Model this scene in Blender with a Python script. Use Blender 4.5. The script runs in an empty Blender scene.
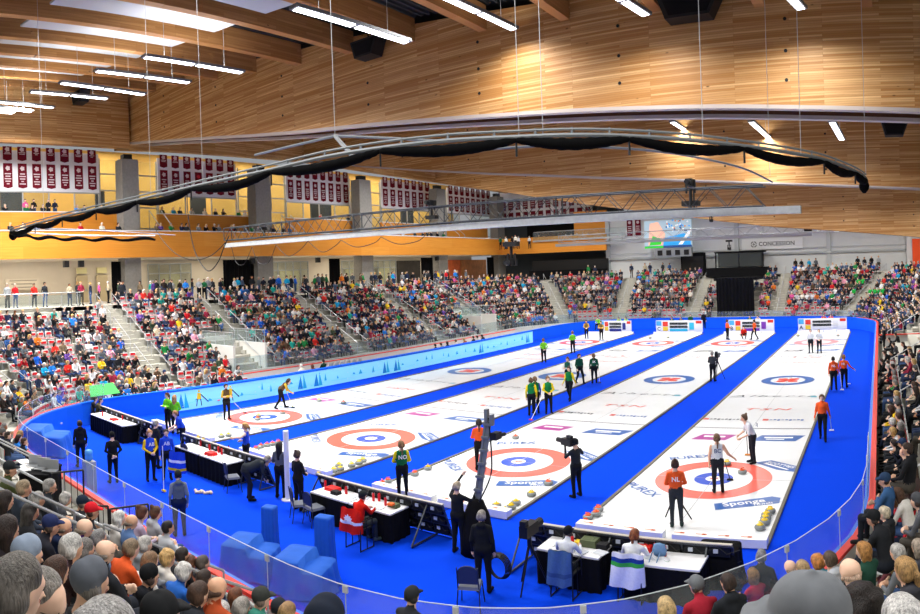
import bpy, math, random, numpy as np
from mathutils import Matrix, Vector
R = random.Random(7)
PI = math.pi
COL = bpy.context.scene.collection
S = bpy.context.scene
S.view_settings.view_transform = 'Standard'; S.view_settings.look = 'None'; S.view_settings.gamma = 1
S.view_settings.use_curve_mapping = False

# ---------------------------------------------------------------- camera: the photo is a stitched cylindrical panorama
CAM = np.array([5.3044, -20.630, 6.7836]); _yaw, _pit, _rol, FPX, CX, CY = -.6114, -.0016, -.0353, 686.155, 460.04, 272.04
_f = np.array([math.sin(_yaw)*math.cos(_pit), math.cos(_yaw)*math.cos(_pit), math.sin(_pit)])
_r = np.array([math.cos(_yaw), -math.sin(_yaw), 0]); _u = np.cross(_r, _f)
_R = _r*math.cos(_rol)+_u*math.sin(_rol); _U = -_r*math.sin(_rol)+_u*math.cos(_rol)
def ray(px, py):
    t = (px-CX)/FPX
    return _f*math.cos(t)+_R*math.sin(t)-_U*(py-CY)/FPX
def at_z(px, py, z=0.): d = ray(px, py); return CAM+d*((z-CAM[2])/d[2])
def at_x(px, py, x): d = ray(px, py); return CAM+d*((x-CAM[0])/d[0])
def at_y(px, py, y): d = ray(px, py); return CAM+d*((y-CAM[1])/d[1])
def at_d(px, py, D): d = ray(px, py); return CAM+d*(D/math.hypot(d[0], d[1]))
def to_px(P):
    d = np.asarray(P, float)-CAM; a, b, c = d@_f, d@_R, d@_U
    return CX+FPX*np.arctan2(b, a), CY-FPX*c/np.hypot(a, b)
def visible(P, m=8):
    x, y = to_px(P); return -m < x < 920+m and -m < y < 614+m

cd = bpy.data.cameras.new('camera'); cam = bpy.data.objects.new('camera', cd); COL.objects.link(cam)
cd.type = 'PANO'; cd.panorama_type = 'CENTRAL_CYLINDRICAL'
cd.central_cylindrical_range_u_min = -CX/FPX; cd.central_cylindrical_range_u_max = (920-CX)/FPX
cd.central_cylindrical_range_v_min = -(614-CY)/FPX; cd.central_cylindrical_range_v_max = CY/FPX
cd.central_cylindrical_radius = 1; cd.clip_start = .05; cd.clip_end = 500
cam.matrix_world = Matrix.Translation(Vector(CAM)) @ Matrix((list(_R)+[0], list(_U)+[0], list(-_f)+[0], [0, 0, 0, 1])).transposed()
S.camera = cam

# ---------------------------------------------------------------- materials
def srgb(h):
    if isinstance(h, str): h = [int(h[i:i+2], 16)/255 for i in (0, 2, 4)]
    return tuple(c/12.92 if c <= .04045 else ((c+.055)/1.055)**2.4 for c in h)
MATS = {}
def mat(name, col, rough=.7, metal=0., spec=.3, noise=0., nscale=8., emit=None, es=1., alpha=None, bump=0.):
    if name in MATS: return MATS[name]
    m = bpy.data.materials.new(name); m.use_nodes = True; nt = m.node_tree; b = nt.nodes['Principled BSDF']
    c = srgb(col); b.inputs['Base Color'].default_value = (*c, 1); b.inputs['Roughness'].default_value = rough
    b.inputs['Metallic'].default_value = metal; b.inputs['Specular IOR Level'].default_value = spec
    m.diffuse_color = (*c, 1)
    if noise:
        tc = nt.nodes.new('ShaderNodeTexCoord'); n = nt.nodes.new('ShaderNodeTexNoise'); n.inputs['Scale'].default_value = nscale; n.inputs['Detail'].default_value = 5
        mx = nt.nodes.new('ShaderNodeMix'); mx.data_type = 'RGBA'
        mx.inputs[6].default_value = (*[max(0, v*(1-noise)) for v in c], 1); mx.inputs[7].default_value = (*[min(1, v*(1+noise)) for v in c], 1)
        nt.links.new(tc.outputs['Object'], n.inputs['Vector']); nt.links.new(n.outputs['Fac'], mx.inputs[0]); nt.links.new(mx.outputs[2], b.inputs['Base Color'])
        if bump:
            bp = nt.nodes.new('ShaderNodeBump'); bp.inputs['Strength'].default_value = bump; nt.links.new(n.outputs['Fac'], bp.inputs['Height']); nt.links.new(bp.outputs[0], b.inputs['Normal'])
    if emit:
        b.inputs['Emission Color'].default_value = (*srgb(emit), 1); b.inputs['Emission Strength'].default_value = es
    if alpha is not None: b.inputs['Alpha'].default_value = alpha
    MATS[name] = m; return m
def cloth(h): return mat('cloth_'+h, h, .85, spec=.15, noise=.18, nscale=22)
def wood_mat(name, c1, c2, c3, bw=3.2, bh=.11, axes='XZ', rough=.5, knots=True, mortar=.004):
    m = bpy.data.materials.new(name); m.use_nodes = True; nt = m.node_tree; N = nt.nodes; L = nt.links; b = N['Principled BSDF']
    tc = N.new('ShaderNodeTexCoord'); sx = N.new('ShaderNodeSeparateXYZ'); cx = N.new('ShaderNodeCombineXYZ'); L.new(tc.outputs['Object'], sx.inputs[0])
    L.new(sx.outputs[axes[0]], cx.inputs[0]); L.new(sx.outputs[axes[1]], cx.inputs[1])
    br = N.new('ShaderNodeTexBrick'); br.offset = .37; br.offset_frequency = 3; br.squash = 1
    br.inputs['Color1'].default_value = (*srgb(c1), 1); br.inputs['Color2'].default_value = (*srgb(c2), 1); br.inputs['Mortar'].default_value = (*[v*(.6 if knots else .82) for v in srgb(c1)], 1)
    br.inputs['Scale'].default_value = 1; br.inputs['Mortar Size'].default_value = mortar; br.inputs['Brick Width'].default_value = bw; br.inputs['Row Height'].default_value = bh; br.inputs['Bias'].default_value = -.15
    L.new(cx.outputs[0], br.inputs['Vector'])
    mp = N.new('ShaderNodeMapping'); mp.inputs['Scale'].default_value = (.35, 9, 1); L.new(cx.outputs[0], mp.inputs[0])
    ns = N.new('ShaderNodeTexNoise'); ns.inputs['Scale'].default_value = 1.3; ns.inputs['Detail'].default_value = 6; L.new(mp.outputs[0], ns.inputs['Vector'])
    mr = N.new('ShaderNodeMapRange'); mr.inputs['From Min'].default_value = .35; mr.inputs['From Max'].default_value = .68; L.new(ns.outputs['Fac'], mr.inputs[0])
    mx = N.new('ShaderNodeMix'); mx.data_type = 'RGBA'; L.new(mr.outputs[0], mx.inputs[0]); L.new(br.outputs['Color'], mx.inputs[6]); mx.inputs[7].default_value = (*srgb(c3), 1)
    sc = N.new('ShaderNodeMath'); sc.operation = 'MULTIPLY'; sc.inputs[1].default_value = .55; L.new(mr.outputs[0], sc.inputs[0]); L.new(sc.outputs[0], mx.inputs[0])
    out = mx.outputs[2]
    if knots:
        mp2 = N.new('ShaderNodeMapping'); mp2.inputs['Scale'].default_value = (.75, 1.9, 1); L.new(cx.outputs[0], mp2.inputs[0])
        vo = N.new('ShaderNodeTexVoronoi'); vo.inputs['Scale'].default_value = 1.1; L.new(mp2.outputs[0], vo.inputs['Vector'])
        m2 = N.new('ShaderNodeMapRange'); m2.inputs['From Min'].default_value = .03; m2.inputs['From Max'].default_value = .075; L.new(vo.outputs['Distance'], m2.inputs[0])
        mk = N.new('ShaderNodeMix'); mk.data_type = 'RGBA'; L.new(m2.outputs[0], mk.inputs[0]); mk.inputs[6].default_value = (*[v*.35 for v in srgb(c1)], 1); L.new(out, mk.inputs[7]); out = mk.outputs[2]
    L.new(out, b.inputs['Base Color']); b.inputs['Roughness'].default_value = rough; b.inputs['Specular IOR Level'].default_value = .25
    return m
def glass_mat(name, tint, a=.12):
    m = bpy.data.materials.new(name); m.use_nodes = True; N = m.node_tree.nodes; L = m.node_tree.links; N.clear()
    o = N.new('ShaderNodeOutputMaterial'); t = N.new('ShaderNodeBsdfTransparent'); g = N.new('ShaderNodeBsdfGlossy'); d = N.new('ShaderNodeBsdfDiffuse')
    t.inputs[0].default_value = (*srgb(tint), 1); g.inputs['Roughness'].default_value = .05; d.inputs[0].default_value = (.75, .82, .85, 1)
    a1 = N.new('ShaderNodeMixShader'); a2 = N.new('ShaderNodeMixShader'); a1.inputs[0].default_value = .035
    L.new(t.outputs[0], a1.inputs[1]); L.new(g.outputs[0], a1.inputs[2])
    a2.inputs[0].default_value = a; L.new(a1.outputs[0], a2.inputs[1]); L.new(d.outputs[0], a2.inputs[2]); L.new(a2.outputs[0], o.inputs[0])
    return m

# ---------------------------------------------------------------- mesh builder
class MB:
    def __init__(s): s.v = []; s.f = []; s.m = []
    def add(s, vs, fs, mi=0):
        o = len(s.v); s.v += [tuple(map(float, v)) for v in vs]; s.f += [tuple(i+o for i in f) for f in fs]; s.m += [mi]*len(fs); return s
    def box(s, c, d, mi=0, rz=0., top=1., M=None):
        hx, hy, hz = d[0]/2, d[1]/2, d[2]/2; V = []
        for z in (-hz, hz):
            k = top if z > 0 else 1
            for x, y in ((-hx, -hy), (hx, -hy), (hx, hy), (-hx, hy)): V.append((x*k, y*k, z))
        if M is not None: V = [tuple(M @ Vector(v)) for v in V]
        c_, s_ = math.cos(rz), math.sin(rz)
        V = [(c[0]+x*c_-y*s_, c[1]+x*s_+y*c_, c[2]+z) for x, y, z in V]
        return s.add(V, [(0, 3, 2, 1), (4, 5, 6, 7), (0, 1, 5, 4), (1, 2, 6, 5), (2, 3, 7, 6), (3, 0, 4, 7)], mi)
    def bar(s, a, b, w, h=None, mi=0):
        a = Vector(a); b = Vector(b); t = (b-a).normalized(); up = Vector((0, 0, 1)) if abs(t.z) < .95 else Vector((1, 0, 0))
        r = t.cross(up).normalized(); u = r.cross(t); h = h or w; V = []
        for p in (a, b):
            for i, j in ((-1, -1), (1, -1), (1, 1), (-1, 1)): V.append(p+r*(i*w/2)+u*(j*h/2))
        return s.add(V, [(0, 1, 2, 3), (7, 6, 5, 4), (0, 4, 5, 1), (1, 5, 6, 2), (2, 6, 7, 3), (3, 7, 4, 0)], mi)
    def tube(s, pts, r, n=6, mi=0, flat=1.):
        P = [Vector(p) for p in pts]; V = []; rs = r if isinstance(r, (list, tuple)) else [r]*len(P)
        for i, p in enumerate(P):
            t = (P[min(i+1, len(P)-1)]-P[max(i-1, 0)]).normalized(); up = Vector((0, 0, 1)) if abs(t.z) < .95 else Vector((1, 0, 0))
            a = t.cross(up).normalized(); b = a.cross(t)
            for k in range(n): q = 2*PI*k/n; V.append(p+a*math.cos(q)*rs[i]+b*math.sin(q)*rs[i]*flat)
        F = [(i*n+k, i*n+(k+1) % n, (i+1)*n+(k+1) % n, (i+1)*n+k) for i in range(len(P)-1) for k in range(n)]
        F += [tuple(range(n))[::-1], tuple((len(P)-1)*n+k for k in range(n))]
        return s.add(V, F, mi)
    def lathe(s, c, prof, n=16, mi=0, mis=None):
        V = []; F = []; M_ = []
        for r, z in prof:
            for k in range(n): q = 2*PI*k/n; V.append((c[0]+r*math.cos(q), c[1]+r*math.sin(q), c[2]+z))
        for i in range(len(prof)-1):
            for k in range(n): F.append((i*n+k, i*n+(k+1) % n, (i+1)*n+(k+1) % n, (i+1)*n+k)); M_.append(mis[i] if mis else mi)
        F += [tuple(range(n))[::-1], tuple((len(prof)-1)*n+k for k in range(n))]; M_ += [mis[0] if mis else mi, mis[-1] if mis else mi]
        o = len(s.v); s.v += V; s.f += [tuple(i+o for i in f) for f in F]; s.m += M_; return s
    def poly(s, pts, mi=0): return s.add(pts, [tuple(range(len(pts)))], mi)
    def prism(s, pts, d, mi=0):
        n = len(pts); P = [Vector(p) for p in pts]; d = Vector(d)
        return s.add(P+[p+d for p in P], [tuple(range(n))[::-1], tuple(range(n, 2*n))]+[(i, (i+1) % n, n+(i+1) % n, n+i) for i in range(n)], mi)
    def disc(s, c, r0, r1, z, n=48, mi=0):
        V = []
        for k in range(n):
            q = 2*PI*k/n
            V += [(c[0]+r0*math.cos(q), c[1]+r0*math.sin(q), z), (c[0]+r1*math.cos(q), c[1]+r1*math.sin(q), z)]
        if r0 <= 0: return s.poly([V[2*k+1] for k in range(n)], mi)
        return s.add(V, [(2*k, 2*k+1, (2*k+3) % (2*n), (2*k+2) % (2*n)) for k in range(n)], mi)
    def xf(s, M):
        s.v = [tuple(M @ Vector(v)) for v in s.v]; return s
    def merge(s, o, M=None, mo=0):
        V = o.v if M is None else [tuple(M @ Vector(v)) for v in o.v]; k = len(s.v); s.v += V; s.f += [tuple(i+k for i in f) for f in o.f]; s.m += [i+mo for i in o.m]; return s
    def mesh(s, name, mats, smooth=False):
        me = bpy.data.meshes.new(name); me.from_pydata(s.v, [], s.f)
        for m in (mats if isinstance(mats, (list, tuple)) else [mats]): me.materials.append(m)
        me.polygons.foreach_set('material_index', s.m)
        if smooth: me.polygons.foreach_set('use_smooth', [True]*len(s.f))
        me.update(); return me
    def build(s, name, mats, parent=None, smooth=False, **k):
        o = bpy.data.objects.new(name, s.mesh(name, mats, smooth)); COL.objects.link(o)
        if parent is not None: o.parent = parent
        tag(o, **k); return o
def tag(o, label=None, cat=None, group=None, kind=None):
    if label: o['label'] = label
    if cat: o['category'] = cat
    if group: o['group'] = group
    if kind: o['kind'] = kind
    return o
def empty(name, loc=(0, 0, 0), rz=0., **k):
    o = bpy.data.objects.new(name, None); COL.objects.link(o); o.empty_display_size = .1; o.location = tuple(map(float, loc)); o.rotation_euler[2] = rz; return tag(o, **k)
def copy_tree(o, parent=None):
    c = o.copy(); COL.objects.link(c)
    if parent is not None: c.parent = parent
    for ch in list(o.children): copy_tree(ch, c)
    return c
def putmesh(name, me, loc=(0, 0, 0), rz=0., sc=1., parent=None, **k):
    o = bpy.data.objects.new(name, me); COL.objects.link(o); o.location = tuple(map(float, loc)); o.rotation_euler[2] = rz
    o.scale = (sc, sc, sc) if not isinstance(sc, tuple) else sc
    if parent is not None: o.parent = parent
    return tag(o, **k)
_tc = {}
def text_geo(txt, size=1., bold=False, shear=0., space=1.):
    key = (txt, bold, shear, space)
    if key not in _tc:
        cu = bpy.data.curves.new('t', 'FONT'); cu.body = txt; cu.align_x = 'CENTER'; cu.align_y = 'CENTER'; cu.size = 1; cu.shear = shear; cu.resolution_u = 2; cu.space_character = space
        if bold: cu.offset = .016
        ob = bpy.data.objects.new('t', cu); COL.objects.link(ob); dg = bpy.context.evaluated_depsgraph_get(); me = bpy.data.meshes.new_from_object(ob.evaluated_get(dg))
        _tc[key] = ([tuple(v.co) for v in me.vertices], [tuple(p.vertices) for p in me.polygons]); bpy.data.objects.remove(ob); bpy.data.curves.remove(cu); bpy.data.meshes.remove(me)
    V, F = _tc[key]; return [(x*size, y*size, z) for x, y, z in V], F
def add_text(mb, txt, M, size, mi, **k):
    V, F = text_geo(txt, size, **k); mb.add([M @ Vector(v) for v in V], F, mi)
def frame(o, xd, yd):
    x = Vector(xd).normalized(); y = Vector(yd).normalized(); z = x.cross(y)
    return Matrix.Translation(Vector(tuple(map(float, o)))) @ Matrix((list(x)+[0], list(y)+[0], list(z)+[0], [0, 0, 0, 1])).transposed()
# ---------------------------------------------------------------- people: smooth union of tapered limbs, turned into one continuous skin
def surface_nets(fn, lo, hi, h, relax=0):
    lo = np.array(lo, float); n = np.ceil((np.array(hi)-lo)/h).astype(int)+1
    ax = [lo[i]+h*np.arange(n[i]) for i in range(3)]
    G = np.stack(np.meshgrid(*ax, indexing='ij'), -1)
    q = 4; nc = (n+q-1)//q; Gc = np.stack(np.meshgrid(*[lo[i]+h*(q*np.arange(nc[i])+(q-1)/2) for i in range(3)], indexing='ij'), -1).reshape(-1, 3)
    Dc = fn(Gc)[0].reshape(nc)
    for a in range(3): Dc = np.repeat(Dc, q, a)
    D = Dc[:n[0], :n[1], :n[2]].copy(); m = np.abs(D) < h*q*1.25+.012
    D[m] = fn(G[m])[0]
    ins = D < 0; cs = np.zeros(n-1, int)
    for i in (0, 1):
        for j in (0, 1):
            for k in (0, 1): cs += ins[i:n[0]-1+i, j:n[1]-1+j, k:n[2]-1+k]
    act = (cs > 0) & (cs < 8); idx = -np.ones(n-1, int); idx[act] = np.arange(act.sum())
    acc = np.zeros(tuple(n-1)+(3,)); cnt = np.zeros(n-1)
    for a in range(3):
        o = [b for b in range(3) if b != a]
        sl0 = [slice(None)]*3; sl1 = [slice(None)]*3; sl0[a] = slice(0, n[a]-1); sl1[a] = slice(1, n[a])
        d0 = D[tuple(sl0)]; d1 = D[tuple(sl1)]; x = (d0 < 0) != (d1 < 0); t = np.where(x, d0/(d0-d1+1e-12), 0)
        for i in (0, 1):
            for j in (0, 1):
                sl = [slice(None)]*3; sl[o[0]] = slice(i, n[o[0]]-1+i); sl[o[1]] = slice(j, n[o[1]]-1+j)
                xx = x[tuple(sl)]; tt = t[tuple(sl)]; p = np.zeros(xx.shape+(3,)); p[..., a] = tt; p[..., o[0]] = i; p[..., o[1]] = j
                acc += p*xx[..., None]; cnt += xx
    I = np.argwhere(act); V = lo+h*(I+acc[act]/cnt[act][:, None]); F = []
    for a in range(3):
        b, c = (a+1) % 3, (a+2) % 3
        sl0 = [slice(1, n[i]-1) for i in range(3)]; sl1 = list(sl0); sl0[a] = slice(0, n[a]-1); sl1[a] = slice(1, n[a])
        i0 = ins[tuple(sl0)]; i1 = ins[tuple(sl1)]
        for flip in (0, 1):
            E = np.argwhere(i0 & ~i1 if not flip else ~i0 & i1)
            if not len(E): continue
            off = np.ones(3, int); off[a] = 0; E = E+off
            def g(db, dc): q = E.copy(); q[:, b] -= db; q[:, c] -= dc; return idx[q[:, 0], q[:, 1], q[:, 2]]
            Q = np.stack([g(1, 1), g(0, 1), g(0, 0), g(1, 0)], 1)
            F.append(Q if not flip else Q[:, ::-1])
    F = np.concatenate(F) if F else np.zeros((0, 4), int)
    _, reg = fn(V)
    if relax:
        e = np.concatenate([F[:, [0, 1]], F[:, [1, 2]], F[:, [2, 3]], F[:, [3, 0]]]); e = np.concatenate([e, e[:, ::-1]])
        for _ in range(relax):
            acc = np.zeros_like(V); np.add.at(acc, e[:, 0], V[e[:, 1]]); c = np.bincount(e[:, 0], minlength=len(V))[:, None]; V = V*.5+.5*acc/np.maximum(c, 1)
    return V, F, reg
def cone_fn(prims, k=.03):
    # prim: (a, b, ra, rb, region, (sx,sy,sz))
    def fn(P):
        D = None; reg = np.zeros(len(P), int); best = np.full(len(P), 1e9); kk = k
        for a, b, ra, rb, rg, sc in prims:
            a = np.array(a, float); b = np.array(b, float); ab = b-a; L = ab@ab+1e-9
            q = P-a; t = np.clip((q@ab)/L, 0, 1); e = (q-t[:, None]*ab)*np.array(sc)
            d = (np.sqrt((e*e).sum(1))-(ra+(rb-ra)*t))/max(1, max(sc)*.75)
            m = d < best; best[m] = d[m]; reg[m] = rg
            if D is None: D = d
            else:
                h = np.clip(.5+.5*(D-d)/kk, 0, 1); D = D*(1-h)+d*h-kk*h*(1-h)
        return D, reg
    return fn
SKIN, TOP, SLV, LEG, SHOE, HAIR, DARK, TRIM = range(8)
ONE = (1, 1, 1)
def nrm(v): v = np.array(v, float); return v/np.linalg.norm(v)
def skeleton(pose, h=1.72, arms=None):
    """joints of a figure facing +y with the feet at z=0 (seated: hips over the origin)."""
    s = h/1.72; J = {}
    if pose == 'sit':
        J.update(hip=(0, -.02, .54), chest=(0, -.07, .93), neck=(0, -.05, 1.08), head=(0, .0, 1.22))
        for q, n in ((-1, 'l'), (1, 'r')):
            J.update({'hj'+n: (q*.09, 0, .53), 'kn'+n: (q*.13, .43, .53), 'an'+n: (q*.13, .46, .1), 'to'+n: (q*.15, .64, .05),
                      'sh'+n: (q*.185, -.06, 1.0), 'el'+n: (q*.24, .05, .75), 'wr'+n: (q*.12, .27, .66)})
    else:
        J.update(hip=(0, 0, .95), chest=(0, .0, 1.28), neck=(0, .0, 1.44), head=(0, .02, 1.6))
        for q, n in ((-1, 'l'), (1, 'r')):
            J.update({'hj'+n: (q*.09, 0, .92), 'kn'+n: (q*.11, .02, .5), 'an'+n: (q*.12, -.02, .09), 'to'+n: (q*.15, .15, .05),
                      'sh'+n: (q*.172, 0, 1.37), 'el'+n: (q*.235, -.03, 1.1), 'wr'+n: (q*.24, .06, .85)})
    if arms: J.update(arms)
    return {k: np.array(v, float)*s for k, v in J.items()}
def mv(J, names, d):
    for n in names: J[n] = J[n]+np.array(d, float)
def lean(J, ang, pivot='hip', yaw=0.):
    c, s = math.cos(ang), math.sin(ang); p = J[pivot].copy()
    for n in ('chest', 'neck', 'head', 'shl', 'shr', 'ell', 'elr', 'wrl', 'wrr'):
        q = J[n]-p; J[n] = p+np.array([q[0], q[1]*c+q[2]*s, -q[1]*s+q[2]*c])
def hand_prims(w, d, side, s=1., curl=.35):
    d = nrm(d); up = np.array([side, 0, 0.]) if abs(d[0]) < .8 else np.array([0, 1., 0]); lat = np.cross(d, up); lat = nrm(lat) if np.linalg.norm(lat) > 1e-3 else np.array([0, 1., 0]); nor = np.cross(lat, d)
    P = [(w, w+d*.07*s, .026*s, .032*s, SKIN, ONE)]
    for i, (o, L) in enumerate(((-.028, .062), (-.009, .072), (.010, .067), (.028, .052))):
        a = w+d*.085*s+lat*o*s; m = a+(d*math.cos(curl)+nor*math.sin(curl)*-1)*L*.55*s; e = m+(d*math.cos(2.4*curl)-nor*math.sin(2.4*curl))*L*.5*s
        P += [(a-d*.03*s, m, .0105*s, .0095*s, SKIN, ONE), (m, e, .0095*s, .008*s, SKIN, ONE)]
    a = w+d*.03*s-lat*.024*s; m = a+(d*.6-lat*.8)*.035*s-nor*.01*s; P += [(a, m, .013*s, .011*s, SKIN, ONE), (m, m+(d*.85-lat*.3-nor*.3)*.032*s, .011*s, .009*s, SKIN, ONE)]
    return P
def head_prims(c, fwd, s=1., detail=True):
    c = np.array(c); f = nrm(fwd); u = np.array([0, 0, 1.]); r = nrm(np.cross(f, u)); u = np.cross(r, f)
    def at(x, y, z): return c+(r*x+f*y+u*z)*s
    P = [(at(0, -.018, .025), at(0, .012, .03), .088*s, .085*s, SKIN, ONE), (at(0, .02, -.03), at(0, .052, -.07), .062*s, .038*s, SKIN, ONE), (at(0, -.02, -.05), at(0, -.035, -.15), .055*s, .062*s, SKIN, ONE)]
    if detail:
        P += [(at(0, .095, .0), at(0, .117, -.03), .009*s, .016*s, SKIN, ONE), (at(-.03, .088, .022), at(.03, .088, .022), .012*s, .012*s, SKIN, ONE)]
        for q in (-1, 1): P += [(at(q*.085, -.012, .01), at(q*.082, -.006, -.03), .016*s, .011*s, SKIN, ONE)]
        P += [(at(-.018, .085, -.052), at(.018, .085, -.052), .009*s, .009*s, TRIM, ONE)]
    return P
def body_prims(J, s=1., fwd=(0, 1, 0), build=1., sleeves='long', hood=False, skirt=False, hands=True, headdet=True, face=None):
    fl = (1, 1.45, 1); P = []; b = build
    P += [(J['hip']+np.array([0, 0, .07*s]), J['hip']*.6+J['chest']*.4, .15*b*s, .142*b*s, TOP, fl), (J['hip']*.5+J['chest']*.5, J['chest'], .15*b*s, .165*s, TOP, fl),
          (J['shl']*.8+J['shr']*.2, J['shr']*.8+J['shl']*.2, .075*s, .075*s, TOP, ONE), (J['chest'], J['neck']-np.array([0, 0, .01*s]), .125*s, .07*s, TOP, ONE)]
    P += [(J['hip']+(J['hjl']-J['hip'])*.6, J['hip']+(J['hjr']-J['hip'])*.6, .125*b*s, .125*b*s, LEG, ONE)]
    if hood: P += [(J['neck']+np.array([-.05, -.07, 0]), J['neck']+np.array([.05, -.07, 0]), .06*s, .06*s, TOP, ONE)]
    P += head_prims(J['head'], face if face is not None else fwd, s, headdet)
    for n, q in (('l', -1), ('r', 1)):
        P += [(J['hj'+n], J['kn'+n], .098*b*s, .068*s, LEG, ONE), (J['kn'+n], J['an'+n], .068*s, .05*s, LEG, ONE), (J['an'+n]-np.array([0, .02*s, .03*s]), J['to'+n], .05*s, .04*s, SHOE, (1, 1, 1))]
        m = J['el'+n]
        P += [(J['sh'+n], m, .058*s*(.5+.5*b), .046*s, SLV if sleeves == 'long' else SLV, ONE), (m, J['wr'+n], .045*s, .032*s, SLV if sleeves == 'long' else SKIN, ONE)]
        if hands: P += hand_prims(J['wr'+n], J['wr'+n]-m, q, s*1.08)
        else: P += [(J['wr'+n], J['wr'+n]+nrm(J['wr'+n]-m)*.1*s, .035*s, .03*s, SKIN, ONE)]
    return P
def bake(name, prims, res, k=.03, mats=None, pad=.05):
    pts = np.array([p for a, b, *_ in prims for p in (a, b)]); rm = max(max(p[2], p[3]) for p in prims)+pad
    V, F, reg = surface_nets(cone_fn(prims, k), pts.min(0)-rm, pts.max(0)+rm, res, 1 if res < .05 else 0)
    return V, F, reg
def to_mesh(name, V, F, reg, nslots=8, smooth=True):
    me = bpy.data.meshes.new(name); me.vertices.add(len(V)); me.vertices.foreach_set('co', np.asarray(V, np.float32).ravel())
    me.loops.add(len(F)*4); me.loops.foreach_set('vertex_index', np.asarray(F, np.int32).ravel()); me.polygons.add(len(F))
    me.polygons.foreach_set('loop_start', np.arange(len(F), dtype=np.int32)*4)
    for _ in range(nslots): me.materials.append(None)
    me.polygons.foreach_set('material_index', np.array(reg[F[:, 0]], np.int32)); me.polygons.foreach_set('use_smooth', np.full(len(F), smooth))
    me.update(calc_edges=True); me.validate(); return me
def hair_prims(kind, c, fwd=(0, 1, 0), s=1.):
    c = np.array(c, float); f = nrm(fwd); u = np.array([0, 0, 1.]); r = nrm(np.cross(f, u)); u = np.cross(r, f)
    def at(x, y, z): return c+(r*x+f*y+u*z)*s
    H = HAIR; P = []
    if kind in ('short', 'curly', 'bob', 'long', 'pony', 'bun', 'very_long'):
        g = .006 if kind == 'short' else .018 if kind == 'curly' else .012
        P = [(at(0, -.026, .035), at(0, .008, .05), (.092+g)*s, (.084+g)*s, H, ONE), (at(-.04, -.05, -.01), at(.04, -.05, -.01), (.06+g)*s, (.06+g)*s, H, ONE)]
        if kind == 'curly':
            rr = random.Random(3)
            for i in range(26):
                a = rr.uniform(0, 2*PI); e = rr.uniform(-.3, 1.4); q = (math.cos(a)*math.cos(e)*.1, -.02+math.sin(a)*math.cos(e)*.1, .04+math.sin(e)*.1)
                if q[1] > .04 and q[2] < .06: continue
                P.append((at(*q), at(*q), .024*s, .024*s, H, ONE))
        if kind == 'bob': P += [(at(-.07, -.03, .0), at(-.07, -.02, -.1), .05*s, .045*s, H, ONE), (at(.07, -.03, 0), at(.07, -.02, -.1), .05*s, .045*s, H, ONE), (at(0, -.07, 0), at(0, -.06, -.1), .07*s, .07*s, H, ONE)]
        if kind in ('long', 'very_long'):
            L = -.24 if kind == 'long' else -.36
            P += [(at(-.06, -.04, .0), at(-.075, -.06, L), .055*s, .045*s, H, ONE), (at(.06, -.04, 0), at(.075, -.06, L), .055*s, .045*s, H, ONE), (at(0, -.07, 0), at(0, -.1, L), .08*s, .06*s, H, ONE)]
        if kind == 'pony': P += [(at(0, -.115, .03), at(0, -.15, -.02), .03*s, .035*s, H, ONE), (at(0, -.15, -.02), at(0, -.14, -.27), .035*s, .018*s, H, ONE)]
        if kind == 'bun': P += [(at(0, -.07, .13), at(0, -.08, .14), .043*s, .043*s, H, ONE)]
    elif kind == 'bald': P = [(at(-.075, -.03, -.015), at(0, -.09, -.02), .03*s, .04*s, H, ONE), (at(0, -.09, -.02), at(.075, -.03, -.015), .04*s, .03*s, H, ONE)]
    elif kind == 'beanie': P = [(at(0, -.026, .06), at(0, .008, .075), .104*s, .094*s, DARK, ONE), (at(-.06, -.03, -.01), at(.06, -.03, -.01), .055*s, .055*s, H, ONE)]
    elif kind == 'cap':
        P = [(at(0, -.022, .055), at(0, .006, .062), .101*s, .094*s, DARK, ONE), (at(-.055, .1, .05), at(.055, .1, .05), .03*s, .03*s, DARK, (1, 1, 1.8)), (at(-.04, .145, .035), at(.04, .145, .035), .034*s, .034*s, DARK, (1, 1, 2.4)),
             (at(-.055, -.04, -.01), at(.055, -.04, -.01), .05*s, .05*s, H, ONE), (at(0, -.02, .155), at(0, -.02, .158), .01*s, .01*s, DARK, ONE)]
    return P
_hm = {}
def hair_mesh(kind, res=.014):
    if (kind, res) not in _hm:
        P = hair_prims(kind, (0, 0, 0)); base = cone_fn(P, .018)
        def fn(X):
            D, g = base(X)
            f = X[:, 1]*1.0-.062+np.clip(X[:, 2]-.03, -.3, .3)*-.55   # keep the face clear
            if kind not in ('cap', 'beanie'): D = np.maximum(D, np.where(X[:, 2] < .075, f, -1))
            return D, g
        V, F, reg = surface_nets(fn, (-.2, -.26, -.46), (.2, .22, .24), res, 2)
        _hm[(kind, res)] = to_mesh('hair_'+kind, V, F, reg)
    return _hm[(kind, res)]
SKINS = ['e8bfa4', 'dba887', 'f0cdb6', 'c98f6c', 'e3b193', '8d5a3c']
HAIRS = {'black': '1d1815', 'brown': '4a3022', 'dark brown': '2e1f17', 'blond': 'c9a468', 'grey': '8f8c88', 'white': 'd9d6d0', 'red-brown': '7a4326', 'light brown': '8a6543', 'bald': 'a89a8c'}
def paint(o, skin='e8bfa4', top='222222', slv=None, leg='20242c', shoe='1a1a1a', hair='4a3022', hat='222222', trim=None):
    cs = {SKIN: skin, TOP: top, SLV: slv or top, LEG: leg, SHOE: shoe, HAIR: hair, DARK: hat, TRIM: trim or 'b5705f'}
    for i, sl in enumerate(o.material_slots):
        sl.link = 'OBJECT'; c = cs[i]
        sl.material = mat('skin_'+c, c, .55, spec=.35, noise=.05) if i in (SKIN, TRIM) else hair_mat(c) if i == HAIR else cloth(c)
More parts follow.
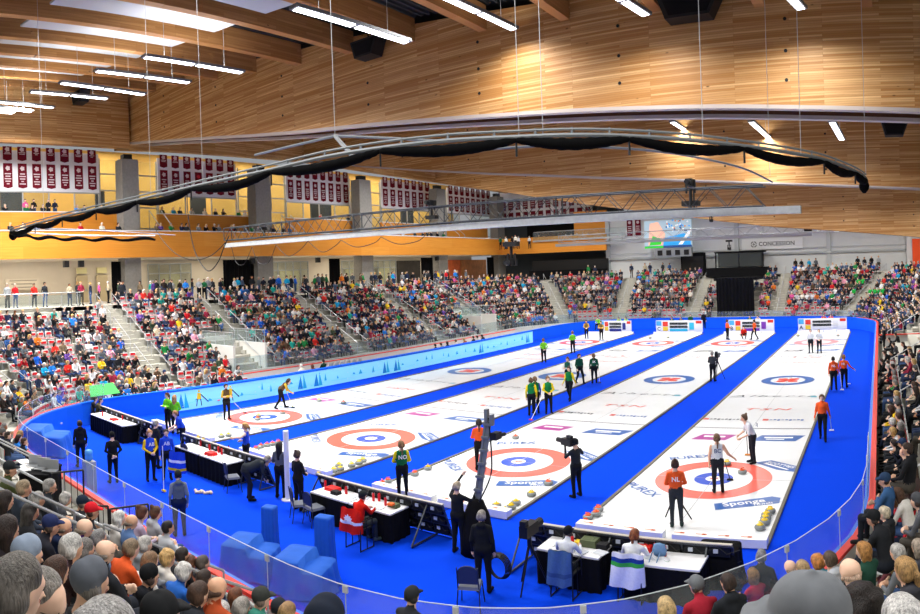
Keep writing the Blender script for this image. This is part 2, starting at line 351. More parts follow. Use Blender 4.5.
def hair_mat(h):
    nm = 'hair_'+h
    if nm in MATS: return MATS[nm]
    m = mat(nm, h, .55, spec=.35); nt = m.node_tree; N = nt.nodes; L = nt.links; b = N['Principled BSDF']; c = srgb(h)
    tc = N.new('ShaderNodeTexCoord'); mp = N.new('ShaderNodeMapping'); mp.inputs['Scale'].default_value = (120, 120, 9); n = N.new('ShaderNodeTexNoise'); n.inputs['Scale'].default_value = 1; n.inputs['Detail'].default_value = 3; n.inputs['Distortion'].default_value = .6
    n2 = N.new('ShaderNodeTexNoise'); n2.inputs['Scale'].default_value = 14; n2.inputs['Detail'].default_value = 4; L.new(tc.outputs['Object'], n2.inputs['Vector'])
    L.new(tc.outputs['Object'], mp.inputs[0]); L.new(mp.outputs[0], n.inputs['Vector']); mx = N.new('ShaderNodeMix'); mx.data_type = 'RGBA'; ad = N.new('ShaderNodeMath'); ad.operation = 'ADD'; hf = N.new('ShaderNodeMapRange'); hf.inputs['From Min'].default_value = .75; hf.inputs['From Max'].default_value = 1.25
    L.new(n.outputs['Fac'], ad.inputs[0]); L.new(n2.outputs['Fac'], ad.inputs[1]); L.new(ad.outputs[0], hf.inputs[0]); L.new(hf.outputs[0], mx.inputs[0]); mx.inputs[6].default_value = (*[v*.35 for v in c], 1); mx.inputs[7].default_value = (*[min(1, v*1.35) for v in c], 1); L.new(mx.outputs[2], b.inputs['Base Color'])
    bp = N.new('ShaderNodeBump'); bp.inputs['Strength'].default_value = .9; bp.inputs['Distance'].default_value = .012; L.new(ad.outputs[0], bp.inputs['Height']); L.new(bp.outputs[0], b.inputs['Normal']); return m
_bm = {}
def body_mesh(key, J, res, **k):
    if key not in _bm:
        P = body_prims(J, **k); V, F, reg = bake(key, P, res, .028); _bm[key] = (to_mesh('body_'+key, V, F, reg), np.array(J['head']))
    return _bm[key]
def person(key, J, loc, rz, label, hairk='short', hair='4a3022', group=None, res=.03, face=(0, 1, 0), sc=1., hres=None, hname=None, parent=None, s=1., name='person', eyes=False, **kw):
    bk = {k: kw.pop(k) for k in ('build', 'sleeves', 'hood', 'hands', 'headdet') if k in kw}
    me, hc = body_mesh(key, J, res, fwd=(0, 1, 0), face=face, s=s, **bk)
    o = putmesh(name, me, loc, rz, sc, label=label, cat='person', group=group); paint(o, hair=hair, **kw)
    if hairk:
        hm = hair_mesh(hairk, hres or max(.014, res*.6)); h = putmesh({'cap': 'cap', 'beanie': 'knit_hat'}.get(hairk, 'hair'), hm, hc, math.atan2(-face[0], face[1]), s, parent=o); paint(h, hair=hair, **kw)
        if hairk in ('cap', 'beanie') : pass
    if eyes:
        f = nrm(face); r_ = nrm(np.cross(f, (0, 0, 1))); mb = MB()
        for q in (-1, 1):
            mb = MB(); c = hc+(r_*q*.032+f*.089+np.array([0, 0, .008]))*s
            mb.lathe(c, [(.004, -.009), (.011, -.004), (.012, .002), (.006, .009)], 8, 0)
            mb.build('eye', mat('eye', '2b211c', .3), o)
    return o
NW = ['first', 'second', 'third', 'fourth', 'fifth', 'sixth', 'seventh', 'eighth', 'ninth', 'tenth', 'eleventh', 'twelfth', 'thirteenth', 'fourteenth', 'fifteenth', 'sixteenth', 'seventeenth', 'eighteenth', 'nineteenth', 'twentieth', 'twenty-first', 'twenty-second', 'twenty-third', 'twenty-fourth']
# ---------------------------------------------------------------- materials of the arena
M_conc = mat('concrete', 'a9a79f', .85, noise=.12, nscale=3); M_conc_d = mat('concrete_column', '8f8c86', .9, noise=.25, nscale=5, bump=.2)
M_carpet = mat('blue_carpet', '0440da', .95, spec=.05, noise=.07, nscale=120); M_bluewall = mat('blue_wall_fabric', '1566e6', .8, spec=.1, noise=.08, nscale=40)
M_ice = mat('ice', 'eaedef', .22, spec=.4, noise=.025, nscale=2.5); M_white = mat('white_paint', 'f0f0ee', .5); M_wall = mat('white_wall', 'd4d8da', .8, noise=.05, nscale=1.2)
M_red = mat('red_cap', 'e23a2e', .45); M_grey = mat('grey_metal', '9a9da0', .45, metal=.4); M_dark = mat('black_fabric', '121214', .9, spec=.1, noise=.3, nscale=14)
M_black = mat('black_metal', '17181a', .5); M_alu = mat('aluminium', 'b9bcbf', .4, metal=.5, noise=.1, nscale=20); M_gunmetal = mat('dark_truss_metal', '55585a', .45, metal=.6)
M_beige = mat('beige_corridor_wall', 'e6dccb', .8, noise=.04, nscale=2); M_yellow = mat('yellow_lounge_wall', 'e9bf6a', .8, noise=.05, nscale=2)
M_wood = wood_mat('glulam', 'b07c44', 'e6bd84', 'a06d3a', 3.4, .085); M_woody = wood_mat('glulam_along', 'b07c44', 'e6bd84', 'a06d3a', 3.4, .085, 'YZ')
M_purl = wood_mat('purlin_wood', 'ac7a48', 'c8955f', '96653a', 3., .14, 'YZ'); M_soff = wood_mat('soffit_wood', 'a87a4d', 'c2925f', '96683f', 3., .14, 'YX')
M_fasc = wood_mat('fascia_wood', 'dc8f35', 'e6a045', 'cf7f28', 4.4, 1.07, 'YZ', .35, False, .003); M_fascx = wood_mat('fascia_wood_back', 'dc8f35', 'e6a045', 'cf7f28', 4.4, 1.07, 'XZ', .35, False, .003)
M_glass = glass_mat('clear_glass', 'f0f7f8', .05); M_wglass = glass_mat('window_glass', 'f2f5f2', .03); M_frame = mat('window_frame', 'b4b8ba', .4, metal=.3)
M_deck = mat('roof_deck', '2d3033', .6, metal=.3); M_panel = mat('white_ceiling_panel', 'b4b8bd', .7)
M_step = mat('step_concrete', 'b0ada2', .9, noise=.15, nscale=4)
def ST(o): o['kind'] = 'structure'; return o

# ---------------------------------------------------------------- rounded-rectangle paths
class Path:
    def __init__(s, x0, x1, y0, y1, r):
        s.segs = []; c = [(x1-r, y0+r), (x1-r, y1-r), (x0+r, y1-r), (x0+r, y0+r)]
        def line(a, b, n): s.segs.append(('l', a, b, n, math.dist(a, b)))
        def arc(c, a0): s.segs.append(('a', c, a0, r, r*PI/2))
        line((x1, y0+r), (x1, y1-r), (1, 0)); arc(c[1], 0); line((x1-r, y1), (x0+r, y1), (0, 1)); arc(c[2], PI/2)
        line((x0, y1-r), (x0, y0+r), (-1, 0)); arc(c[3], PI); line((x0+r, y0), (x1-r, y0), (0, -1)); arc(c[0], 1.5*PI); s.L = sum(g[4] for g in s.segs)
        s.start = [0]
        for g in s.segs: s.start.append(s.start[-1]+g[4])
    def at(s, t, d=0.):
        t %= s.L
        for g, t0 in zip(s.segs, s.start):
            if t <= t0+g[4]+1e-9: break
        q = (t-t0)/g[4]
        if g[0] == 'l': n = g[3]; p = (g[1][0]+(g[2][0]-g[1][0])*q, g[1][1]+(g[2][1]-g[1][1])*q)
        else: a = g[2]+q*PI/2; n = (math.cos(a), math.sin(a)); p = (g[1][0]+n[0]*g[3], g[1][1]+n[1]*g[3])
        return (p[0]+n[0]*d, p[1]+n[1]*d), n
    def samples(s, t0=0, t1=None):
        t1 = s.L if t1 is None else t1; out = {t0, t1}
        for k in (-1, 0, 1):
            for g, a in zip(s.segs, s.start):
                n = 1 if g[0] == 'l' else 12
                for i in range(n+1):
                    v = k*s.L+a+g[4]*i/n
                    if t0 < v < t1: out.add(v)
        return sorted(out)
    def near(s, x, y):
        return min((math.dist(s.at(i*.1)[0], (x, y)), i*.1) for i in range(int(s.L*10)))[1]
    def prof(s, mb, prof, t0=0, t1=None, closed_ends=True, mi=0, mis=None):
        T = s.samples(t0, t1); n = len(prof); V = []
        for t in T:
            for d, z in prof: (x, y), _ = s.at(t, d); V.append((x, y, z))
        o = len(mb.v); F = []; M_ = []
        for i in range(len(T)-1):
            for k in range(n): F.append((i*n+k, (i+1)*n+k, (i+1)*n+(k+1) % n, i*n+(k+1) % n)); M_.append(mis[k] if mis else mi)
        if closed_ends: F += [tuple(range(n)), tuple((len(T)-1)*n+k for k in range(n))[::-1]]; M_ += [mi, mi]
        mb.v += V; mb.f += [tuple(i+o for i in f) for f in F]; mb.m += M_; return mb
A = Path(-30.4, 5.3, -13.3, 47.9, 9.5); B = Path(-25.4, 4.8, -13.05, 47.5, 8.5)
def rect(d0, d1, z0, z1): return [(d0, z0), (d1, z0), (d1, z1), (d0, z1)]

# ---------------------------------------------------------------- floor, carpet, ice
mb = MB(); mb.box((-15, 18, -.15), (96, 96, .3)); ST(mb.build('floor', M_conc))
mb = MB(); ps = [B.at(t)[0] for t in B.samples()]; mb.prism([(x, y, .001) for x, y in ps[:-1]], (0, 0, .012)); o = mb.build('carpet', M_carpet, label='bright blue carpet covering the arena floor around and between the ice sheets', cat='carpet')
SX = [-20.85, -13.9, -6.95, 0.0]; HW = 2.42; Y0, Y1, TEE = -4.9, 42.2, 34.75
M_icered = mat('ice_ring_red', 'f26a5c', .25, spec=.4); M_iceblue = mat('ice_ring_blue', '3558cc', .25, spec=.4); M_ink = mat('ice_ink', '2a3440', .3); M_purple = mat('ice_purple', 'a8358f', .3); M_logo = mat('ice_logo_blue', '2d5fa8', .3)
M_tealink = mat('ice_teal', '3aa0b8', .3); M_redink = mat('ice_red_ink', 'd9402f', .3); M_line = mat('ice_line', '8d9499', .3)
icemats = [M_ice, M_icered, M_iceblue, M_ink, M_purple, M_logo, M_white, M_tealink, M_redink, M_line, mat('ice_red_pale', 'd98a90', .3), mat('ice_grey', 'a9b4c4', .3)]
def fm(x, y, a=0., z=.05): return Matrix.Translation((x, y, z)) @ Matrix.Rotation(a, 4, 'Z')
for si, sx in enumerate(SX):
    mb = MB(); mb.box((sx, (Y0+Y1)/2, .02), (HW*2, Y1-Y0, .04), 0)
    z1, z2, z3, z4 = .043, .046, .049, .052
    for y in (0, TEE):
        pale = si == 3 and y
        mb.disc((sx, y), 1.22, 1.829, z1, 64, 10 if pale else 1); mb.disc((sx, y), 0, .61, z1, 40, 10 if pale else 2); mb.disc((sx, y), 0, .26, z2, 24, 6); mb.add([(sx-.14, y-.02, z3), (sx-.02, y-.13, z3), (sx+.02, y+.13, z3), (sx-.13, y+.02, z3)], [(0, 1, 2, 3)], 8); mb.add([(sx+.02, y-.06, z3), (sx+.15, y-.02, z3), (sx+.13, y+.1, z3), (sx, y+.06, z3)], [(0, 1, 2, 3)], 8)
    for y in (6.4, TEE-6.4): mb.box((sx, y, z2), (HW*2, .07, .002), 3)
    for y in (-1.83, 0, TEE, TEE+1.83): mb.box((sx, y, z3), (HW*2, .012, .001), 9)
    mb.box((sx, TEE/2, z2), (.02, TEE+7, .001), 9)
    yc = TEE/2; mb.disc((sx, yc), .98, 1.5, z1, 56, 5)
    for k in range(4): # maple-leaf wedges of the centre mark
        a = PI/4+k*PI/2; c, s_ = math.cos(a), math.sin(a); P = [(.12, -.14), (.5, -.34), (.82, 0), (.5, .34), (.12, .14)]
        mb.poly([(sx+u*c-v*s_, yc+u*s_+v*c, z2) for u, v in P], 8)
    mb.box((sx, yc, z3), (.5, .34, .001), 8)
    for y, f in ((0, 0), (TEE, PI)):
        R_ = fm(sx, y, 0 if not f else 0, z3)
        for ax_, ay_, rot, kind in ((1.45, -2.0, .42, 'sp'), (-2.02, -1.42, -.62, 'px'), (-1.35, 2.15, .45, 'px'), (1.98, 1.5, -.55, 'sc')):
            Mx = fm(sx+ax_*(.92 if abs(ax_) > 1.6 else 1), y+ay_, rot, z3)
            if kind == 'sp':
                mb.add([Mx @ Vector(v) for v in [(-.95, -.27, -.003), (.85, -.3, -.003), (1., .1, -.003), (.8, .3, -.003), (-.9, .22, -.003)]], [(0, 1, 2, 3, 4)], 5)
                add_text(mb, 'Sponge', Mx @ Matrix.Translation((-.08, .05, .0)), .42, 6, bold=True); add_text(mb, 'Towels', Mx @ Matrix.Translation((.4, -.2, .0)), .2, 6, bold=True)
            elif kind == 'px':
                add_text(mb, 'PUREX', Mx, .5, 5, bold=True)
            else:
                mb.add([Mx @ Vector(v) for v in [(-.9, -.18, -.003), (.2, -.36, -.003), (.95, -.2, -.003), (.5, .3, -.003), (-.6, .34, -.003)]], [(0, 1, 2, 3, 4)], 5)
                mb.add([Mx @ Vector(v) for v in [(-.6, -.1, 0), (.5, -.2, 0), (.55, -.12, 0), (-.55, 0, 0)]], [(0, 1, 2, 3)], 6); add_text(mb, 'SCOTTIES', Mx @ Matrix.Translation((0, .1, 0)), .26, 6, bold=True)
    for q in (0, 1): # marks near both hog lines
        yy = (lambda v: v) if not q else (lambda v: TEE-v)
        sh = lambda cx, cy, w, h, mi, mj: (mb.add([(cx-w/2-.15, cy-h/2, z1), (cx+w/2-.15, cy-h/2, z1), (cx+w/2+.15, cy+h/2, z1), (cx-w/2+.15, cy+h/2, z1)], [(0, 1, 2, 3)], mi))
        sh(sx-1.2, yy(4.95), 1.35, .85, 4 if not q else 3, 0); sh(sx+1.3, yy(4.95), 1.7, .85, 5, 0)
        mb.box((sx-1.2, yy(5.02), z3), (.85, .2, .001), 6); mb.box((sx+1.3, yy(5.02), z3), (1.1, .16, .001), 6); mb.box((sx+1.2, yy(4.78), z3), (.7, .1, .001), 6)
        for cx, w, mi in ((sx-1.35, 1.5, 3), (sx+1.25, 1.5, 5)):
            for k in range(9): mb.box((cx-w/2+w*k/9+.05, yy(7.9)+.03*math.sin(k*2.1), z2), (.11, .1+.16*((k*7) % 3)/2, .001), mi)
            mb.box((cx-w/2-.18, yy(7.9), z2), (.24, .3, .001), 8)
        add_text(mb, 'TSN', fm(sx, yy(9.9) if not q else yy(8.6), 0, z2) @ Matrix.Diagonal((1.25, .7, 1, 1)), .8, 8, bold=True, shear=.25, space=1.3)
    add_text(mb, 'Alberta', fm(sx-.15, 12.9, 0, z2) @ Matrix.Diagonal((1.3, .8, 1, 1)), .8, 3, shear=.35, space=1.35); mb.box((sx+1.9, 12.75, z2), (.32, .3, .001), 7); mb.box((sx-1.9, 12.6, z2), (.8, .05, .001), 3)
    add_text(mb, 'Tim Hortons', fm(sx, 23.9, 0, z2) @ Matrix.Diagonal((1.1, .8, 1, 1)), .7, 8, shear=.25, space=1.1)
    o = mb.build('curling_sheet', icemats, label=['white ice sheet farthest from the glass corner, running beside the light blue board', 'ice sheet second from the light blue board, green-shirted players beside it', 'ice sheet with the camera crane at its near ring, between the second and last sheets', 'ice sheet beside the right stand with two players in white in its near ring'][si], cat='ice sheet', group='four parallel curling sheets')
    bd = MB()
    for q in (-1, 1): bd = MB(); bd.box((sx+q*(HW+.05), (Y0+Y1)/2, .04), (.09, Y1-Y0, .07), 0); bd.build('rubber_edge', mat('edge_rubber', '6d6a5e', .8), o)
    for yy_, n in ((Y0+.12, 2), (Y1-.15, 4)):
        for k in range(n):
            w = HW*2/n*.96; b = MB(); b.box((sx-HW+HW*2*(k+.5)/n+(.12 if n == 2 else 0)*(1 if k else -.2), yy_, .14), (w, .3, .2), 0)
            for j in range(4 if n == 2 else 3):
                for e in (0, 1): b.disc((sx-HW+HW*2*(k+.5)/n+w*(-.36+.24*j)+.04*e, yy_), .0, .045, .243, 10, 1)
                b.box((sx-HW+HW*2*(k+.5)/n+w*(-.36+.24*j)-.12, yy_, .243), (.15, .03, .002), 1)
            b.build('foam_block', [M_white, mat('orange_mark', 'e8764a', .6)], label='white foam bumper with orange print, %s of the %s sheet, %s' % ('near end' if n == 2 else 'far end', ['first', 'second', 'third', 'last'][si], ['leftmost piece', 'second piece', 'third piece', 'rightmost piece'][k if n == 4 else (0 if k == 0 else 3)]), cat='bumper', group='white bumpers closing the ends of the sheets')

# ---------------------------------------------------------------- rink wall: blue fabric, red and blue cap, glass
sB = lambda x, y: B.near(x, y)
t_led0, t_led1 = sB(-25.4, 34.2), sB(-25.4, -2.7)
mb = MB(); B.prof(mb, rect(0, .14, 0, 1.08), sB(4.8, 36), t_led0); B.prof(mb, rect(0, .14, 0, 1.08), t_led1, sB(4.8, -4)+B.L)
B.prof(mb, rect(.0, .14, 0, 1.08), t_led0, t_led1)
B.prof(mb, rect(.0, .14, 0, 1.08), sB(4.8, -4), sB(4.8, 36), mi=1)
o = mb.build('rink_wall', [M_bluewall, mat('grey_wall_fabric', '77797c', .8)], label='waist-high blue fabric covered wall curving around the whole carpeted rink', cat='rink wall')
mb = MB(); B.prof(mb, rect(.14, .19, 0, 1.08), sB(-21, -12.4), sB(4.8, 40)+B.L); mb.build('outer_face', M_white, o)
mb = MB(); B.prof(mb, rect(.10, .26, 1.08, 1.15), sB(-25, -8), sB(4.8, 46)+B.L, mi=0); B.prof(mb, rect(0, .10, 1.08, 1.13), sB(-25, -8), sB(4.8, 46)+B.L, mi=1); mb.build('cap_rail', [M_red, mat('blue_cap', '3f7fe8', .5)], o)
mb = MB(); B.prof(mb, rect(-.03, .17, 1.08, 1.13), sB(4.8, 46), sB(-25, -8)); mb.build('blue_cap_rail', M_bluewall, o)
# glass around the near end
t0, t1 = sB(-25.3, -6.5), sB(4.8, -1.5)+B.L
mb = MB(); B.prof(mb, rect(.05, .075, 1.13, 1.88), t0, t1); o = mb.build('rink_glass', M_glass, label='clear safety glass on the rink wall around the near end', cat='safety glass')
mb = MB(); t = t0
while t < t1:
    (x, y), n = B.at(t, .06); a = math.atan2(n[1], n[0]); mb.box((x, y, 1.82), (.04, .09, .11), 0, a); mb.box((x, y, 1.5), (.012, .012, .75), 0, a); t += 1.85
B.prof(mb, rect(.055, .07, 1.878, 1.888), t0, t1); mb.build('glass_clip', mat('clip_grey', 'c6ccd0', .3), o)
# LED board
M_led = mat('led_cyan', '8fe0ee', .4, emit='8fe0ee', es=.45); M_ledt = mat('led_teal', '2aa6c8', .4, emit='1f9fc4', es=.4); M_ledb = mat('led_deep', '1a7fc0', .4, emit='1a7fc0', es=.4); M_ledy = mat('led_yellow', 'e8c020', .4, emit='e8c020', es=.4); M_ledk = mat('led_dark', '1c3a5a', .5)
mb = MB(); mb.box((-25.33, 15.75, .52), (.1, 36.9, 1.02), 0); x = -25.275
def lp(pts, mi, dx=0.): mb.poly([(x+dx, y, z) for y, z in pts], mi)
rr = random.Random(5); y = -1.0
for k in range(34):
    yy_ = -2.2+k*1.07+rr.uniform(-.3, .3); h = rr.choice([.15, .2, .3, .45]); w = rr.uniform(.12, .4); zb = rr.uniform(.28, .5)
    if k in (0, 8, 9, 15, 16, 26, 33): lp([(yy_-.12, .12), (yy_+.3, .12), (yy_+.12, .9)], 2, .002); lp([(yy_+.3, .12), (yy_+.6, .12), (yy_+.36, .98)], 1, .003)
    else: lp([(yy_-w/2, zb), (yy_+w/2, zb), (yy_, zb+h)], 1, .002)
for k in range(20): lp([(-2+k*1.8, .3+.1*math.sin(k)), (-.6+k*1.8, .34+.1*math.cos(k*1.7)), (-.6+k*1.8, .35+.1*math.cos(k*1.7)), (-2+k*1.8, .31+.1*math.sin(k))], 1, .004)
for k in range(60): yy_ = rr.uniform(-2, 34); zz = rr.uniform(.12, .95); lp([(yy_, zz), (yy_+.1, zz+.01), (yy_+.08, zz+.05)], 5, .004)
for yc, sw in ((-.9, 1), (1.15, 1)): # two curlers drawn on the board
    lp([(yc-.14, .48), (yc+.14, .48), (yc+.12, .8), (yc-.1, .82)], 3, .006); mb.tube([(x+.01, yc+.0, .87), (x+.012, yc+.0, .95)], .06, 8, 3)
    for q in (-1, 1): lp([(yc+q*.1-.03, .5), (yc+q*.1+.03, .5), (yc+q*.16+.03, .12), (yc+q*.16-.03, .12)], 4, .006)
    lp([(yc+.1, .7), (yc+.14, .75), (yc+.62, .3), (yc+.56, .27)], 4, .007)
mb.tube([(x+.01, .35, .28), (x+.012, .35, .29)], .11, 12, 6)
o = mb.build('advertising_board', [M_led, M_ledt, M_ledb, M_ledy, M_ledk, M_white, M_red], label='long light blue video board with drawn trees and two yellow curlers along the rink', cat='video board')
mb = MB(); mb.box((-25.33, 15.75, 1.07), (.22, 36.9, .08)); mb.build('top_trim', M_bluewall, o)

# ---------------------------------------------------------------- grey service lane behind the video board
mb = MB(); mb.box((-27.9, 21.5, .12), (4.6, 34, .24)); mb.box((-29.75, 21.5, .35), (.16, 34, .7)); mb.box((-28.6, 21.5, .245), (.12, 33, .01), 1); mb.box((-29.75, 21.5, .73), (.2, 34, .05), 1)
mb.build('bench_lane', [mat('lane_grey', 'c9c6c4', .8, noise=.1, nscale=2), mat('lane_red', 'd0473e', .7)], label='pale grey lane with red stripes between the video board and the left stand', cat='walkway')
# right penalty-box recess with white floor and red stripes
mb = MB(); mb.box((6.9, 20.5, .55), (2.9, 10, .04)); mb.box((6.9, 25.4, 1.05), (2.9, .1, 1.0)); mb.box((6.6, 25.3, 1.58), (2.9, .14, .06), 1); mb.box((6.9, 21, .58), (.14, 9, .02), 1); mb.box((6.9, 22.6, .585), (1.2, .14, .02), 1); mb.build('bench_recess', [mat('recess_grey', 'c9c8c6', .8), M_red], label='pale team bench recess with a red striped floor in the right stand', cat='bench area')

# ---------------------------------------------------------------- stands
NR, DEP, RISE, D0, ZF = 10, .85, .48, .25, .6
def fz(d): return ZF+RISE*max(0, (d-D0-.35))/DEP
prof = [(.05, 0)]
for k in range(NR): prof += [(D0-.2+DEP*k, ZF+RISE*k), (D0-.2+DEP*(k+1), ZF+RISE*k)]
prof += [(D0-.2+DEP*NR, 5.2), (D0-.2+DEP*NR, 0)]
AIS = [(-30.4, .0, 0), (-30.4, 8.2, 0), (-30.4, 17.6, 0), (-30.4, 27.5, 0), (-30.4, 37.0, 0), (-27.4, 45.3, 0), (-22.4, 47.9, 0), (-14.4, 47.9, 0), (-5.3, 47.9, 0), (1.2, 46.1, 0), (5.3, 36, 0), (5.3, 27, 0), (5.3, 14, 0), (5.3, 5, 0), (5.3, -4.5, 0), (-29, -9, 0), (-22.3, -13.2, 0), (-13, -13.3, 0), (-4.2, -13.3, 0)]
AISN = ['the leftmost stairs of the left stand', 'the tunnel stairs', 'the middle stairs of the left stand', 'the fourth stairs of the left stand', 'the far tunnel stairs', 'the far corner stairs', 'the stairs left of the scoreboards', 'the stairs by the video screen', 'the stairs under CONCESSION', 'the far right corner stairs', 'the upper right stairs', 'the stairs above the bench recess', 'the stairs below the bench recess', 'the right stand stairs', 'the lower right stairs', 'the near left corner stairs', 'the stairs by the media table', 'the near stairs', 'the near centre stairs']
AT = [A.near(a[0], a[1]) for a in AIS]
mb = MB(); A.prof(mb, prof, 0, A.L, False)
for k in range(4): A.prof(mb, rect(-.85*(k+1), -.85*k+.05, 0, .45-.14*k), A.near(-30.4, 4.2), A.near(-24.5, -12.6))
o = ST(mb.build('floor_terraces', M_step))
mb = MB(); A.prof(mb, rect(D0-.2+DEP*NR, 19, 5.0, 5.2), 0, A.L, False); ST(mb.build('floor_concourse', mat('concourse_floor', 'b9b2a6', .6)))
# stairs in the aisles + handrails
for i, t in enumerate(AT):
    (bx, by), n = A.at(t); ang = math.atan2(n[1], n[0]); mb = MB()
    for k in range(NR*2):
        d = D0-.2+DEP*k/2; z = ZF+RISE*(k/2)+.02; mb.box((bx+n[0]*(d+.2), by+n[1]*(d+.2), z-.1), (.46, 1.15, .24), 0, ang); mb.box((bx+n[0]*(d), by+n[1]*(d), z+.022), (.05, 1.15, .006), 1, ang)
    o = mb.build('staircase', [M_step, mat('step_edge', '7d7a70', .8)], label='concrete steps with pale nosing climbing at '+AISN[i], cat='stairs', group='stairs through the stands')
    tv = (-n[1], n[0])
    for side in ((-.62, .62) if i < 5 or i > 14 else (0.,)):
        rb = MB()
        for k0 in (0, 3.3, 6.6):
            P = []
            for k in (k0+.2, k0+2.9):
                d = D0+DEP*k; z = fz(d+.3); p = (bx+n[0]*d+tv[0]*side, by+n[1]*d+tv[1]*side); P.append((p[0], p[1], z+.95)); rb.tube([(p[0], p[1], z), (p[0], p[1], z+.95)], .022)
            rb.tube(P, .025)
        rb.build('handrail', M_alu, o)
# front parapet of the left and far stands
mb = MB(); gm = MB(); t0, t1 = A.near(4.5, 43), A.near(-30.4, 4.6)
A.prof(mb, rect(-.12, .05, 0, .8), t0, t1); A.prof(gm, rect(-.04, -.02, .8, 1.7), t0, t1)
mb.build('parapet', mat('parapet_grey', 'c3c5c4', .8, noise=.08), label='pale concrete parapet in front of the left and far stands', cat='parapet'); gm.build('parapet_glass', M_glass, label='glass guard above the parapet of the left and far stands', cat='glass guard')
# two vomitory tunnels
for yv, lab in ((6.6, 'white walled entrance tunnel cut into the left stand below the tunnel stairs'), (35.0, 'white walled entrance tunnel with steel rails at the far end of the left stand')):
    mb = MB(); mb.box((-32.6, yv-1.3, 1.2), (4.2, .18, 2.5), 0); mb.box((-32.6, yv+1.3, 1.2), (4.2, .18, 2.5), 0); mb.box((-34.6, yv, 1.4), (.2, 2.6, 2.8), 0); mb.box((-32.7, yv, .35), (4, 2.4, .6), 1)
    o = mb.build('entrance_tunnel', [mat('tunnel_wall', 'd5d3cd', .8), M_conc], label=lab, cat='tunnel')
    for q in (-1.3, 1.3): g = MB(); g.box((-32.6, yv+q, 2.85), (4.1, .03, .8)); g.build('glass_guard', M_glass, o)
    for q in (-1.3, 1.3):
        r_ = MB()
        r_.tube([(-30.6, yv+q, 3.3), (-34.6, yv+q, 3.3)], .03)
        for k in range(5): r_.tube([(-30.6-k, yv+q, 2.4), (-30.6-k, yv+q, 3.3)], .02)
        r_.build('handrail', M_alu, o)

# ---------------------------------------------------------------- left side building
XF, XC = -43.0, -44.6
for i, (px, w) in enumerate(((130, 1.55), (262, 1.9), (364, 1.9), (440, 1.9), (499, 1.9))):
    p = at_x(px, 275, XC); mb = MB(); mb.box((XC, p[1], 9.), (1.2, w*.95, 8), 0); mb.box((XC, p[1], 14.9), (1.3, w, 3.8), 0, top=.93); mb.box((XC, p[1], 17), (.6, w*.5, .5), 1)
    mb.build('concrete_column', [M_conc_d, M_black], label='grey concrete column, %s from the left along the balcony' % ['first', 'second', 'third', 'fourth', 'fifth'][i], cat='column', group='concrete columns carrying the roof')
def fascia(name, x, z0, z1, y0, y1, label, mat_=M_fasc, th=.25):
    mb = MB(); mb.box((x-th/2, (y0+y1)/2, (z0+z1)/2), (th, y1-y0, z1-z0)); o = mb.build(name, mat_, label=label, cat='balcony front'); m2 = MB(); m2.box((x-th/2, (y0+y1)/2, z1+.03), (th+.1, y1-y0, .07)); m2.build('edge_trim', M_white, o); return o
fo = fascia('timber_fascia', XF, 8.75, 10.85, -22, 58.5, 'long orange wood balcony front above the left stand')
mb = MB(); mb.box((-35.4, 58.4, 9.8), (15.2, .25, 2.1)); mb.build('return_panel', M_fascx, fo)
mb = MB(); mb.box((-46.4, 18, 8.85), (6.0, 84, .2)); ST(mb.build('ceiling_corridor', M_beige))
mb = MB(); mb.box((-45.4, 18, 9.3), (4, 84, .2)); mb.box((-35.4, 60.6, 9.3), (15, 4, .2)); ST(mb.build('floor_balcony', M_conc))
mb = MB(); mb.box((-49.3, 18, 7), (.3, 84, 3.6)); ST(mb.build('wall_corridor', M_beige))
mb = MB(); mb.box((-52.2, 18, 14), (.3, 84, 10)); ST(mb.build('wall_lounge', M_yellow))
mb = MB(); mb.box((-50, 18, 11.2), (6, 84, .2)); ST(mb.build('floor_lounge', M_conc))
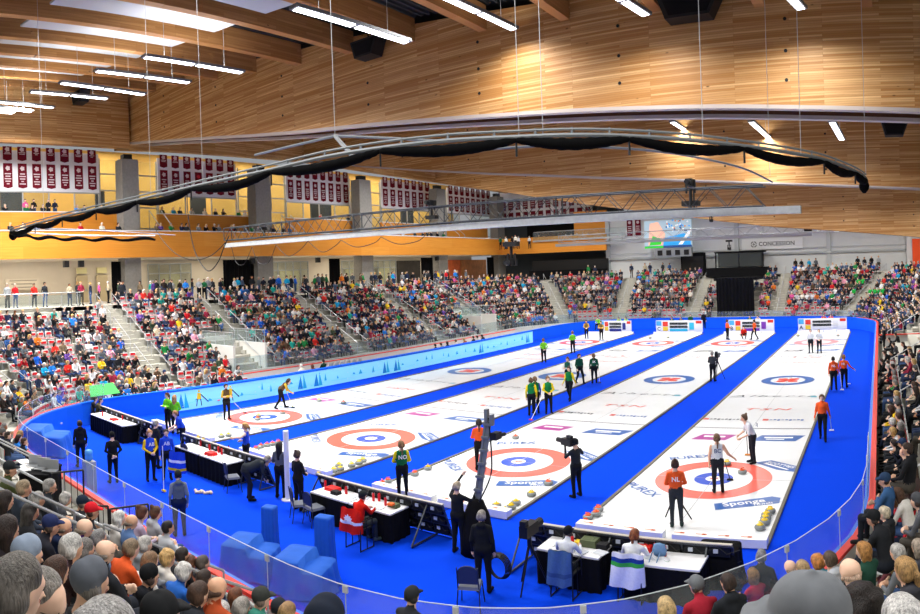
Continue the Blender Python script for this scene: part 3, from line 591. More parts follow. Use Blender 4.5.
# upper tier fronts, banner panels and windows, bay by bay (pixel columns of the photo on their real planes)
XU, XB = -45.6, -46.6
def yof(px, py, x): return at_x(px, py, x)[1]
bays = [(-60, 99, 7, 125, (-99, 0)), (158, 236, 7, 262, 0), (286, 349, 8, 370, 0), (381, 430, 7, 425, 0), (447, 490, 8, 487, 0), (497, 541, 8, 0, 0)]
bn = ['first', 'second', 'third', 'fourth', 'fifth', 'sixth']
M_maroon = mat('maroon_banner', '6e1626', .8, spec=.1, noise=.08); M_bprint = mat('banner_print', 'd8c9cc', .8); M_bprint2 = mat('banner_blue_print', '3f6fc0', .8); M_bred = mat('banner_red_print', 'd8283a', .8)
for i, (p0, p1, nb, pu, _) in enumerate(bays):
    ya, yb = yof(p0, 180, XB), yof(p1, 180, XB); zb, zt = 14.35, 17.6
    mb = MB(); mb.box((XB-.1, (ya+yb)/2, (zb+zt)/2), (.16, yb-ya, zt-zb)); mb.build('banner_backboard', mat('backboard_white', 'eceef2', .6), label='white board carrying maroon banners, %s from the left on the left wall' % bn[i], cat='board', group='white banner boards')
    n = nb if i else 11; w = (yb-ya)/n; first = True
    for k in range(n):
        for row in (0, 1):
            zt_, zb_ = ((16.55, 14.55), (17.9, 16.75))[row]; yc = ya+w*(k+.5); bw = w*.62; b = MB()
            b.add([(XB+.02, yc-bw/2, zb_+.1), (XB+.02, yc, zb_), (XB+.02, yc+bw/2, zb_+.1), (XB+.02, yc+bw/2, zt_), (XB+.02, yc-bw/2, zt_)], [(0, 1, 2, 3, 4)], 0); b.prism([(XB-.0, yc-bw/2, zb_+.1), (XB-.0, yc, zb_), (XB-.0, yc+bw/2, zb_+.1), (XB-.0, yc+bw/2, zt_), (XB-.0, yc-bw/2, zt_)], (.015, 0, 0), 0)
            H = zt_-zb_; X2 = XB+.026
            kk = (k*5+i*3+row) % 4; c_ = [1, 2, 3, 1][kk] if row == 0 else 1
            zc = zt_-H*.2; m = 10
            b.poly([(X2, yc+bw*.26*math.cos(2*PI*j/m)*(.8+.3*(j % 2)), zc+bw*.26*math.sin(2*PI*j/m)*(.8+.3*(j % 2))) for j in range(m)], c_)
            for j in range(5 if row == 0 else 2): ww = bw*(.7, .55, .74, .6, .3)[(j+kk) % 5]; zz = zt_-H*(.42+.1*j); b.poly([(X2, yc-ww/2, zz-H*.022), (X2, yc+ww/2, zz-H*.022), (X2, yc+ww/2, zz+H*.022), (X2, yc-ww/2, zz+H*.022)], 1)
            if visible((XB, yc, (zt_+zb_)/2), 4):
                b.build('banner', [M_maroon, M_bprint, M_bprint2 if (i, k) == (0, 8) else M_bprint, M_bred if i == 1 else M_bprint], label='maroon banner, %s from the left in the %s row of the %s board' % (NW[k], ('lower', 'upper')[row], bn[i]), cat='banner', group='maroon championship banners')
    # glazing below the boards
    g = MB(); n2 = max(2, int((yb-ya)/2.2))
    for k in range(n2+1): yk = ya+(yb-ya)*k/n2; g.box((XB-.1, yk, 12.9), (.12, .09, 2.9))
    g.box((XB-.1, (ya+yb)/2, 14.3), (.12, yb-ya, .1)); g.box((XB-.1, (ya+yb)/2, 11.5), (.12, yb-ya, .1)); wo = ST(g.build('window_%d' % (i+1), M_frame))
    g = MB()
    for k in range(n2):
        if k % 3 != 1: g.box((XB-.1, ya+(yb-ya)*(k+.5)/n2, 12.9), (.02, (yb-ya)/n2-.1, 2.8))
    g.build('pane', M_wglass, wo)
    if pu:
        u0 = yof(p0 if i else -60, 215, XU); u1 = yof(pu, 215, XU); fascia('upper_timber_fascia', XU, 11.2, 12.55, u0, u1, 'raised orange wood balcony front, %s from the left' % bn[i])
# glazing between the boards: frames with mullions, yellow room beyond
for i, (a, b) in enumerate(((100, 157), (238, 285), (350, 380), (431, 446))):
    ya, yb = yof(a, 200, XB-.3), yof(b, 200, XB-.3); g = MB()
    for k in range(4): g.box((XB-.3, ya+(yb-ya)*k/3, 14.2), (.14, .12, 6.2))
    for z in (11.4, 13.2, 14.6, 16): g.box((XB-.3, (ya+yb)/2, z), (.12, yb-ya, .1))
    wo = ST(g.build('window_%d' % (i+7), M_frame)); g = MB(); g.box((XB-.3, (ya+yb)/2, 14.2), (.02, yb-ya-.1, 6)); g.build('pane', M_wglass, wo)
    st = MB()
    for q in (0, 1): st.tube([(XU-.3, yb-.2-q*1.2, 12.9), (XU+1.6, yb-.2-q*1.2, 11.3)], .04); st.tube([(XU+1.6, yb-.2-q*1.2, 11.3), (XU+1.6, yb-.2-q*1.2, 9.6)], .03); st.tube([(XU-.3, yb-.2-q*1.2, 12.9), (XU-.3, yb-.2-q*1.2, 11.4)], .03)
    for k in range(7): st.box((XU+1.5-k*.3, yb-.8, 9.7+k*.26), (.3, 1.2, .26), 1)
    st.build('balcony_stairs', [M_alu, M_conc], label='short steps with steel rails behind the %s concrete column' % bn[i], cat='stairs', group='short balcony stairs')
# interior partitions and doors seen in the lounge
for a, b, h in ((0, 22, 0), (95, 104, 0), (190, 205, 0), (310, 330, 0), (400, 412, 0)):
    ya, yb = yof(a, 190, -49.5), yof(b, 190, -49.5); mb = MB(); mb.box((-49.5, (ya+yb)/2, 13.1), (.2, yb-ya, 3.6)); ST(mb.build('wall_partition', mat('lounge_dark', '4a5256', .6)))
# corridor: doors, glass doors, drapes, pillars
XW = -49.0
def cor(name, a, b, z0, z1, m, label=None, cat=None, x=XW, th=.15, kind=None, group=None):
    ya, yb = yof(a, 280, x), yof(b, 280, x); mb = MB(); mb.box((x+th/2, (ya+yb)/2, (z0+z1)/2), (th, abs(yb-ya), z1-z0), 0); return mb.build(name, m, label=label, cat=cat, kind=kind, group=group), ya, yb
M_door = mat('door_beige', 'cbbb98', .6)
for i, (a, b) in enumerate(((76, 87), (96, 107))):
    o, ya, yb = cor('door_%d' % (i+1), a, b, 5.2, 7.5, M_door, kind='structure'); m2 = MB(); m2.box((XW+.1, (ya+yb)/2, 7.9), (.1, yb-ya-.1, .5), 0); m2.build('transom', mat('transom_light', 'e8e0a8', .4), o); m2 = MB(); m2.box((XW+.2, yb-.2, 6.25), (.06, .12, .2)); m2.build('door_handle', M_alu, o)
k = 3
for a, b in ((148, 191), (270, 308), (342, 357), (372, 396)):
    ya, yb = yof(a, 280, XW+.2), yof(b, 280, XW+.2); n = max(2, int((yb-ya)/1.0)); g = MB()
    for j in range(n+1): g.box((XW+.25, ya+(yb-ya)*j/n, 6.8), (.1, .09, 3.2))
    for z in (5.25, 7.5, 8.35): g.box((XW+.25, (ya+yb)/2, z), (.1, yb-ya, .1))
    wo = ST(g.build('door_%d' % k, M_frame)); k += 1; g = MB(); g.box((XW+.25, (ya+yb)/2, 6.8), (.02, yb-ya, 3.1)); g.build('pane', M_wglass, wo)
    bk = MB(); bk.box((XW+.18, (ya+yb)/2, 6.5), (.04, (yb-ya)*.5, 2.2)); bk.build('shade', mat('painted_doorway_light', 'e2d8b4', .7), wo)  # pale backing added behind the glass, its colour standing in for a lit room
for a, b, w in ((112, 121, 'left of the first column'), (224, 254, 'left of the second column'), (330, 340, 'between the second and third columns'), (422, 433, 'left of the fourth column'), (488, 494, 'left of the fifth column')):
    ya, yb = yof(a, 280, XC), yof(b, 280, XC); mb = MB(); nn = 24; P = [(XC+.06*math.sin(j*1.9), ya+(yb-ya)*j/nn) for j in range(nn+1)]
    mb.add([(x_, y_, 5.2) for x_, y_ in P]+[(x_, y_, 8.5) for x_, y_ in P]+[(x_-.08, y_, 5.2) for x_, y_ in P]+[(x_-.08, y_, 8.5) for x_, y_ in P], [f for j in range(nn) for f in ((j, j+1, nn+2+j, nn+1+j), (2*nn+2+j+1, 2*nn+2+j, 3*nn+3+j, 3*nn+4+j))], 0)
    mb.build('black_drape', M_dark, label='black curtain hanging under the balcony '+w, cat='curtain', group='black curtains under the balcony')
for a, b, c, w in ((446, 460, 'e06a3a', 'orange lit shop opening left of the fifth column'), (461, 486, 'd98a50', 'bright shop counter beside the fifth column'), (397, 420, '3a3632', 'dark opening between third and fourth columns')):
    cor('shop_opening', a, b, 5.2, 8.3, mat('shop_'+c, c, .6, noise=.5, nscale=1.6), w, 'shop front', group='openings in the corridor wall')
p = at_x(22, 278, XW); mb = MB(); mb.box((XW+.25, p[1], 6.9), (.04, 3.0, .9)); 
for j in range(3): mb.box((XW+.28, p[1], 7.2-.28*j), (.02, 2.4-.3*j, .1), 1)
mb.build('wall_sign', [M_beige, mat('sign_letters', 'a89f90', .7)], label='pale wall sign with three faded lines on the corridor wall', cat='sign')
for a, wl in ((66, 'left of the two beige doors'), (81, 'above the left beige door'), (252, 'before the second column'), (318, 'between the second and third columns'), (437, 'at the fourth column')):
    p = at_x(a, 263, XC+.6); mb = MB(); mb.box((XC+.6, p[1], 8.35), (.35, .4, .5)); mb.box((XC+.79, p[1], 8.35), (.02, .3, .4), 1); mb.build('hanging_speaker', [M_black, mat('speaker_grille', '33363a', .7)], label='small dark box speaker under the orange balcony front, '+wl, cat='speaker', group='small speakers under the balcony')
# ---------------------------------------------------------------- back wall and its fittings
mb = MB(); mb.box((-7, 60.2, 9), (42, .4, 9)); ST(mb.build('wall_back', M_wall))
mb = MB(); mb.box((-36, 62.5, 11), (18, .3, 13)); ST(mb.build('wall_far_corner', mat('dark_lounge', '3b4248', .7)))
mb = MB()
for x_ in (-28.2, -11.6, -.6, 8.8): mb.box((x_, 59.85, 9), (.5, .35, 9))
ST(mb.build('trim_1', mat('pilaster', 'b9bfc3', .7)))
mb = MB(); mb.box((-9, 59.8, 7.6), (38, .2, .22)); mb.box((-9, 59.8, 8.2), (38, .08, .05)); ST(mb.build('trim_2', mat('ledge', 'aab0b4', .7)))
mb = MB(); mb.box((12, 59.2, 9), (7, .4, 9)); mb.box((9.6, 58.6, 7), (.9, .4, 3.6), 1); mb.box((14, 58.5, 7.2), (7, .3, 1.8), 2); ST(mb.build('wall_right_corner', [M_wall, mat('orange_frame', 'e8501e', .6), mat('kiosk_dark', '24262a', .6)]))
mb = MB(); mb.box((-7.3, 59.75, 8.75), (7.3, .08, 1.25), 0); Mx = frame((-6.75, 59.69, 8.75), (1, 0, 0), (0, 0, 1))
add_text(mb, 'CONCESSION', Mx, .69, 1, bold=True)
for q in range(4):
    a0 = q*PI/2+.2; mb.add([Mx @ Vector((-2.75+r_*math.cos(a), r_*math.sin(a), 0)) for r_ in (.26, .37) for a in (a0, a0+.4, a0+.8, a0+1.2)], [(0, 1, 5, 4), (1, 2, 6, 5), (2, 3, 7, 6)], 1)
mb.box((-2.75-6.75, 59.68, 8.75), (.34, .01, .07), 1); mb.box((-2.75-6.75, 59.68, 8.75), (.07, .01, .34), 1)
mb.build('concession_sign', [mat('sign_white', 'e2e5e6', .6), mat('sign_ink', '2b3033', .6)], label='long white sign reading CONCESSION on the back wall', cat='sign')
# commentary booth
mb = MB(); bx0, bx1 = -13.7, -8.2; xc = (bx0+bx1)/2; w = bx1-bx0
mb.box((xc, 57.2, 5.6), (w+1.4, 3.6, 1.0), 0); mb.box((xc, 58.6, 7.9), (w+.3, 2.2, .15), 0)
for x_ in (bx0, xc, bx1): mb.box((x_, 57.6, 7), (.14, .14, 1.9), 1)
o = mb.build('commentary_booth', [M_dark, M_black], label='black commentary booth with wide windows under the CONCESSION wall', cat='booth')
m2 = MB(); m2.box((xc, 57.6, 7), (w, .03, 1.6)); m2.build('window', M_wglass, o); m2 = MB(); m2.box((xc, 58.8, 7), (w, .1, 1.7)); m2.build('back_panel', M_black, o)
def drape(x0, x1, y, z0, z1, label, n=40, amp=.07):
    mb = MB(); P = [(x0+(x1-x0)*j/n, y+amp*math.sin(j*1.7)+amp*.5*math.sin(j*.6)) for j in range(n+1)]
    mb.add([(a, b, z0) for a, b in P]+[(a, b, z1) for a, b in P]+[(a, b+.1, z0) for a, b in P]+[(a, b+.1, z1) for a, b in P], [f for j in range(n) for f in ((j, j+1, n+2+j, n+1+j), (2*n+3+j, 2*n+2+j, 3*n+3+j, 3*n+4+j), (n+1+j, n+2+j, 3*n+4+j, 3*n+3+j))]); return mb.build('black_curtain', M_dark, label=label, cat='curtain')
drape(-11.7, -7.7, 49.2, .1, 5.1, 'tall pleated black curtain closing the tunnel between the far scoreboards')
mb = MB(); mb.box((-9.7, 51.5, 4.95), (4.6, 4.2, .3)); mb.build('curtain_roof', M_dark, label='black canopy over the curtained tunnel in the far stand', cat='canopy')
# banner board across the far left corner
xa, xb = at_y(500, 210, 61.8)[0], at_y(592, 212, 61.8)[0]; zb = at_y(545, 224, 61.8)[2]; mb = MB(); mb.box(((xa+xb)/2, 61.9, zb+2.4), (xb-xa, .16, 4.8)); mb.build('banner_backboard', mat('backboard_white', 'eceef2', .6), label='white board with small maroon banners in the far left corner, above the glass railing', cat='board', group='white banner boards')
for k in range(12):
    x_ = xa+(xb-xa)*(k+.5)/12
    for row in (0, 1):
        m2 = MB(); z0_ = zb+.3+row*1.9; m2.box((x_, 61.79, z0_+.8), (.75, .03, 1.55), 0)
        for j in range(3): m2.box((x_, 61.77, z0_+.4+.3*j), (.5, .01, .1), 1)
        m2.build('banner', [M_maroon, M_bprint], label='small maroon banner in the far left corner, %s from the left, %s row' % (NW[k], ('lower', 'upper')[row]), cat='banner', group='maroon championship banners')
# big video screen
a, b = at_y(644, 220, 57.5), at_y(692, 246, 57.5); xs0, xs1, zt, zb = a[0], b[0], 12.0, 8.7; xm = (xs0+xs1)/2
scm = bpy.data.materials.new('screen_picture'); scm.use_nodes = True; nt = scm.node_tree; b_ = nt.nodes['Principled BSDF']; tc = nt.nodes.new('ShaderNodeTexCoord'); vo = nt.nodes.new('ShaderNodeTexVoronoi'); vo.inputs['Scale'].default_value = 1.5
nt.links.new(tc.outputs['Object'], vo.inputs['Vector']); hs = nt.nodes.new('ShaderNodeHueSaturation'); hs.inputs['Saturation'].default_value = 1.1; hs.inputs['Value'].default_value = 1.1; nt.links.new(vo.outputs['Color'], hs.inputs['Color']); nt.links.new(hs.outputs[0], b_.inputs['Emission Color']); b_.inputs['Emission Strength'].default_value = .45; nt.links.new(hs.outputs[0], b_.inputs['Base Color'])
mb = MB(); mb.box((xm, 57.6, (zt+zb)/2), (xs1-xs0, .3, zt-zb), 0)
def scr(pts, mi, dy=.005): mb.poly([(xs0+(xs1-xs0)*u, 57.45-dy, zb+(zt-zb)*v) for u, v in pts], mi)
scr([(.08, .1), (.4, .1), (.45, .5), (.3, .95), (.12, .9)], 1); scr([(.1, .1), (.35, .12), (.38, .3), (.18, .45)], 2, .01); scr([(.4, .08), (.98, .08), (.98, .3), (.85, .5), (.4, .35)], 3); scr([(.72, .1), (.8, .1), (1, .55), (1, .7)], 5, .012); scr([(0, 0), (1, 0), (1, .08), (0, .08)], 4, .01); scr([(0, 0), (.4, 0), (.4, .07), (0, .07)], 2, .014)
E_ = lambda n, h: mat(n, h, .5, emit=h, es=.5)
for k in range(40):
    u, v = R.uniform(.45, .97), R.uniform(.52, .97); scr([(u, v), (u+.03, v), (u+.03, v+.05), (u, v+.05)], R.choice([3, 4, 5, 6]), .02)
mb.build('video_screen', [E_('scr_base', '9fb6c4'), E_('scr_face', 'e8b8a0'), E_('scr_green', '35c23a'), E_('scr_blue', '2f9be0'), E_('scr_navy', '28457a'), E_('scr_white', 'eef2f4'), E_('scr_orange', 'd9873a')], label='large hanging video screen showing a colourful crowd scene above the far stand', cat='screen')
mb = MB(); mb.box((xm+.6, 57.6, 8.1), (4.6, .5, 1.0), 0)
for k in range(4): mb.box((xm-1.+k*1.1, 57.3, 8.1), (.6, .05, .6), 1)
mb.build('scoreboard_box', [mat('scorebox', '8d9296', .6), M_black], label='grey box with four dark square panels below the video screen', cat='scoreboard')
for x_ in (-25.2, -24.1):
    mb = MB(); mb.box((x_, 59.9, 11.5), (.75, .04, 2.1), 0); mb.poly([(x_+.2*math.cos(j*.63), 59.87, 12.1+.2*math.sin(j*.63)) for j in range(10)][::-1], 1)
    for j in range(4): mb.box((x_, 59.87, 11.6-.24*j), (.5-.08*(j % 2), .01, .08), 1)
    mb.build('banner', [M_maroon, M_bprint], label='maroon banner on the white back wall, %s of the pair left of the video screen' % ('left' if x_ < -24.5 else 'right'), cat='banner')
mb = MB(); mb.box((-16.8, 58.9, 6.6), (3., .5, 2.8), 0); mb.box((-16.8, 58.6, 6.5), (2.6, .1, 2.2), 1); mb.build('interview_booth', [M_dark, M_black], label='black curtained booth against the back wall below the video screen', cat='booth')
# far balcony glass railing and the dark bar below it
mb = MB(); mb.box((-31.6, 58.2, 10.9), (13, .04, 1.1), 0); o = mb.build('balcony_glass', M_glass, label='green-tinted glass railing on the far end balcony', cat='glass railing'); m2 = MB(); m2.tube([(-38, 58.2, 11.48), (-25, 58.2, 11.48)], .04); m2.box((-31.6, 58.2, 10.3), (13, .3, .2)); m2.build('rail', M_alu, o)
mb = MB(); mb.box((-33.5, 59.4, 6.9), (10.8, .4, 1.7), 0); mb.box((-33.5, 58.6, 5.9), (10.8, .7, 1.1), 1); mb.build('far_bar', [M_black, M_dark], label='dark serving counter with black front under the far end of the balcony', cat='counter')
mb = MB(); mb.box((-37.5, 62, 13), (7, .3, 4.0)); ST(mb.build('wall_orange_panel', M_dark)); mb = MB(); mb.box((-30.6, 60, 12.1), (4.6, .3, 3.6)); ST(mb.build('wall_wood_panel', M_fascx))
# ---------------------------------------------------------------- roof: deep glulam box beams, purlins, deck, lamps
def interp(P, x):
    P = sorted(P)
    if x <= P[0][0]: return P[0][1]+(x-P[0][0])*(P[1][1]-P[0][1])/(P[1][0]-P[0][0])
    for a, b in zip(P, P[1:]):
        if x <= b[0]: return a[1]+(x-a[0])*(b[1]-a[1])/(b[0]-a[0])
    a, b = P[-2], P[-1]; return b[1]+(x-b[0])*(b[1]-a[1])/(b[0]-a[0])
def curve(pix, y): return [(p[0], p[2]) for p in (at_y(a, b, y) for a, b in pix)]
Z1 = curve([(150, 141.5), (200, 138), (250, 135.3), (300, 131.5), (350, 126), (400, 121.5), (450, 117.8), (500, 114.5), (550, 111.3), (600, 108.8), (650, 107.2), (700, 106), (750, 106), (800, 106.8), (860, 108), (920, 109.8)], 5.2)
Z2 = curve([(330, 162.5), (357, 166), (420, 170), (490, 173.3), (600, 177.2), (690, 180), (770, 182.8), (850, 185.5), (920, 188.3)], 24.)
Z3 = curve([(450, 184.5), (500, 191.5), (542, 198), (590, 205), (670, 214.5), (720, 221), (770, 226.5), (842, 231), (920, 237)], 45.)
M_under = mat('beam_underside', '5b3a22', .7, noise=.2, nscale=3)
def beam(Z, y, wid, H, x0, x1, label, flange=True, n=60, W=.38, fh=.15):
    mb = MB(); fl = MB(); V = []
    for i in range(n+1):
        x = x0+(x1-x0)*i/n; z = interp(Z, x); V += [(x, y, z), (x, y, z+H), (x, y+wid, z+H), (x, y+wid, z), (x, y+.35, z), (x, y+.35, z+.5), (x, y+wid-.35, z+.5), (x, y+wid-.35, z)]
    F = []; 
    for i in range(n):
        a, b = i*8, i*8+8
        for k, mi in ((0, 0), (1, 0), (2, 0)): F.append(((a+k, b+k, b+k+1, a+k+1)[::-1], mi))
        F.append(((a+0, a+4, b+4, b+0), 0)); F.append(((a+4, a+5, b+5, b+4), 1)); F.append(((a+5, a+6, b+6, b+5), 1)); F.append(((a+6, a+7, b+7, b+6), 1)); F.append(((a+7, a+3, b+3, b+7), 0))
    o = len(mb.v); mb.v += V; mb.f += [f for f, _ in F]; mb.m += [m for _, m in F]; mb.add([V[k] for k in (0, 1, 2, 3)], [(0, 1, 2, 3)]); mb.add([V[-8+k] for k in (0, 1, 2, 3)], [(3, 2, 1, 0)])
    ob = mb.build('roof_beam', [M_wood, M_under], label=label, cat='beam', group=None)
    if flange:
        for yy in (y-.01, y+wid-.36):
            fl_ = MB(); P = []
            for i in range(n+1):
                x = x0+(x1-x0)*i/n; z = interp(Z, x); P += [(x, yy, z-fh*.6), (x, yy, z+fh*.4), (x, yy+W, z+fh*.4), (x, yy+W, z-fh*.6)]
            fl_.v = P; fl_.f = [tuple((i*4+k, i*4+4+k, i*4+4+(k+1) % 4, i*4+(k+1) % 4)) for i in range(n) for k in range(4)]; fl_.m = [0]*len(fl_.f); fl_.build('steel_flange', mat('flange', 'b9ada5', .6), ob)
    bo = MB(); x = x0+6
    while x < x1:
        z = interp(Z, x)
        for h in (1.0, 2.1, 3.3): bo.tube([(x, y-.02, z+h), (x, y+.01, z+h)], .07, 8)
        x += 6.7
    bo.build('bolt', M_black, ob); return ob
B1 = beam(Z1, 5.2, 2.2, 4.6, -44.2, 26, 'nearest deep glulam roof beam spanning the whole arena')
B2 = beam(Z2, 24., 1.2, 4.4, -44.2, 26, 'second glulam roof beam, behind the row of short lamps', W=.14, fh=.09)
B3 = beam(Z3, 45., 1.5, 5.5, -44.2, 26, 'farthest glulam roof beam dipping towards the white back wall', False)
# header along the left wall
mb = MB(); pts = []
for px, py in ((0, 144.5), (60, 145), (116, 145.5)): pts.append(at_x(px, py, -43.4))
zh = sum(p[2] for p in pts)/3; mb.box((-43.6, (-24+5.0)/2, zh+2.3), (.4, 29, 4.6)); ob = mb.build('header_beam', M_woody, label='glulam header above the leftmost maroon banner board', cat='beam')
pts = [at_x(px, py, -43.6) for px, py in ((118, 149.5), (170, 151), (240, 156), (300, 161), (337, 166))]
mb = MB(); V = []
for p in pts: V += [(-43.8, p[1], p[2]), (-43.8, p[1], p[2]+4), (-44.3, p[1], p[2]+4), (-44.3, p[1], p[2])]
n = len(pts); mb.v = [tuple(map(float, v)) for v in V]; mb.f = [(i*4+k, i*4+4+k, i*4+4+(k+1) % 4, i*4+(k+1) % 4) for i in range(n-1) for k in range(4)]; mb.m = [0]*len(mb.f); mb.build('header_beam', M_woody, label='glulam header above the second maroon banner board', cat='beam')
pts = [at_x(px, py, -43.6) for px, py in ((337, 166.5), (380, 173), (420, 179.5), (450, 184), (500, 191.5), (530, 196.5))]
mb = MB(); V = []
for p in pts: V += [(-43.8, p[1], p[2]), (-43.8, p[1], p[2]+4), (-44.3, p[1], p[2]+4), (-44.3, p[1], p[2])]
n = len(pts); mb.v = [tuple(map(float, v)) for v in V]; mb.f = [(i*4+k, i*4+4+k, i*4+4+(k+1) % 4, i*4+(k+1) % 4) for i in range(n-1) for k in range(4)]; mb.m = [0]*len(mb.f); mb.build('header_beam', M_woody, label='glulam header above the third and farther banner boards', cat='beam')
# roof deck
def zdeck(x): return interp(Z1, x)+5.0
mb = MB(); n = 46
for i in range(n):
    xa, xb = -53+(80*i/n), -53+80*(i+1)/n; za, zb_ = zdeck(xa), zdeck(xb)
    mb.add([(xa, -24, za), (xb, -24, zb_), (xb, 62, zb_), (xa, 62, za)], [(0, 3, 2, 1)])
ST(mb.build('ceiling', M_deck))
rb = MB(); x = -46
while x < 8:
    for y0_, y1_ in ((-22, 5.2), (7.4, 24)): rb.box((x, (y0_+y1_)/2, zdeck(x)-.06), (.1, y1_-y0_, .1))
    x += .42
rb.build('deck_ribs', mat('deck_rib', '4c5154', .5, metal=.5), label='dark corrugated steel decking under the roof', cat='roof decking')
pk = MB(); xs = [-43.5+4.05*k for k in range(14)]
for k, x in enumerate(xs):
    zb_ = interp(Z1, x)+3.75; mb = MB(); mb.box((x, -8.9, zb_+.55), (.42, 28.2, 1.1))
    if x < 6 and visible((x, 5., zb_), 0): mb.build('purlin', M_purl, label='wooden purlin running to the nearest roof beam, %s from the left wall' % ['first', 'second', 'third', 'fourth', 'fifth', 'sixth', 'seventh', 'eighth', 'ninth', 'tenth', 'eleventh', 'twelfth', 'thirteenth', 'fourteenth'][k], cat='purlin', group='wooden roof purlins')
    mb = MB(); z2 = interp(Z1, x)+3.9; mb.box((x, 15.7, z2+.4), (.42, 16.6, .9))
    if -24 < x < 12: mb.build('purlin', M_purl, label='short purlin between the first two roof beams, %s from the left wall' % NW[k], cat='purlin', group='purlins between the beams')
for k, x in enumerate(xs[:-1]):
    xm_ = x+2.02; z = zdeck(xm_)-.85; sl = (zdeck(x+4)-zdeck(x))/4.05
    for y0_, y1_ in ((-9.8, -1.2), (9.5, 15)):
        mb = MB(); w = 2.2 if y0_ < 0 else 1.8; mb.add([(xm_-w/2, y0_, z-sl*w/2), (xm_+w/2, y0_, z+sl*w/2), (xm_+w/2, y1_, z+sl*w/2), (xm_-w/2, y1_, z-sl*w/2)]+[(xm_-w/2, y0_, z-sl*w/2+.1), (xm_+w/2, y0_, z+sl*w/2+.1), (xm_+w/2, y1_, z+sl*w/2+.1), (xm_-w/2, y1_, z-sl*w/2+.1)], [(0, 3, 2, 1), (4, 5, 6, 7), (0, 1, 5, 4), (1, 2, 6, 5), (2, 3, 7, 6), (3, 0, 4, 7)])
        if -44 < xm_ < 4 and any(visible((xm_, q, z), 0) for q in (y0_, (y0_+y1_)/2, y1_)): mb.build('ceiling_panel', M_panel, label='pale ceiling panel %s the nearest beam, %s bay from the left wall' % ('before' if y0_ < 0 else 'behind', NW[k]), cat='ceiling panel', group='white ceiling panels')
# lamps
M_lamp = mat('lamp_tube', 'ffffff', .5, emit='f2f5ff', es=9.); M_lampb = mat('lamp_body', '7b7d80', .5, metal=.3)
def lamp(p1, p2, label, power, fixture=True):
    p1, p2 = Vector(p1), Vector(p2); c = (p1+p2)/2; L = (p2-p1).length; a = math.atan2((p2-p1).y, (p2-p1).x)
    if fixture:
        e = empty('ceiling_lamp', c, a, label=label, cat='lamp', group='long strip lamps hanging under the roof'); 
        b = MB(); b.box((0, 0, .06), (L, .42, .12), 0); lb = b.build('lamp_body', M_lampb, e)
        for q in (-1, 1): t = MB(); t.box((q*L/4, 0, -.012), (L/2-.22, .28, .03), 0); t.build('lamp_tube', M_lamp, lb)
        for q in (-1, 1): w = MB(); w.tube([(q*L*.3, 0, .1), (q*L*.3, 0, 2.2)], .012, 4); w.build('wire', M_alu, e)
    ld = bpy.data.lights.new('lamp_light', 'AREA'); ld.shape = 'RECTANGLE'; ld.size = L; ld.size_y = .4; ld.energy = power; ld.spread = 2.75; ld.color = (1., .985, .96); lo = bpy.data.objects.new('lamp_light', ld); COL.objects.link(lo); lo.location = c-Vector((0, 0, .06)); lo.rotation_euler[2] = a
    l2 = bpy.data.objects.new('added_uplight', ld.copy()); l2.data.energy = power*.1; COL.objects.link(l2); l2.location = c+Vector((0, 0, .2)); l2.rotation_euler = (PI, 0, -a)  # upward light added to brighten the wood above each lamp
LP = [((143, 57), (243, 73)), ((95, 71), (190, 83)), ((60, 83), (145, 95)), ((30, 92), (108, 99)), ((-8, 101.5), (54, 108)), ((-12, 106.5), (32, 112)), ((-20, 110), (14, 113.5)), ((293, 8), (408, 43)), ((437, -6), (515, 30)), ((596, -16), (647, 16)), ((772, -22), (802, 10)),
      ((315, 134), (329, 136)), ((348, 133), (366, 136.5)), ((385, 131), (409, 136.5)), ((422, 128), (457, 135.5)), ((468, 124.5), (501, 133.5)), ((531, 123.5), (557, 131)), ((596, 122.5), (620, 131.5)), ((672, 122), (695, 136.5)), ((751, 122), (769, 138)), ((832, 122), (842, 140))]
NW = ['first', 'second', 'third', 'fourth', 'fifth', 'sixth', 'seventh', 'eighth', 'ninth', 'tenth', 'eleventh', 'twelfth', 'thirteenth', 'fourteenth', 'fifteenth', 'sixteenth', 'seventeenth', 'eighteenth', 'nineteenth', 'twentieth', 'twenty-first', 'twenty-second', 'twenty-third', 'twenty-fourth']
PW = 760
for i, (a, b) in enumerate(LP):
    pa, pb = at_z(*a, 17.), at_z(*b, 17.); s = 5.5/np.linalg.norm(pa-pb)
    if i in (3, 4, 5, 6): s = 5.2/np.linalg.norm(pa-pb)
    if i in (4, 5, 6): s = min(s, 44.5/abs(min(pa[0], pb[0])-CAM[0]))
    if i < 11: s = min(s, ((3.4 if i > 8 else 4.3)-CAM[1])/(max(pa[1], pb[1])-CAM[1]))
    pa, pb = CAM+(pa-CAM)*s, CAM+(pb-CAM)*s
    lamp(pa, pb, ('glowing white strip lamp before the nearest beam, %s counted from bottom left' % NW[(i if i < 7 else i)] if i < 11 else 'short-looking strip lamp seen between the first two beams, %s from the left' % NW[i-11]), PW*(2.3 if i < 5 else 1.6 if i < 7 else .75 if i in (9, 10) else 1))
# the lamps of the remaining bays, behind the beams and above the near stand
for x in (-38, -30, -22, -14, -6, 2, 10):
    z = interp(Z1, x)+1.6
    for y in (-16, 29.5, 38, 50): 
        if y == -16 and x < -20: continue
        lamp((x, y-2.7, z-(0 if y < 0 else .9)), (x, y+2.7, z-(0 if y < 0 else .9)), 'x', PW*.9, False)
for y in range(-12, 56, 9):   # lamps inside the lounge and the corridor
    for x, z, e in ((-49.6, 18.9, 520), (-46.2, 8.7, 170)):
        ld = bpy.data.lights.new('room_light', 'AREA'); ld.shape = 'RECTANGLE'; ld.size = 1.2; ld.size_y = 6; ld.energy = e; ld.color = (1, .9, .74); lo = bpy.data.objects.new('room_light', ld); COL.objects.link(lo); lo.location = (x, y, z)
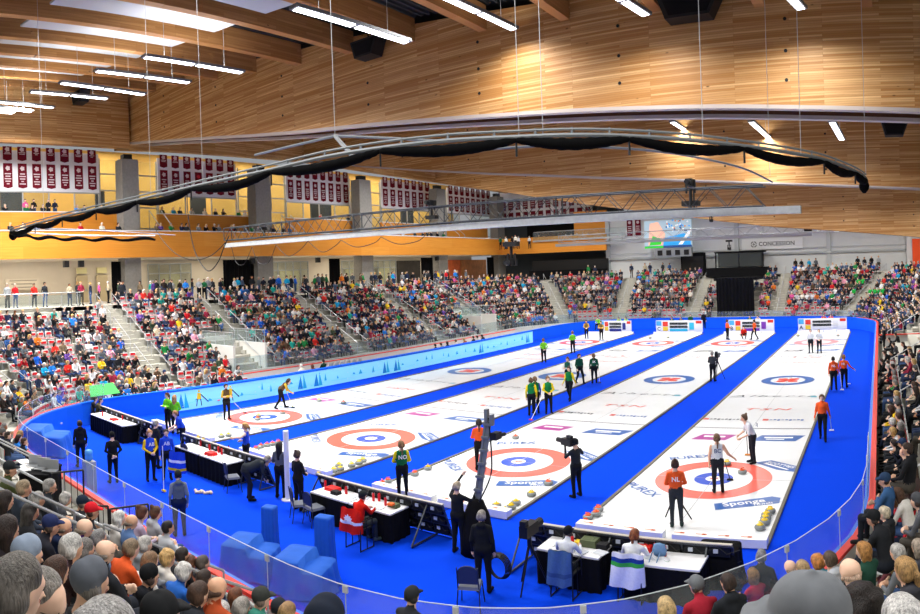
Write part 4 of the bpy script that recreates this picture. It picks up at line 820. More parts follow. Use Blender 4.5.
# loudspeakers and projector on the beams
def trap(p, w, h, d, label, name='loudspeaker'):
    mb = MB(); x, y, z = p; mb.add([(x-w/2, y, z+h/2), (x+w/2, y, z+h/2), (x+w*.3, y, z-h/2), (x-w*.36, y, z-h/2), (x-w/2, y+d, z+h/2), (x+w/2, y+d, z+h/2), (x+w*.3, y+d, z-h/2), (x-w*.36, y+d, z-h/2)], [(0, 3, 2, 1), (4, 5, 6, 7), (0, 1, 5, 4), (1, 2, 6, 5), (2, 3, 7, 6), (3, 0, 4, 7)]); o = mb.build(name, M_black, label=label, cat='loudspeaker')
    g = MB(); g.add([(x-w*.42, y-.02, z+h*.38), (x+w*.42, y-.02, z+h*.38), (x+w*.27, y-.02, z-h*.4), (x-w*.3, y-.02, z-h*.4)], [(0, 3, 2, 1)]); g.build('grille', mat('speaker_cloth', '0c0c0d', .95), o)
    b = MB(); b.tube([(x, y+d/2, z+h/2), (x, y+d/2, z+h/2+1.2)], .04); b.build('bracket', M_black, o)
trap(at_y(363, 47, 4.1), 1.75, .85, .8, 'black loudspeaker hanging below the ceiling, left of centre'); trap(at_y(688, 2, 4.1), 2.6, 1.0, .8, 'larger black loudspeaker at the top edge, right of centre')
trap(at_y(895, 128, 20), 1.6, .8, .8, 'black loudspeaker between the beams at upper right'); trap(at_y(76, 97, 0), 1.9, .9, .8, 'dark loudspeaker against the beam behind the left lamps'); trap(at_y(16, 99, 0), 1.5, .5, .8, 'small dark loudspeaker behind the leftmost lamps')
# ---------------------------------------------------------------- bundled net on its curved track
NZ = 8.8
TP = [(10, 231), (35, 224), (62, 217), (96, 209), (137, 200), (191, 187), (232, 178), (271, 169.5), (325, 157), (380, 148), (448, 140.5), (516, 137), (572, 135), (629, 136), (690, 140), (744, 146), (786, 152), (824, 159.5), (855, 171), (866, 178)]
def smooth(P, n=6):
    out = []
    for i in range(len(P)-1):
        p0, p1, p2, p3 = P[max(i-1, 0)], P[i], P[i+1], P[min(i+2, len(P)-1)]
        for k in range(n):
            t = k/n; out.append(.5*((2*p1)+(-p0+p2)*t+(2*p0-5*p1+4*p2-p3)*t*t+(-p0+3*p1-3*p2+p3)*t**3))
    return out+[P[-1]]
trk = smooth([at_z(a, b, NZ) for a, b in TP])
e = empty('net_track', trk[40], label='curved grey ceiling track with a bundled black net slung below it', cat='net track'); Mi = Matrix.Translation(-e.location)
mb = MB(); mb.tube(trk, .035, 6); mb.tube([p+np.array([0, 0, .09]) for p in trk], .022, 5)
for p in trk[::4]: mb.box(p+np.array([0, 0, .05]), (.03, .03, .14))
M_track = mat('track_grey', '8b8f92', .6, metal=.2); mb.xf(Mi).build('track', M_track, e)
nets = [(at_z(a, b, NZ)) for a, b in [TP[i] for i in (0, 1, 2, 3, 4, 5, 7, 9, 11, 13, 15, 17, 18, 19)]]
rr = random.Random(4); nm = mat('net_black', '0e0e0f', .95, spec=.05, noise=.5, nscale=40)
idx = [int(np.argmin([np.linalg.norm(p-q) for p in trk])) for q in nets]
for a, b in zip(idx, idx[1:]):
    P = trk[a:b+1]; 
    if len(P) < 3: continue
    n = len(P); L = sum(np.linalg.norm(P[i]-P[i+1]) for i in range(n-1)); sag = min(.26, .06+.05*L); Q = []; rad = []
    for i in range(n*3):
        t = i/(n*3-1); f = t*(n-1); j = min(int(f), n-2); p = P[j]+(P[j+1]-P[j])*(f-j); s = math.sin(PI*t); Q.append(p-np.array([0, 0, .05+sag*.62*s])); rad.append(.04+.066*s**.6+.004*math.sin(i*1.3)+rr.uniform(-.004, .004))
    m_ = MB(); m_.tube(Q, rad, 9, flat=.9); m_.xf(Mi).build('net_bundle', nm, e, True)
    ti = MB(); ti.tube([P[0]+np.array([0, 0, .02]), P[0]-np.array([0, 0, .3])], .02, 4); ti.xf(Mi).build('tie', M_black, e)
RP = smooth([at_z(a, b, NZ) for a, b in ((14, 231), (32, 234.6), (58, 236), (88, 237), (118, 237), (155, 237))], 8)
m_ = MB(); m_.tube([p-np.array([0, 0, .1+.05*math.sin(i*.8)]) for i, p in enumerate(RP)], [.05+.03*abs(math.sin(i*.39)) for i in range(len(RP))], 8); m_.xf(Mi).build('net_bundle', nm, e, True)
m_ = MB(); m_.tube([p+np.array([0, 0, .06]) for p in RP], .03, 5); m_.tube(smooth([at_z(a, b, NZ) for a, b in ((24, 228), (90, 230), (175, 235))]), .02, 5); m_.xf(Mi).build('return_track', M_alu, e)
m_ = MB(); q = at_z(13, 231, NZ); m_.lathe((q[0], q[1], q[2]-.16), [(.05, -.18), (.14, -.1), (.17, 0), (.14, .1), (.05, .18)], 12); m_.xf(Mi).build('net_end', nm, e, True)
q = at_z(864, 181, NZ); m_ = MB(); m_.lathe((q[0], q[1], q[2]-.12), [(.04, -.2), (.12, -.1), (.14, 0), (.1, .12), (.04, .2)], 12); m_.xf(Mi).build('net_end', nm, e, True)
P = smooth([at_z(a, b, 8.8) for a, b in ((470, 151), (520, 147), (560, 146), (640, 149.5), (700, 158), (745, 169), (772, 182))])
m_ = MB(); m_.tube(P, .035, 6, flat=.6); m_.build('inner_track', M_track, label='bare curved grey rail just below the netted track', cat='rail')
m_ = MB(); m_.tube([at_z(150, 207, 9.2)*0+at_y(255, 155, -10.5), at_y(335, 136, -10.5)], .03, 6); m_.tube([at_y(335, 136, -10.5), at_y(356, 160, -11.5)], .045, 6); m_.tube([at_y(335, 136, -10.5), at_y(440, 141, -10)], .03, 6); m_.build('spreader_bar', M_track, label='straight grey bars braced above the left part of the netted track', cat='rail')
for i, (a, b) in enumerate((((330, -20), (335, 136)), ((540, -30), (543, 136)), ((526, 18), (519, 137)), ((588/3.987, 58), (151, 196)), ((196, 30), (203, 184)), ((701, 119), (703, 141)), ((800, 119), (801, 154)), ((866, 125), (866, 178)), ((769, 120), (770, 176)), ((40, 120), (44, 222)))):
    p = at_z(*b, NZ); t = at_d(a[0], a[1], math.hypot(p[0]-CAM[0], p[1]-CAM[1])); t[2] = max(t[2], 14.5); m_ = MB(); m_.tube([p, (p[0]+(t[0]-p[0])*.2, p[1]+(t[1]-p[1])*.2, 17.5)], .006, 4); m_.build('suspension_cable', M_alu, label='thin steel cable holding the netted track, %s from the left' % NW[[4, 6, 5, 1, 2, 7, 9, 10, 8, 0][i]], cat='cable', group='cables holding the net track')
# ---------------------------------------------------------------- lighting truss with camera rail
def truss(p0, p1, H, W, n, name, label, m=mat('truss_dark', '3c3f42', .5, metal=.4)):
    p0, p1 = Vector(p0), Vector(p1); t = (p1-p0).normalized(); r = t.cross(Vector((0, 0, 1))).normalized(); u = Vector((0, 0, 1)); e = empty(name, p0, label=label, cat='truss'); Mi = Matrix.Translation(-p0)
    ch = MB(); L = (p1-p0).length
    for a, b in ((-1, 0), (1, 0), (-1, 1), (1, 1)): ch.tube([p0+r*a*W/2+u*b*H, p1+r*a*W/2+u*b*H], .035, 6)
    ch.xf(Mi).build('chord', m, e)
    br = MB()
    for k in range(n):
        a, b, c = p0+t*L*k/n, p0+t*L*(k+.5)/n, p0+t*L*(k+1)/n
        for s_ in (-1, 1): o = r*s_*W/2; br.tube([a+o, b+o+u*H], .018, 5); br.tube([b+o+u*H, c+o], .018, 5)
        br.tube([a-r*W/2, a+r*W/2], .016, 4); br.tube([b-r*W/2+u*H, b+r*W/2+u*H], .016, 4)
        if k % 4 == 0:
            for s_ in (-1, 1): br.tube([a+r*s_*W/2, a+r*s_*W/2+u*H], .035, 5)
    br.xf(Mi).build('brace', m, e); return e, t, r
pL, pR = at_y(228, 240.5, 5.2), at_y(765, 206.5, 5.2)
tr, tt, trr = truss(pL, pR, .78, .6, 22, 'camera_truss', 'long dark box truss hanging across the arena above the sheets')
m_ = MB(); a, b = at_y(226, 245.5, 5.2), at_y(801, 209.5, 5.2); m_.bar(a, b, .3, .28); m_.build('camera_rail', mat('rail_grey', 'a9adad', .55, metal=.2, noise=.25, nscale=6), label='pale grey square rail hanging directly below the long truss', cat='rail')
for px, k in ((500, 0), (700, 0)):
    pass
for i, (px, py) in enumerate(((560, 100), (690, 100), (420, 110), (300, 120))):
    p = at_y(px, py, 5.3); q = Vector(pL)+(Vector(pR)-Vector(pL))*((p[0]-pL[0])/(pR[0]-pL[0])); 
# robotic camera under the rail
def rcam(px, py, y, s, label, hang=True):
    p = at_y(px, py, y); e = empty('rail_camera', p, label=label, cat='camera'); sg = -1 if hang else 1
    m_ = MB(); m_.box((0, 0, -.1*sg*-1*s), (.7*s, .4*s, .2*s)); m_.build('carriage', M_black, e)
    m_ = MB(); m_.tube([(0, 0, 0), (0, 0, sg*.75*s)], .07*s, 8); m_.box((-.18*s, 0, sg*.8*s), (.06*s, .1*s, .55*s)); m_.box((.18*s, 0, sg*.8*s), (.06*s, .1*s, .55*s)); m_.build('yoke', M_black, e)
    m_ = MB(); m_.box((0, 0, sg*.95*s), (.28*s, .6*s, .3*s)); m_.lathe((0, 0, 0), [(.12*s, .0), (.13*s, .12*s), (.1*s, .3*s)], 12); m_.v[-36:] = [(x_, -.3*s-z_, sg*.95*s+y_) for x_, y_, z_ in m_.v[-36:]]; m_.build('camera_head', M_black, e)
rcam(511, 242, 5.2, .95, 'black robotic camera hanging below the long grey rail'); rcam(691, 206, 5.2, .95, 'black camera standing upright on the long truss', False); rcam(264, 238, 5.2, .6, 'small black camera on the left part of the long truss', False); rcam(432, 219, 5.2, .8, 'dark camera mount on the middle of the long truss', False)
rcam(711, 212, 5.2, .35, 'tiny dome camera under the rail at right')
rcam(729, 240, 50, .95, 'far robotic camera hanging before the white back wall')
a, b = at_y(560, 243, 50), at_y(838, 231.5, 50); truss(a, b, .8, .6, 16, 'far_truss', 'distant box truss hanging before the white back wall', M_grey); m_ = MB(); m_.bar(at_y(556, 245.5, 50), at_y(812, 234.5, 50), .32, .3); m_.build('far_rail', M_grey, label='pale rail below the distant truss at the far end', cat='rail')
m_ = MB(); p = at_y(808, 225, 50); m_.box(p, (.8, .5, 1.3)); m_.build('far_winch', M_black, label='black box standing on the distant truss', cat='box')
# cable loops
def cable(pts, y, r, label, n=6):
    P = smooth([at_y(a, b, y) for a, b in pts], n); m_ = MB(); m_.tube(P, r, 5); m_.build('hanging_cable', M_black, label=label, cat='cable')
cable([(187, 190), (188, 215), (193, 245), (200, 262), (209, 271), (218, 262), (224, 247), (229, 236)], 3, .035, 'black cable dropping from the netted track and looping to the truss end')
cable([(156, 230), (165, 243), (178, 255), (195, 260), (212, 255), (228, 240)], 3, .03, 'shallow black cable loop at the left end of the truss')
for i, pts in enumerate((((231, 245), (236, 262), (244, 264), (252, 247)), ((252, 247), (258, 262), (268, 263), (276, 245)), ((276, 245), (288, 256), (300, 250), (308, 241)), ((308, 241), (322, 252), (335, 246), (341, 240)), ((341, 240), (356, 247), (374, 243), (381, 237)), ((381, 237), (398, 244), (418, 241), (427, 233)))):
    cable([pts[0], pts[1], pts[2], pts[3]], 5.1, .02, 'thin cable swag below the pale rail, %s from the left' % NW[i])
# ---------------------------------------------------------------- curling stones
def stone_proto(col, hc):
    e = empty('curling_stone', (0, 0, 0)); b = MB(); b.lathe((0, 0, 0), [(.07, .0), (.125, .015), (.143, .045), (.145, .065), (.143, .085), (.125, .108), (.085, .12)], 20); b.build('granite_body', mat('granite', '8a8f8c', .25, spec=.5, noise=.3, nscale=90), e, True)
    c = MB(); c.lathe((0, 0, 0), [(.085, .118), (.09, .13), (.07, .14), (.02, .143)], 18); c.build('cap', mat('stone_'+col, hc, .4), e, True)
    h = MB(); h.tube([(-.01, -.06, .138), (-.01, -.055, .172), (0, .0, .182), (.005, .065, .178)], .014, 7); h.build('handle', mat('stone_'+col, hc, .4), e, True); return e
ST_ = {'yellow': stone_proto('yellow', 'f0cc1c'), 'red': stone_proto('red', 'f0602f')}; used = set()
NS = ['first', 'second', 'third', 'last']
LS = [('yellow', (306.5, 471.3), 'a'), ('yellow', (319.8, 475.5), ''), ('yellow', (334, 472), ''), ('yellow', (340.4, 470.4), ''), ('yellow', (339, 467), ''), ('yellow', (351.6, 466.8), ''), ('yellow', (359, 464.3), ''), ('yellow', (363, 462), ''),
      ('red', (376.9, 487.5), ''), ('red', (382.4, 485), ''), ('red', (388, 482.8), ''), ('red', (414.8, 475.5), ''), ('yellow', (428, 469.5), ''), ('yellow', (221.4, 437.5), ''), ('yellow', (228.6, 436.5), ''), ('yellow', (198, 440), ''), ('yellow', (203.8, 441.4), ''),
      ('red', (256, 450.5), ''), ('red', (260.9, 447.8), ''), ('red', (267, 446.4), ''), ('red', (272.7, 445.2), ''), ('red', (278.4, 443.8), ''), ('yellow', (496.6, 507.6), ''), ('yellow', (494.4, 512.5), ''), ('yellow', (505, 512.7), ''), ('yellow', (511.3, 509), ''), ('yellow', (516.2, 504.6), ''), ('yellow', (531.5, 496), ''), ('red', (548.5, 484.8), ''),
      ('red', (585.4, 525), ''), ('red', (588, 519.2), ''), ('red', (596.2, 515.7), ''), ('red', (598.4, 511.2), ''), ('yellow', (770.3, 513), ''), ('yellow', (766.5, 517), ''), ('yellow', (765.7, 520.4), ''), ('yellow', (764.7, 524.2), ''), ('yellow', (760.2, 529.2), ''), ('red', (742.4, 473.5), ''), ('yellow', (727, 465), ''),
      ('red', (515.7, 438.7), ''), ('yellow', (319, 401.6), ''), ('red', (343.4, 403.6), ''), ('red', (257.6, 420), ''), ('yellow', (258.6, 417), ''), ('red', (282.7, 414), ''), ('yellow', (650, 338.5), ''), ('yellow', (668, 338.2), ''), ('red', (741, 335.5), ''), ('yellow', (798, 336.2), ''), ('red', (838, 336.2), '')]
cnt = {}
for c, (px, py), _ in LS:
    p = at_z(px, py, .045); si = min(3, max(0, int(round((p[0]-SX[0])/6.95)))); zone = 'in the near ring of' if math.hypot(p[0]-SX[si], p[1]) < 1.9 else 'at the near end of' if p[1] < 0 else 'past the near ring of' if p[1] < 12 else 'at the far end of'
    k = (c, zone, si); cnt[k] = cnt.get(k, 0)+1
    o = ST_[c] if c not in used else copy_tree(ST_[c]); used.add(c); o.location = (p[0], p[1], .043); o.rotation_euler[2] = R.uniform(0, 6)
    tag(o, '%s curling stone %s the %s sheet, %s counted along the group' % (c, zone, NS[si], NW[cnt[k]-1]) if not (zone.startswith('past') or zone.startswith('in')) else '%s-handled curling stone %s the %s sheet%s' % (c, zone, NS[si], '' if cnt[k] == 1 else ', nearer the board'), 'curling stone', 'curling stones')

# ---------------------------------------------------------------- furniture around the near ends
M_top = mat('table_top_white', 'e6e6e8', .6); M_bottle = mat('bottle_red', 'd81f2a', .35); M_chairb = mat('chair_navy', '2a3350', .7); M_cf = mat('chair_frame', '3a3c40', .4, metal=.5); M_clothblue = mat('cover_cloth_blue', '1758bc', .8, noise=.12, nscale=6, bump=.1)
def table(x0, x1, label, y0=-7.78, y1=-7.05):
    c = ((x0+x1)/2, (y0+y1)/2, 0); w, d = x1-x0, y1-y0; e = empty('skirted_table', c, label=label, cat='table', group='skirted tables behind the sheets'); b = MB(); b.box((0, 0, .735), (w, d, .04)); b.build('tabletop', M_top, e)
    P = []; per = [(-w/2, -d/2), (w/2, -d/2), (w/2, d/2), (-w/2, d/2)]; n = 0
    for i in range(4):
        a, q = per[i], per[(i+1) % 4]; m = int(math.dist(a, q)/.06)
        nx, ny = (q[1]-a[1])/math.dist(a, q), -(q[0]-a[0])/math.dist(a, q)
        for k in range(m): t = k/m; P.append((a[0]+(q[0]-a[0])*t, a[1]+(q[1]-a[1])*t, nx, ny, n)); n += 1
    V = []; 
    for z, am in ((.72, .004), (.35, .018), (.015, .028)):
        V += [(x+nx*(.012+am*math.sin(k*1.6)), y+ny*(.012+am*math.sin(k*1.6)), z) for x, y, nx, ny, k in P]
    m = len(P); s_ = MB(); s_.add(V, [(r_*m+k, (r_+1)*m+k, (r_+1)*m+(k+1) % m, r_*m+(k+1) % m) for r_ in (0, 1) for k in range(m)]); s_.build('table_skirt', M_dark, e, True); return e
tabs = [(-23.9, -22.2), (-22.15, -20.6), (-16.35, -14.8), (-14.7, -13.1), (-9.05, -7.6), (-7.55, -6.1), (-1.95, -.5), (.05, 1.65)]
tl = ['farthest left table with a red bottle and a seated pair', 'black skirted table left of the people in blue jerseys', 'black skirted table beside the hanging blue jersey', 'black skirted table with red bottles before the bending man', 'table end left of the seated red jersey', 'table right of the seated red jersey, holding red bottles', 'table where the seated person in white jersey and cap works', 'table with a white jersey and blue bag hanging over it']
for (a, b), l in zip(tabs, tl): table(a, b, l)
def chair_proto():
    e = empty('stacking_chair', (0, 0, 0)); s_ = MB(); s_.box((0, 0, .46), (.45, .43, .06), top=.9); s_.build('seat', mat('chair_seat_grey', '6a6e78', .8), e)
    bk = MB(); n = 10; P = [(.22*math.cos(PI*(k/n)), .0, .72+.2*math.sin(PI*k/n)**.7) for k in range(n+1)]+[(-.2, 0, .56), (.2, 0, .56)]; bk.prism([(x, -.22-.05*(z-.5), z) for x, y, z in P], (0, .035, 0)); bk.build('backrest', M_chairb, e)
    for q in (-1, 1):
        for w in (-1, 1): l = MB(); l.tube([(q*.21, w*.18, .46), (q*.24, w*.25, 0)], .013); l.build('leg', M_cf, e)
        f = MB(); f.tube([(q*.21, -.2, .46), (q*.21, -.26, .9)], .013); f.build('back_frame', M_cf, e)
    return e
CP = chair_proto(); c_used = [False]
def chair(px, py, rz, label):
    p = at_z(px, py, .013); o = CP if not c_used[0] else copy_tree(CP); c_used[0] = True; o.location = (p[0], p[1], .013); o.rotation_euler[2] = rz; tag(o, label, 'chair', 'padded chairs around the tables'); return o
chair(233, 491, -.4, 'empty padded chair just behind the bending man'); chair(300, 520, 2.6-PI, 'padded chair with papers on it, left of the red jersey table'); chair(315, 524, -.2, 'rounded-back padded chair with a black bag under it, left of the red jersey'); chair(92, 421, -.3, 'padded chair at the farthest left table, behind the seated pair'); chair(96, 424, -.2, 'padded chair pulled up to the farthest left table, nearer the camera'); chair(471, 607, .4, 'empty padded chair at the bottom beside the glass'); chair(190, 468, 0, 'padded chair pushed under the table right of the hanging jersey')
def drape_cloth(px, py, w, d, h, label, rz=0., step=False, z=.013, mat_=None):
    p = at_z(px, py, z); e = MB(); n = 56; V = []; F = []
    lv = [(.0, h), (.55, h+.01), (.97, h), (1.0, h*.97), (1.04, h*.55), (1.12, h*.22), (1.2, .03)]
    for j, (k, zz) in enumerate(lv):
        for i in range(n):
            a = 2*PI*i/n; c, s_ = math.cos(a), math.sin(a); rr_ = 1/(abs(c)**9+abs(s_)**9)**(1/9); wv = 1+(.05*math.sin(a*7+j*.2)+.035*math.sin(a*13))*max(0, j-2)/3
            V.append((w/2*rr_*c*k*wv, d/2*rr_*s_*k*wv, zz+(.02*math.sin(a*5) if j == len(lv)-1 else 0)-(.25*h if step and c > .15 and j < 4 else 0)))
    for j in range(len(lv)-1):
        for i in range(n): F.append((j*n+i, (j+1)*n+i, (j+1)*n+(i+1) % n, j*n+(i+1) % n))
    e.add(V, F); o = e.build('cloth_cover', mat_ or M_clothblue, label=label, cat='cloth cover', smooth=True); o.location = (p[0], p[1], z); o.rotation_euler[2] = rz; return o
drape_cloth(271, 556, .34, .3, 1.2, 'tall narrow blue cloth over a stand, left one', .4); drape_cloth(326, 571, .4, .3, 1.25, 'tall narrow blue cloth over a stand, right one', .3)
drape_cloth(252, 572, 1.15, 1.0, .72, 'low wide blue cloth cover left, beside the glass', .5, True); drape_cloth(306, 589, 1.15, 1.0, .74, 'low wide blue cloth cover right, beside the glass', .4, True)
drape_cloth(45, 452, 1.9, 1.5, 1.0, 'large blue cloth cover in the left corner of the rink', .9, True)
# LED board backs: tilted black frames with modules
def rack(x0, x1, label, y=-6.95, side=False):
    e = empty('led_board_frame', ((x0+x1)/2, y, 0), label=label, cat='equipment frame', group='LED board frames seen from behind'); w = x1-x0; n = int(w/.5)
    fr = MB()
    for k in range(n+1): fr.bar((-w/2+w*k/n, -.1, .96), (-w/2+w*k/n, .3, .04), .04)
    for z, yy in ((.96, -.1), (.68, .02), (.4, .14), (.1, .27)): fr.bar((-w/2, yy, z), (w/2, yy, z), .04)
    for k in range(0, n+1, 2): fr.bar((-w/2+w*k/n, -.08, .9), (-w/2+w*k/n, -.75 if side else -.35, .05), .035); fr.bar((-w/2+w*k/n, .28, .05), (-w/2+w*k/n, -.75 if side else -.35, .05), .035)
    fr.build('frame', M_gunmetal, e)
    md = MB()
    for k in range(n):
        for z, yy in ((.82, -.04), (.54, .08), (.26, .2)):
            md.box((-w/2+w*(k+.5)/n, yy, z), (w/n*.82, .08, .2), 0); md.box((-w/2+w*(k+.5)/n-.08, yy-.05, z+.02), (.1, .03, .08), 1); md.tube([(-w/2+w*(k+.5)/n, yy-.06, z+.1), (-w/2+w*(k+.8)/n, yy-.08, z-.02), (-w/2+w*(k+1.3)/n, yy-.06, z+.08)], .01, 4, 2)
    md.build('module', [M_black, mat('module_tag', 'c6cdd6', .5), M_black], e)
    fp = MB(); fp.add([(-w/2, -.06, .98), (w/2, -.06, .98), (w/2, .34, .05), (-w/2, .34, .05)], [(0, 1, 2, 3)], 0); fp.box((0, -.08, .985), (w, .08, .03), 1); fp.build('screen_face', [M_black, mat('rack_top', 'c9c2b4', .5)], e); return e
rack(-24.4, -18.6, 'black screen frame behind the first sheet, by the farthest left tables'); rack(-17.0, -12.0, 'black screen frame behind the second sheet, beside the blue jerseys'); rack(-9.5, -5.0, 'black screen frame behind the third sheet, its open end near the cameraman', side=True); rack(-2.7, 2.15, 'black screen frame behind the last sheet, beside the tripod', side=True)
drape_cloth(720, 583, .9, .6, .8, 'black cloth over equipment at the right end of the last tables', 0, False, .013, M_dark)
# red bottles, red trays and other things on the tables
def bottle(px, py, label, z=.755, s=1.):
    p = at_z(px, py, z); m_ = MB(); m_.lathe((0, 0, 0), [(.034*s, 0), (.037*s, .02), (.036*s, .17*s), (.03*s, .2*s), (.018*s, .22*s)], 10); o = m_.build('water_bottle', M_bottle, label=label, cat='bottle', group='red water bottles', smooth=True); o.location = (p[0], p[1], z); c = MB(); c.lathe((0, 0, 0), [(.02*s, .215*s), (.02*s, .25*s), (.008*s, .265*s)], 8); c.build('cap', M_black, o)
bl = [(102.5, 416), (122.5, 420), (200.8, 446), (209.6, 450), (218.6, 452.5), (221.8, 454.5), (228.8, 452.5), (325.6, 487.8), (346.3, 494), (373.5, 501), (379.2, 501), (385.6, 505.5), (572.6, 545.8), (635, 546.8), (655.5, 553.2), (665, 556), (744.5/1+0, 500)]
bt = ['on the farthest left table', 'on the table left of the jerseys', 'behind the hanging jersey', 'second on the blue jersey table', 'third on the blue jersey table', 'fourth on the blue jersey table', 'held by the player reaching over', 'left of the red tray', 'left of the seated red jersey', 'first right of the seated red jersey', 'second right of the red jersey', 'third right of the red jersey', 'beside the black cap in white jersey', 'behind the ponytailed person', 'first before the blue bag', 'second before the blue bag']
for (px, py), l in zip(bl[:16], bt): bottle(px, py, 'red water bottle '+l)
def small(px, py, z, size, m, name, label, cat, rz=0., top=.9):
    p = at_z(px, py, z); b = MB(); b.box((0, 0, size[2]/2), size, 0, top=top); b.box((0, 0, size[2]*1.02), (size[0]*.6, size[1]*.6, size[2]*.08), 0, top=.8); o = b.build(name, m, label=label, cat=cat); o.location = (p[0], p[1], z); o.rotation_euler[2] = rz; return o
MR = mat('tray_red', 'e02420', .5)
small(114, 420, .756, (.4, .28, .07), MR, 'tray', 'red tray on the farthest left table', 'tray'); small(211, 455, .756, (.4, .3, .1), MR, 'tray', 'red tray near the hanging blue jersey', 'tray'); small(333, 490, .756, (.42, .3, .08), MR, 'tray', 'red tray left of the seated red jersey', 'tray'); small(643, 549, .756, (.45, .32, .1), MR, 'tray', 'red tray between red bottles on the last table', 'tray')
small(336, 494, .756, (.26, .2, .09), mat('bag_black', '1b1b1d', .8), 'cap', 'black cap lying before the red tray', 'cap'); small(590, 545, .756, (.4, .3, .14), mat('bag_olive', '5c6648', .85), 'pouch', 'olive bag on the table beside the cap-wearing person', 'bag'); small(603, 548, .756, (.25, .2, .1), mat('bag_black', '1b1b1d', .8), 'cap', 'black cap on the corner of the table with the olive bag', 'cap')
small(581, 544, .756, (.3, .2, .06), mat('yellow_cloth', 'e8c62c', .7), 'folded_cloth', 'yellow folded cloth on the table before the olive bag', 'cloth'); small(394, 507, .756, (.3, .18, .1), mat('bag_olive', '5c6648', .85), 'pouch', 'olive pouch with orange top at the right table end', 'bag'); small(391, 505, .85, (.16, .14, .05), mat('orange_cloth', 'ee6a2a', .7), 'folded_cloth', 'orange cloth on the olive pouch', 'cloth')
for i, (px, py) in enumerate(((351, 497), (362, 499), (370, 505), (378, 508), (560, 545), (568, 551), (580, 552), (600, 553), (648, 558), (187, 448), (195, 449), (225, 457))):
    p = at_z(px, py, .757); b = MB(); b.box((0, 0, .006), (.3, .21, .012)); b.box((.02, .01, .016), (.28, .2, .008), 1); o = b.build('notebook', [mat('paper_white', 'f4f4f4', .7), mat('paper_grey', ['c8cdd4', '3b3f48', 'e8eaee'][i % 3] if 0 else 'c8cdd4', .7)], label='loose papers on the table tops, %s from the %s' % (NW[i], 'left'), cat='paper', group='papers on the tables'); o.location = (p[0], p[1], .757); o.rotation_euler[2] = R.uniform(-.5, .5)
# blue shoulder bag, jerseys hung over chairs and table
def garment(px, py, z, w, h, rz, col, label, stripes=(), name='hanging_jersey'):
    p = at_z(px, py, z) if px else np.append(at_z(*py)[:2]-np.array([0, .27]), z); mb = MB(); n, m = 10, 8; V = []
    for j in range(m+1):
        for i in range(n+1):
            u = i/n-.5; v = j/m; ww = w*(1+.25*v*(.5+.5*math.sin(3+u*5))); V.append((u*ww, -.03+.035*math.sin(u*11+v*3)-.05*v*(1-v), -h*v*(1-.18*abs(u))))
    k = len(V); V += [(x, y+.05, z_) for x, y, z_ in V]
    for s_ in (0, 1):
        for j in range(m):
            for i in range(n):
                f = (s_*k+j*(n+1)+i, s_*k+j*(n+1)+i+1, s_*k+(j+1)*(n+1)+i+1, s_*k+(j+1)*(n+1)+i); mi = 0
                for (a, b, mi_) in stripes:
                    if a <= j < b: mi = mi_
                mb.v = V; mb.f.append(f if s_ else f[::-1]); mb.m.append(mi)
    o = mb.build(name, [cloth(c) for c in col], label=label, cat='jersey', smooth=True); o.location = (p[0], p[1], z); o.rotation_euler[2] = rz; return o
garment(177, 452, 1.05, .6, .75, .5, ['1f48c8', 'e8c020', 'f0f0f0'], 'blue jersey with white letters draped over a chair, left of the tables', ((3, 4, 2), (6, 7, 1))); garment(211, 456, .78, .5, .5, .1, ['f0f0f0', '1f48c8'], 'blue and white jersey hanging down the table front', ((1, 5, 1),))
garment(None, (360, 547), 1.02, .62, .62, .1, ['e02418', 'f4f4f4', '8a1410'], 'red jersey with white leaf hung on the chair of the person in red', ((4, 5, 1),)); garment(None, (634, 598), 1.02, .66, .72, .1, ['eef0f4', '22418f', '3fae49'], 'white jersey with blue and green marks hung over a chair back', ((1, 2, 1), (2, 3, 2))); garment(None, (567, 594), 1.0, .5, .75, .1, ['4a6a94', '3a5580'], 'blue denim jacket hanging on the chair of the cap wearer', ((5, 6, 1),), 'hanging_jacket'); garment(660, 557, .8, .45, .35, -.1, ['f2f2f4', '2f9a4a', '23408f'], 'white jersey with green stripe lying over the table edge', ((1, 2, 1), (2, 3, 2)))
# maple leaf on the hung red jersey
p = at_z(356, 509, 1.0); lf = [(0, .12), (.03, .06), (.08, .08), (.07, .03), (.12, .02), (.09, -.02), (.1, -.06), (.03, -.05), (0, -.11), (-.03, -.05), (-.1, -.06), (-.09, -.02), (-.12, .02), (-.07, .03), (-.08, .08), (-.03, .06)]
for o in COL.objects:
    if o.name.startswith('hanging_jersey') and 'leaf' in o.get('label', ''): m_ = MB(); m_.poly([(x*1.1, -.14, z-.2) for x, z in lf][::-1]); m_.build('leaf_emblem', cloth('f4f4f4'), o)
p = at_z(659, 557, .78); m_ = MB(); m_.lathe((0, 0, 0), [(.05, -.13), (.13, -.1), (.16, 0), (.12, .12), (.03, .15)], 14); m_.xf(Matrix.Scale(.5, 4, (0, 1, 0))); o = m_.build('shoulder_bag', cloth('6f93b8'), label='round grey-blue bag leaning on the red bottles, strap hanging', cat='bag', smooth=True); o.location = (p[0], p[1]+.05, .9); s_ = MB(); s_.tube(smooth([np.array(q, float) for q in ((-.1, -.1, .05), (-.14, -.32, -.2), (-.08, -.33, -.42), (0, -.3, -.2), (.05, -.1, 0))]), .012, 5); s_.build('strap', cloth('6f93b8'), o)
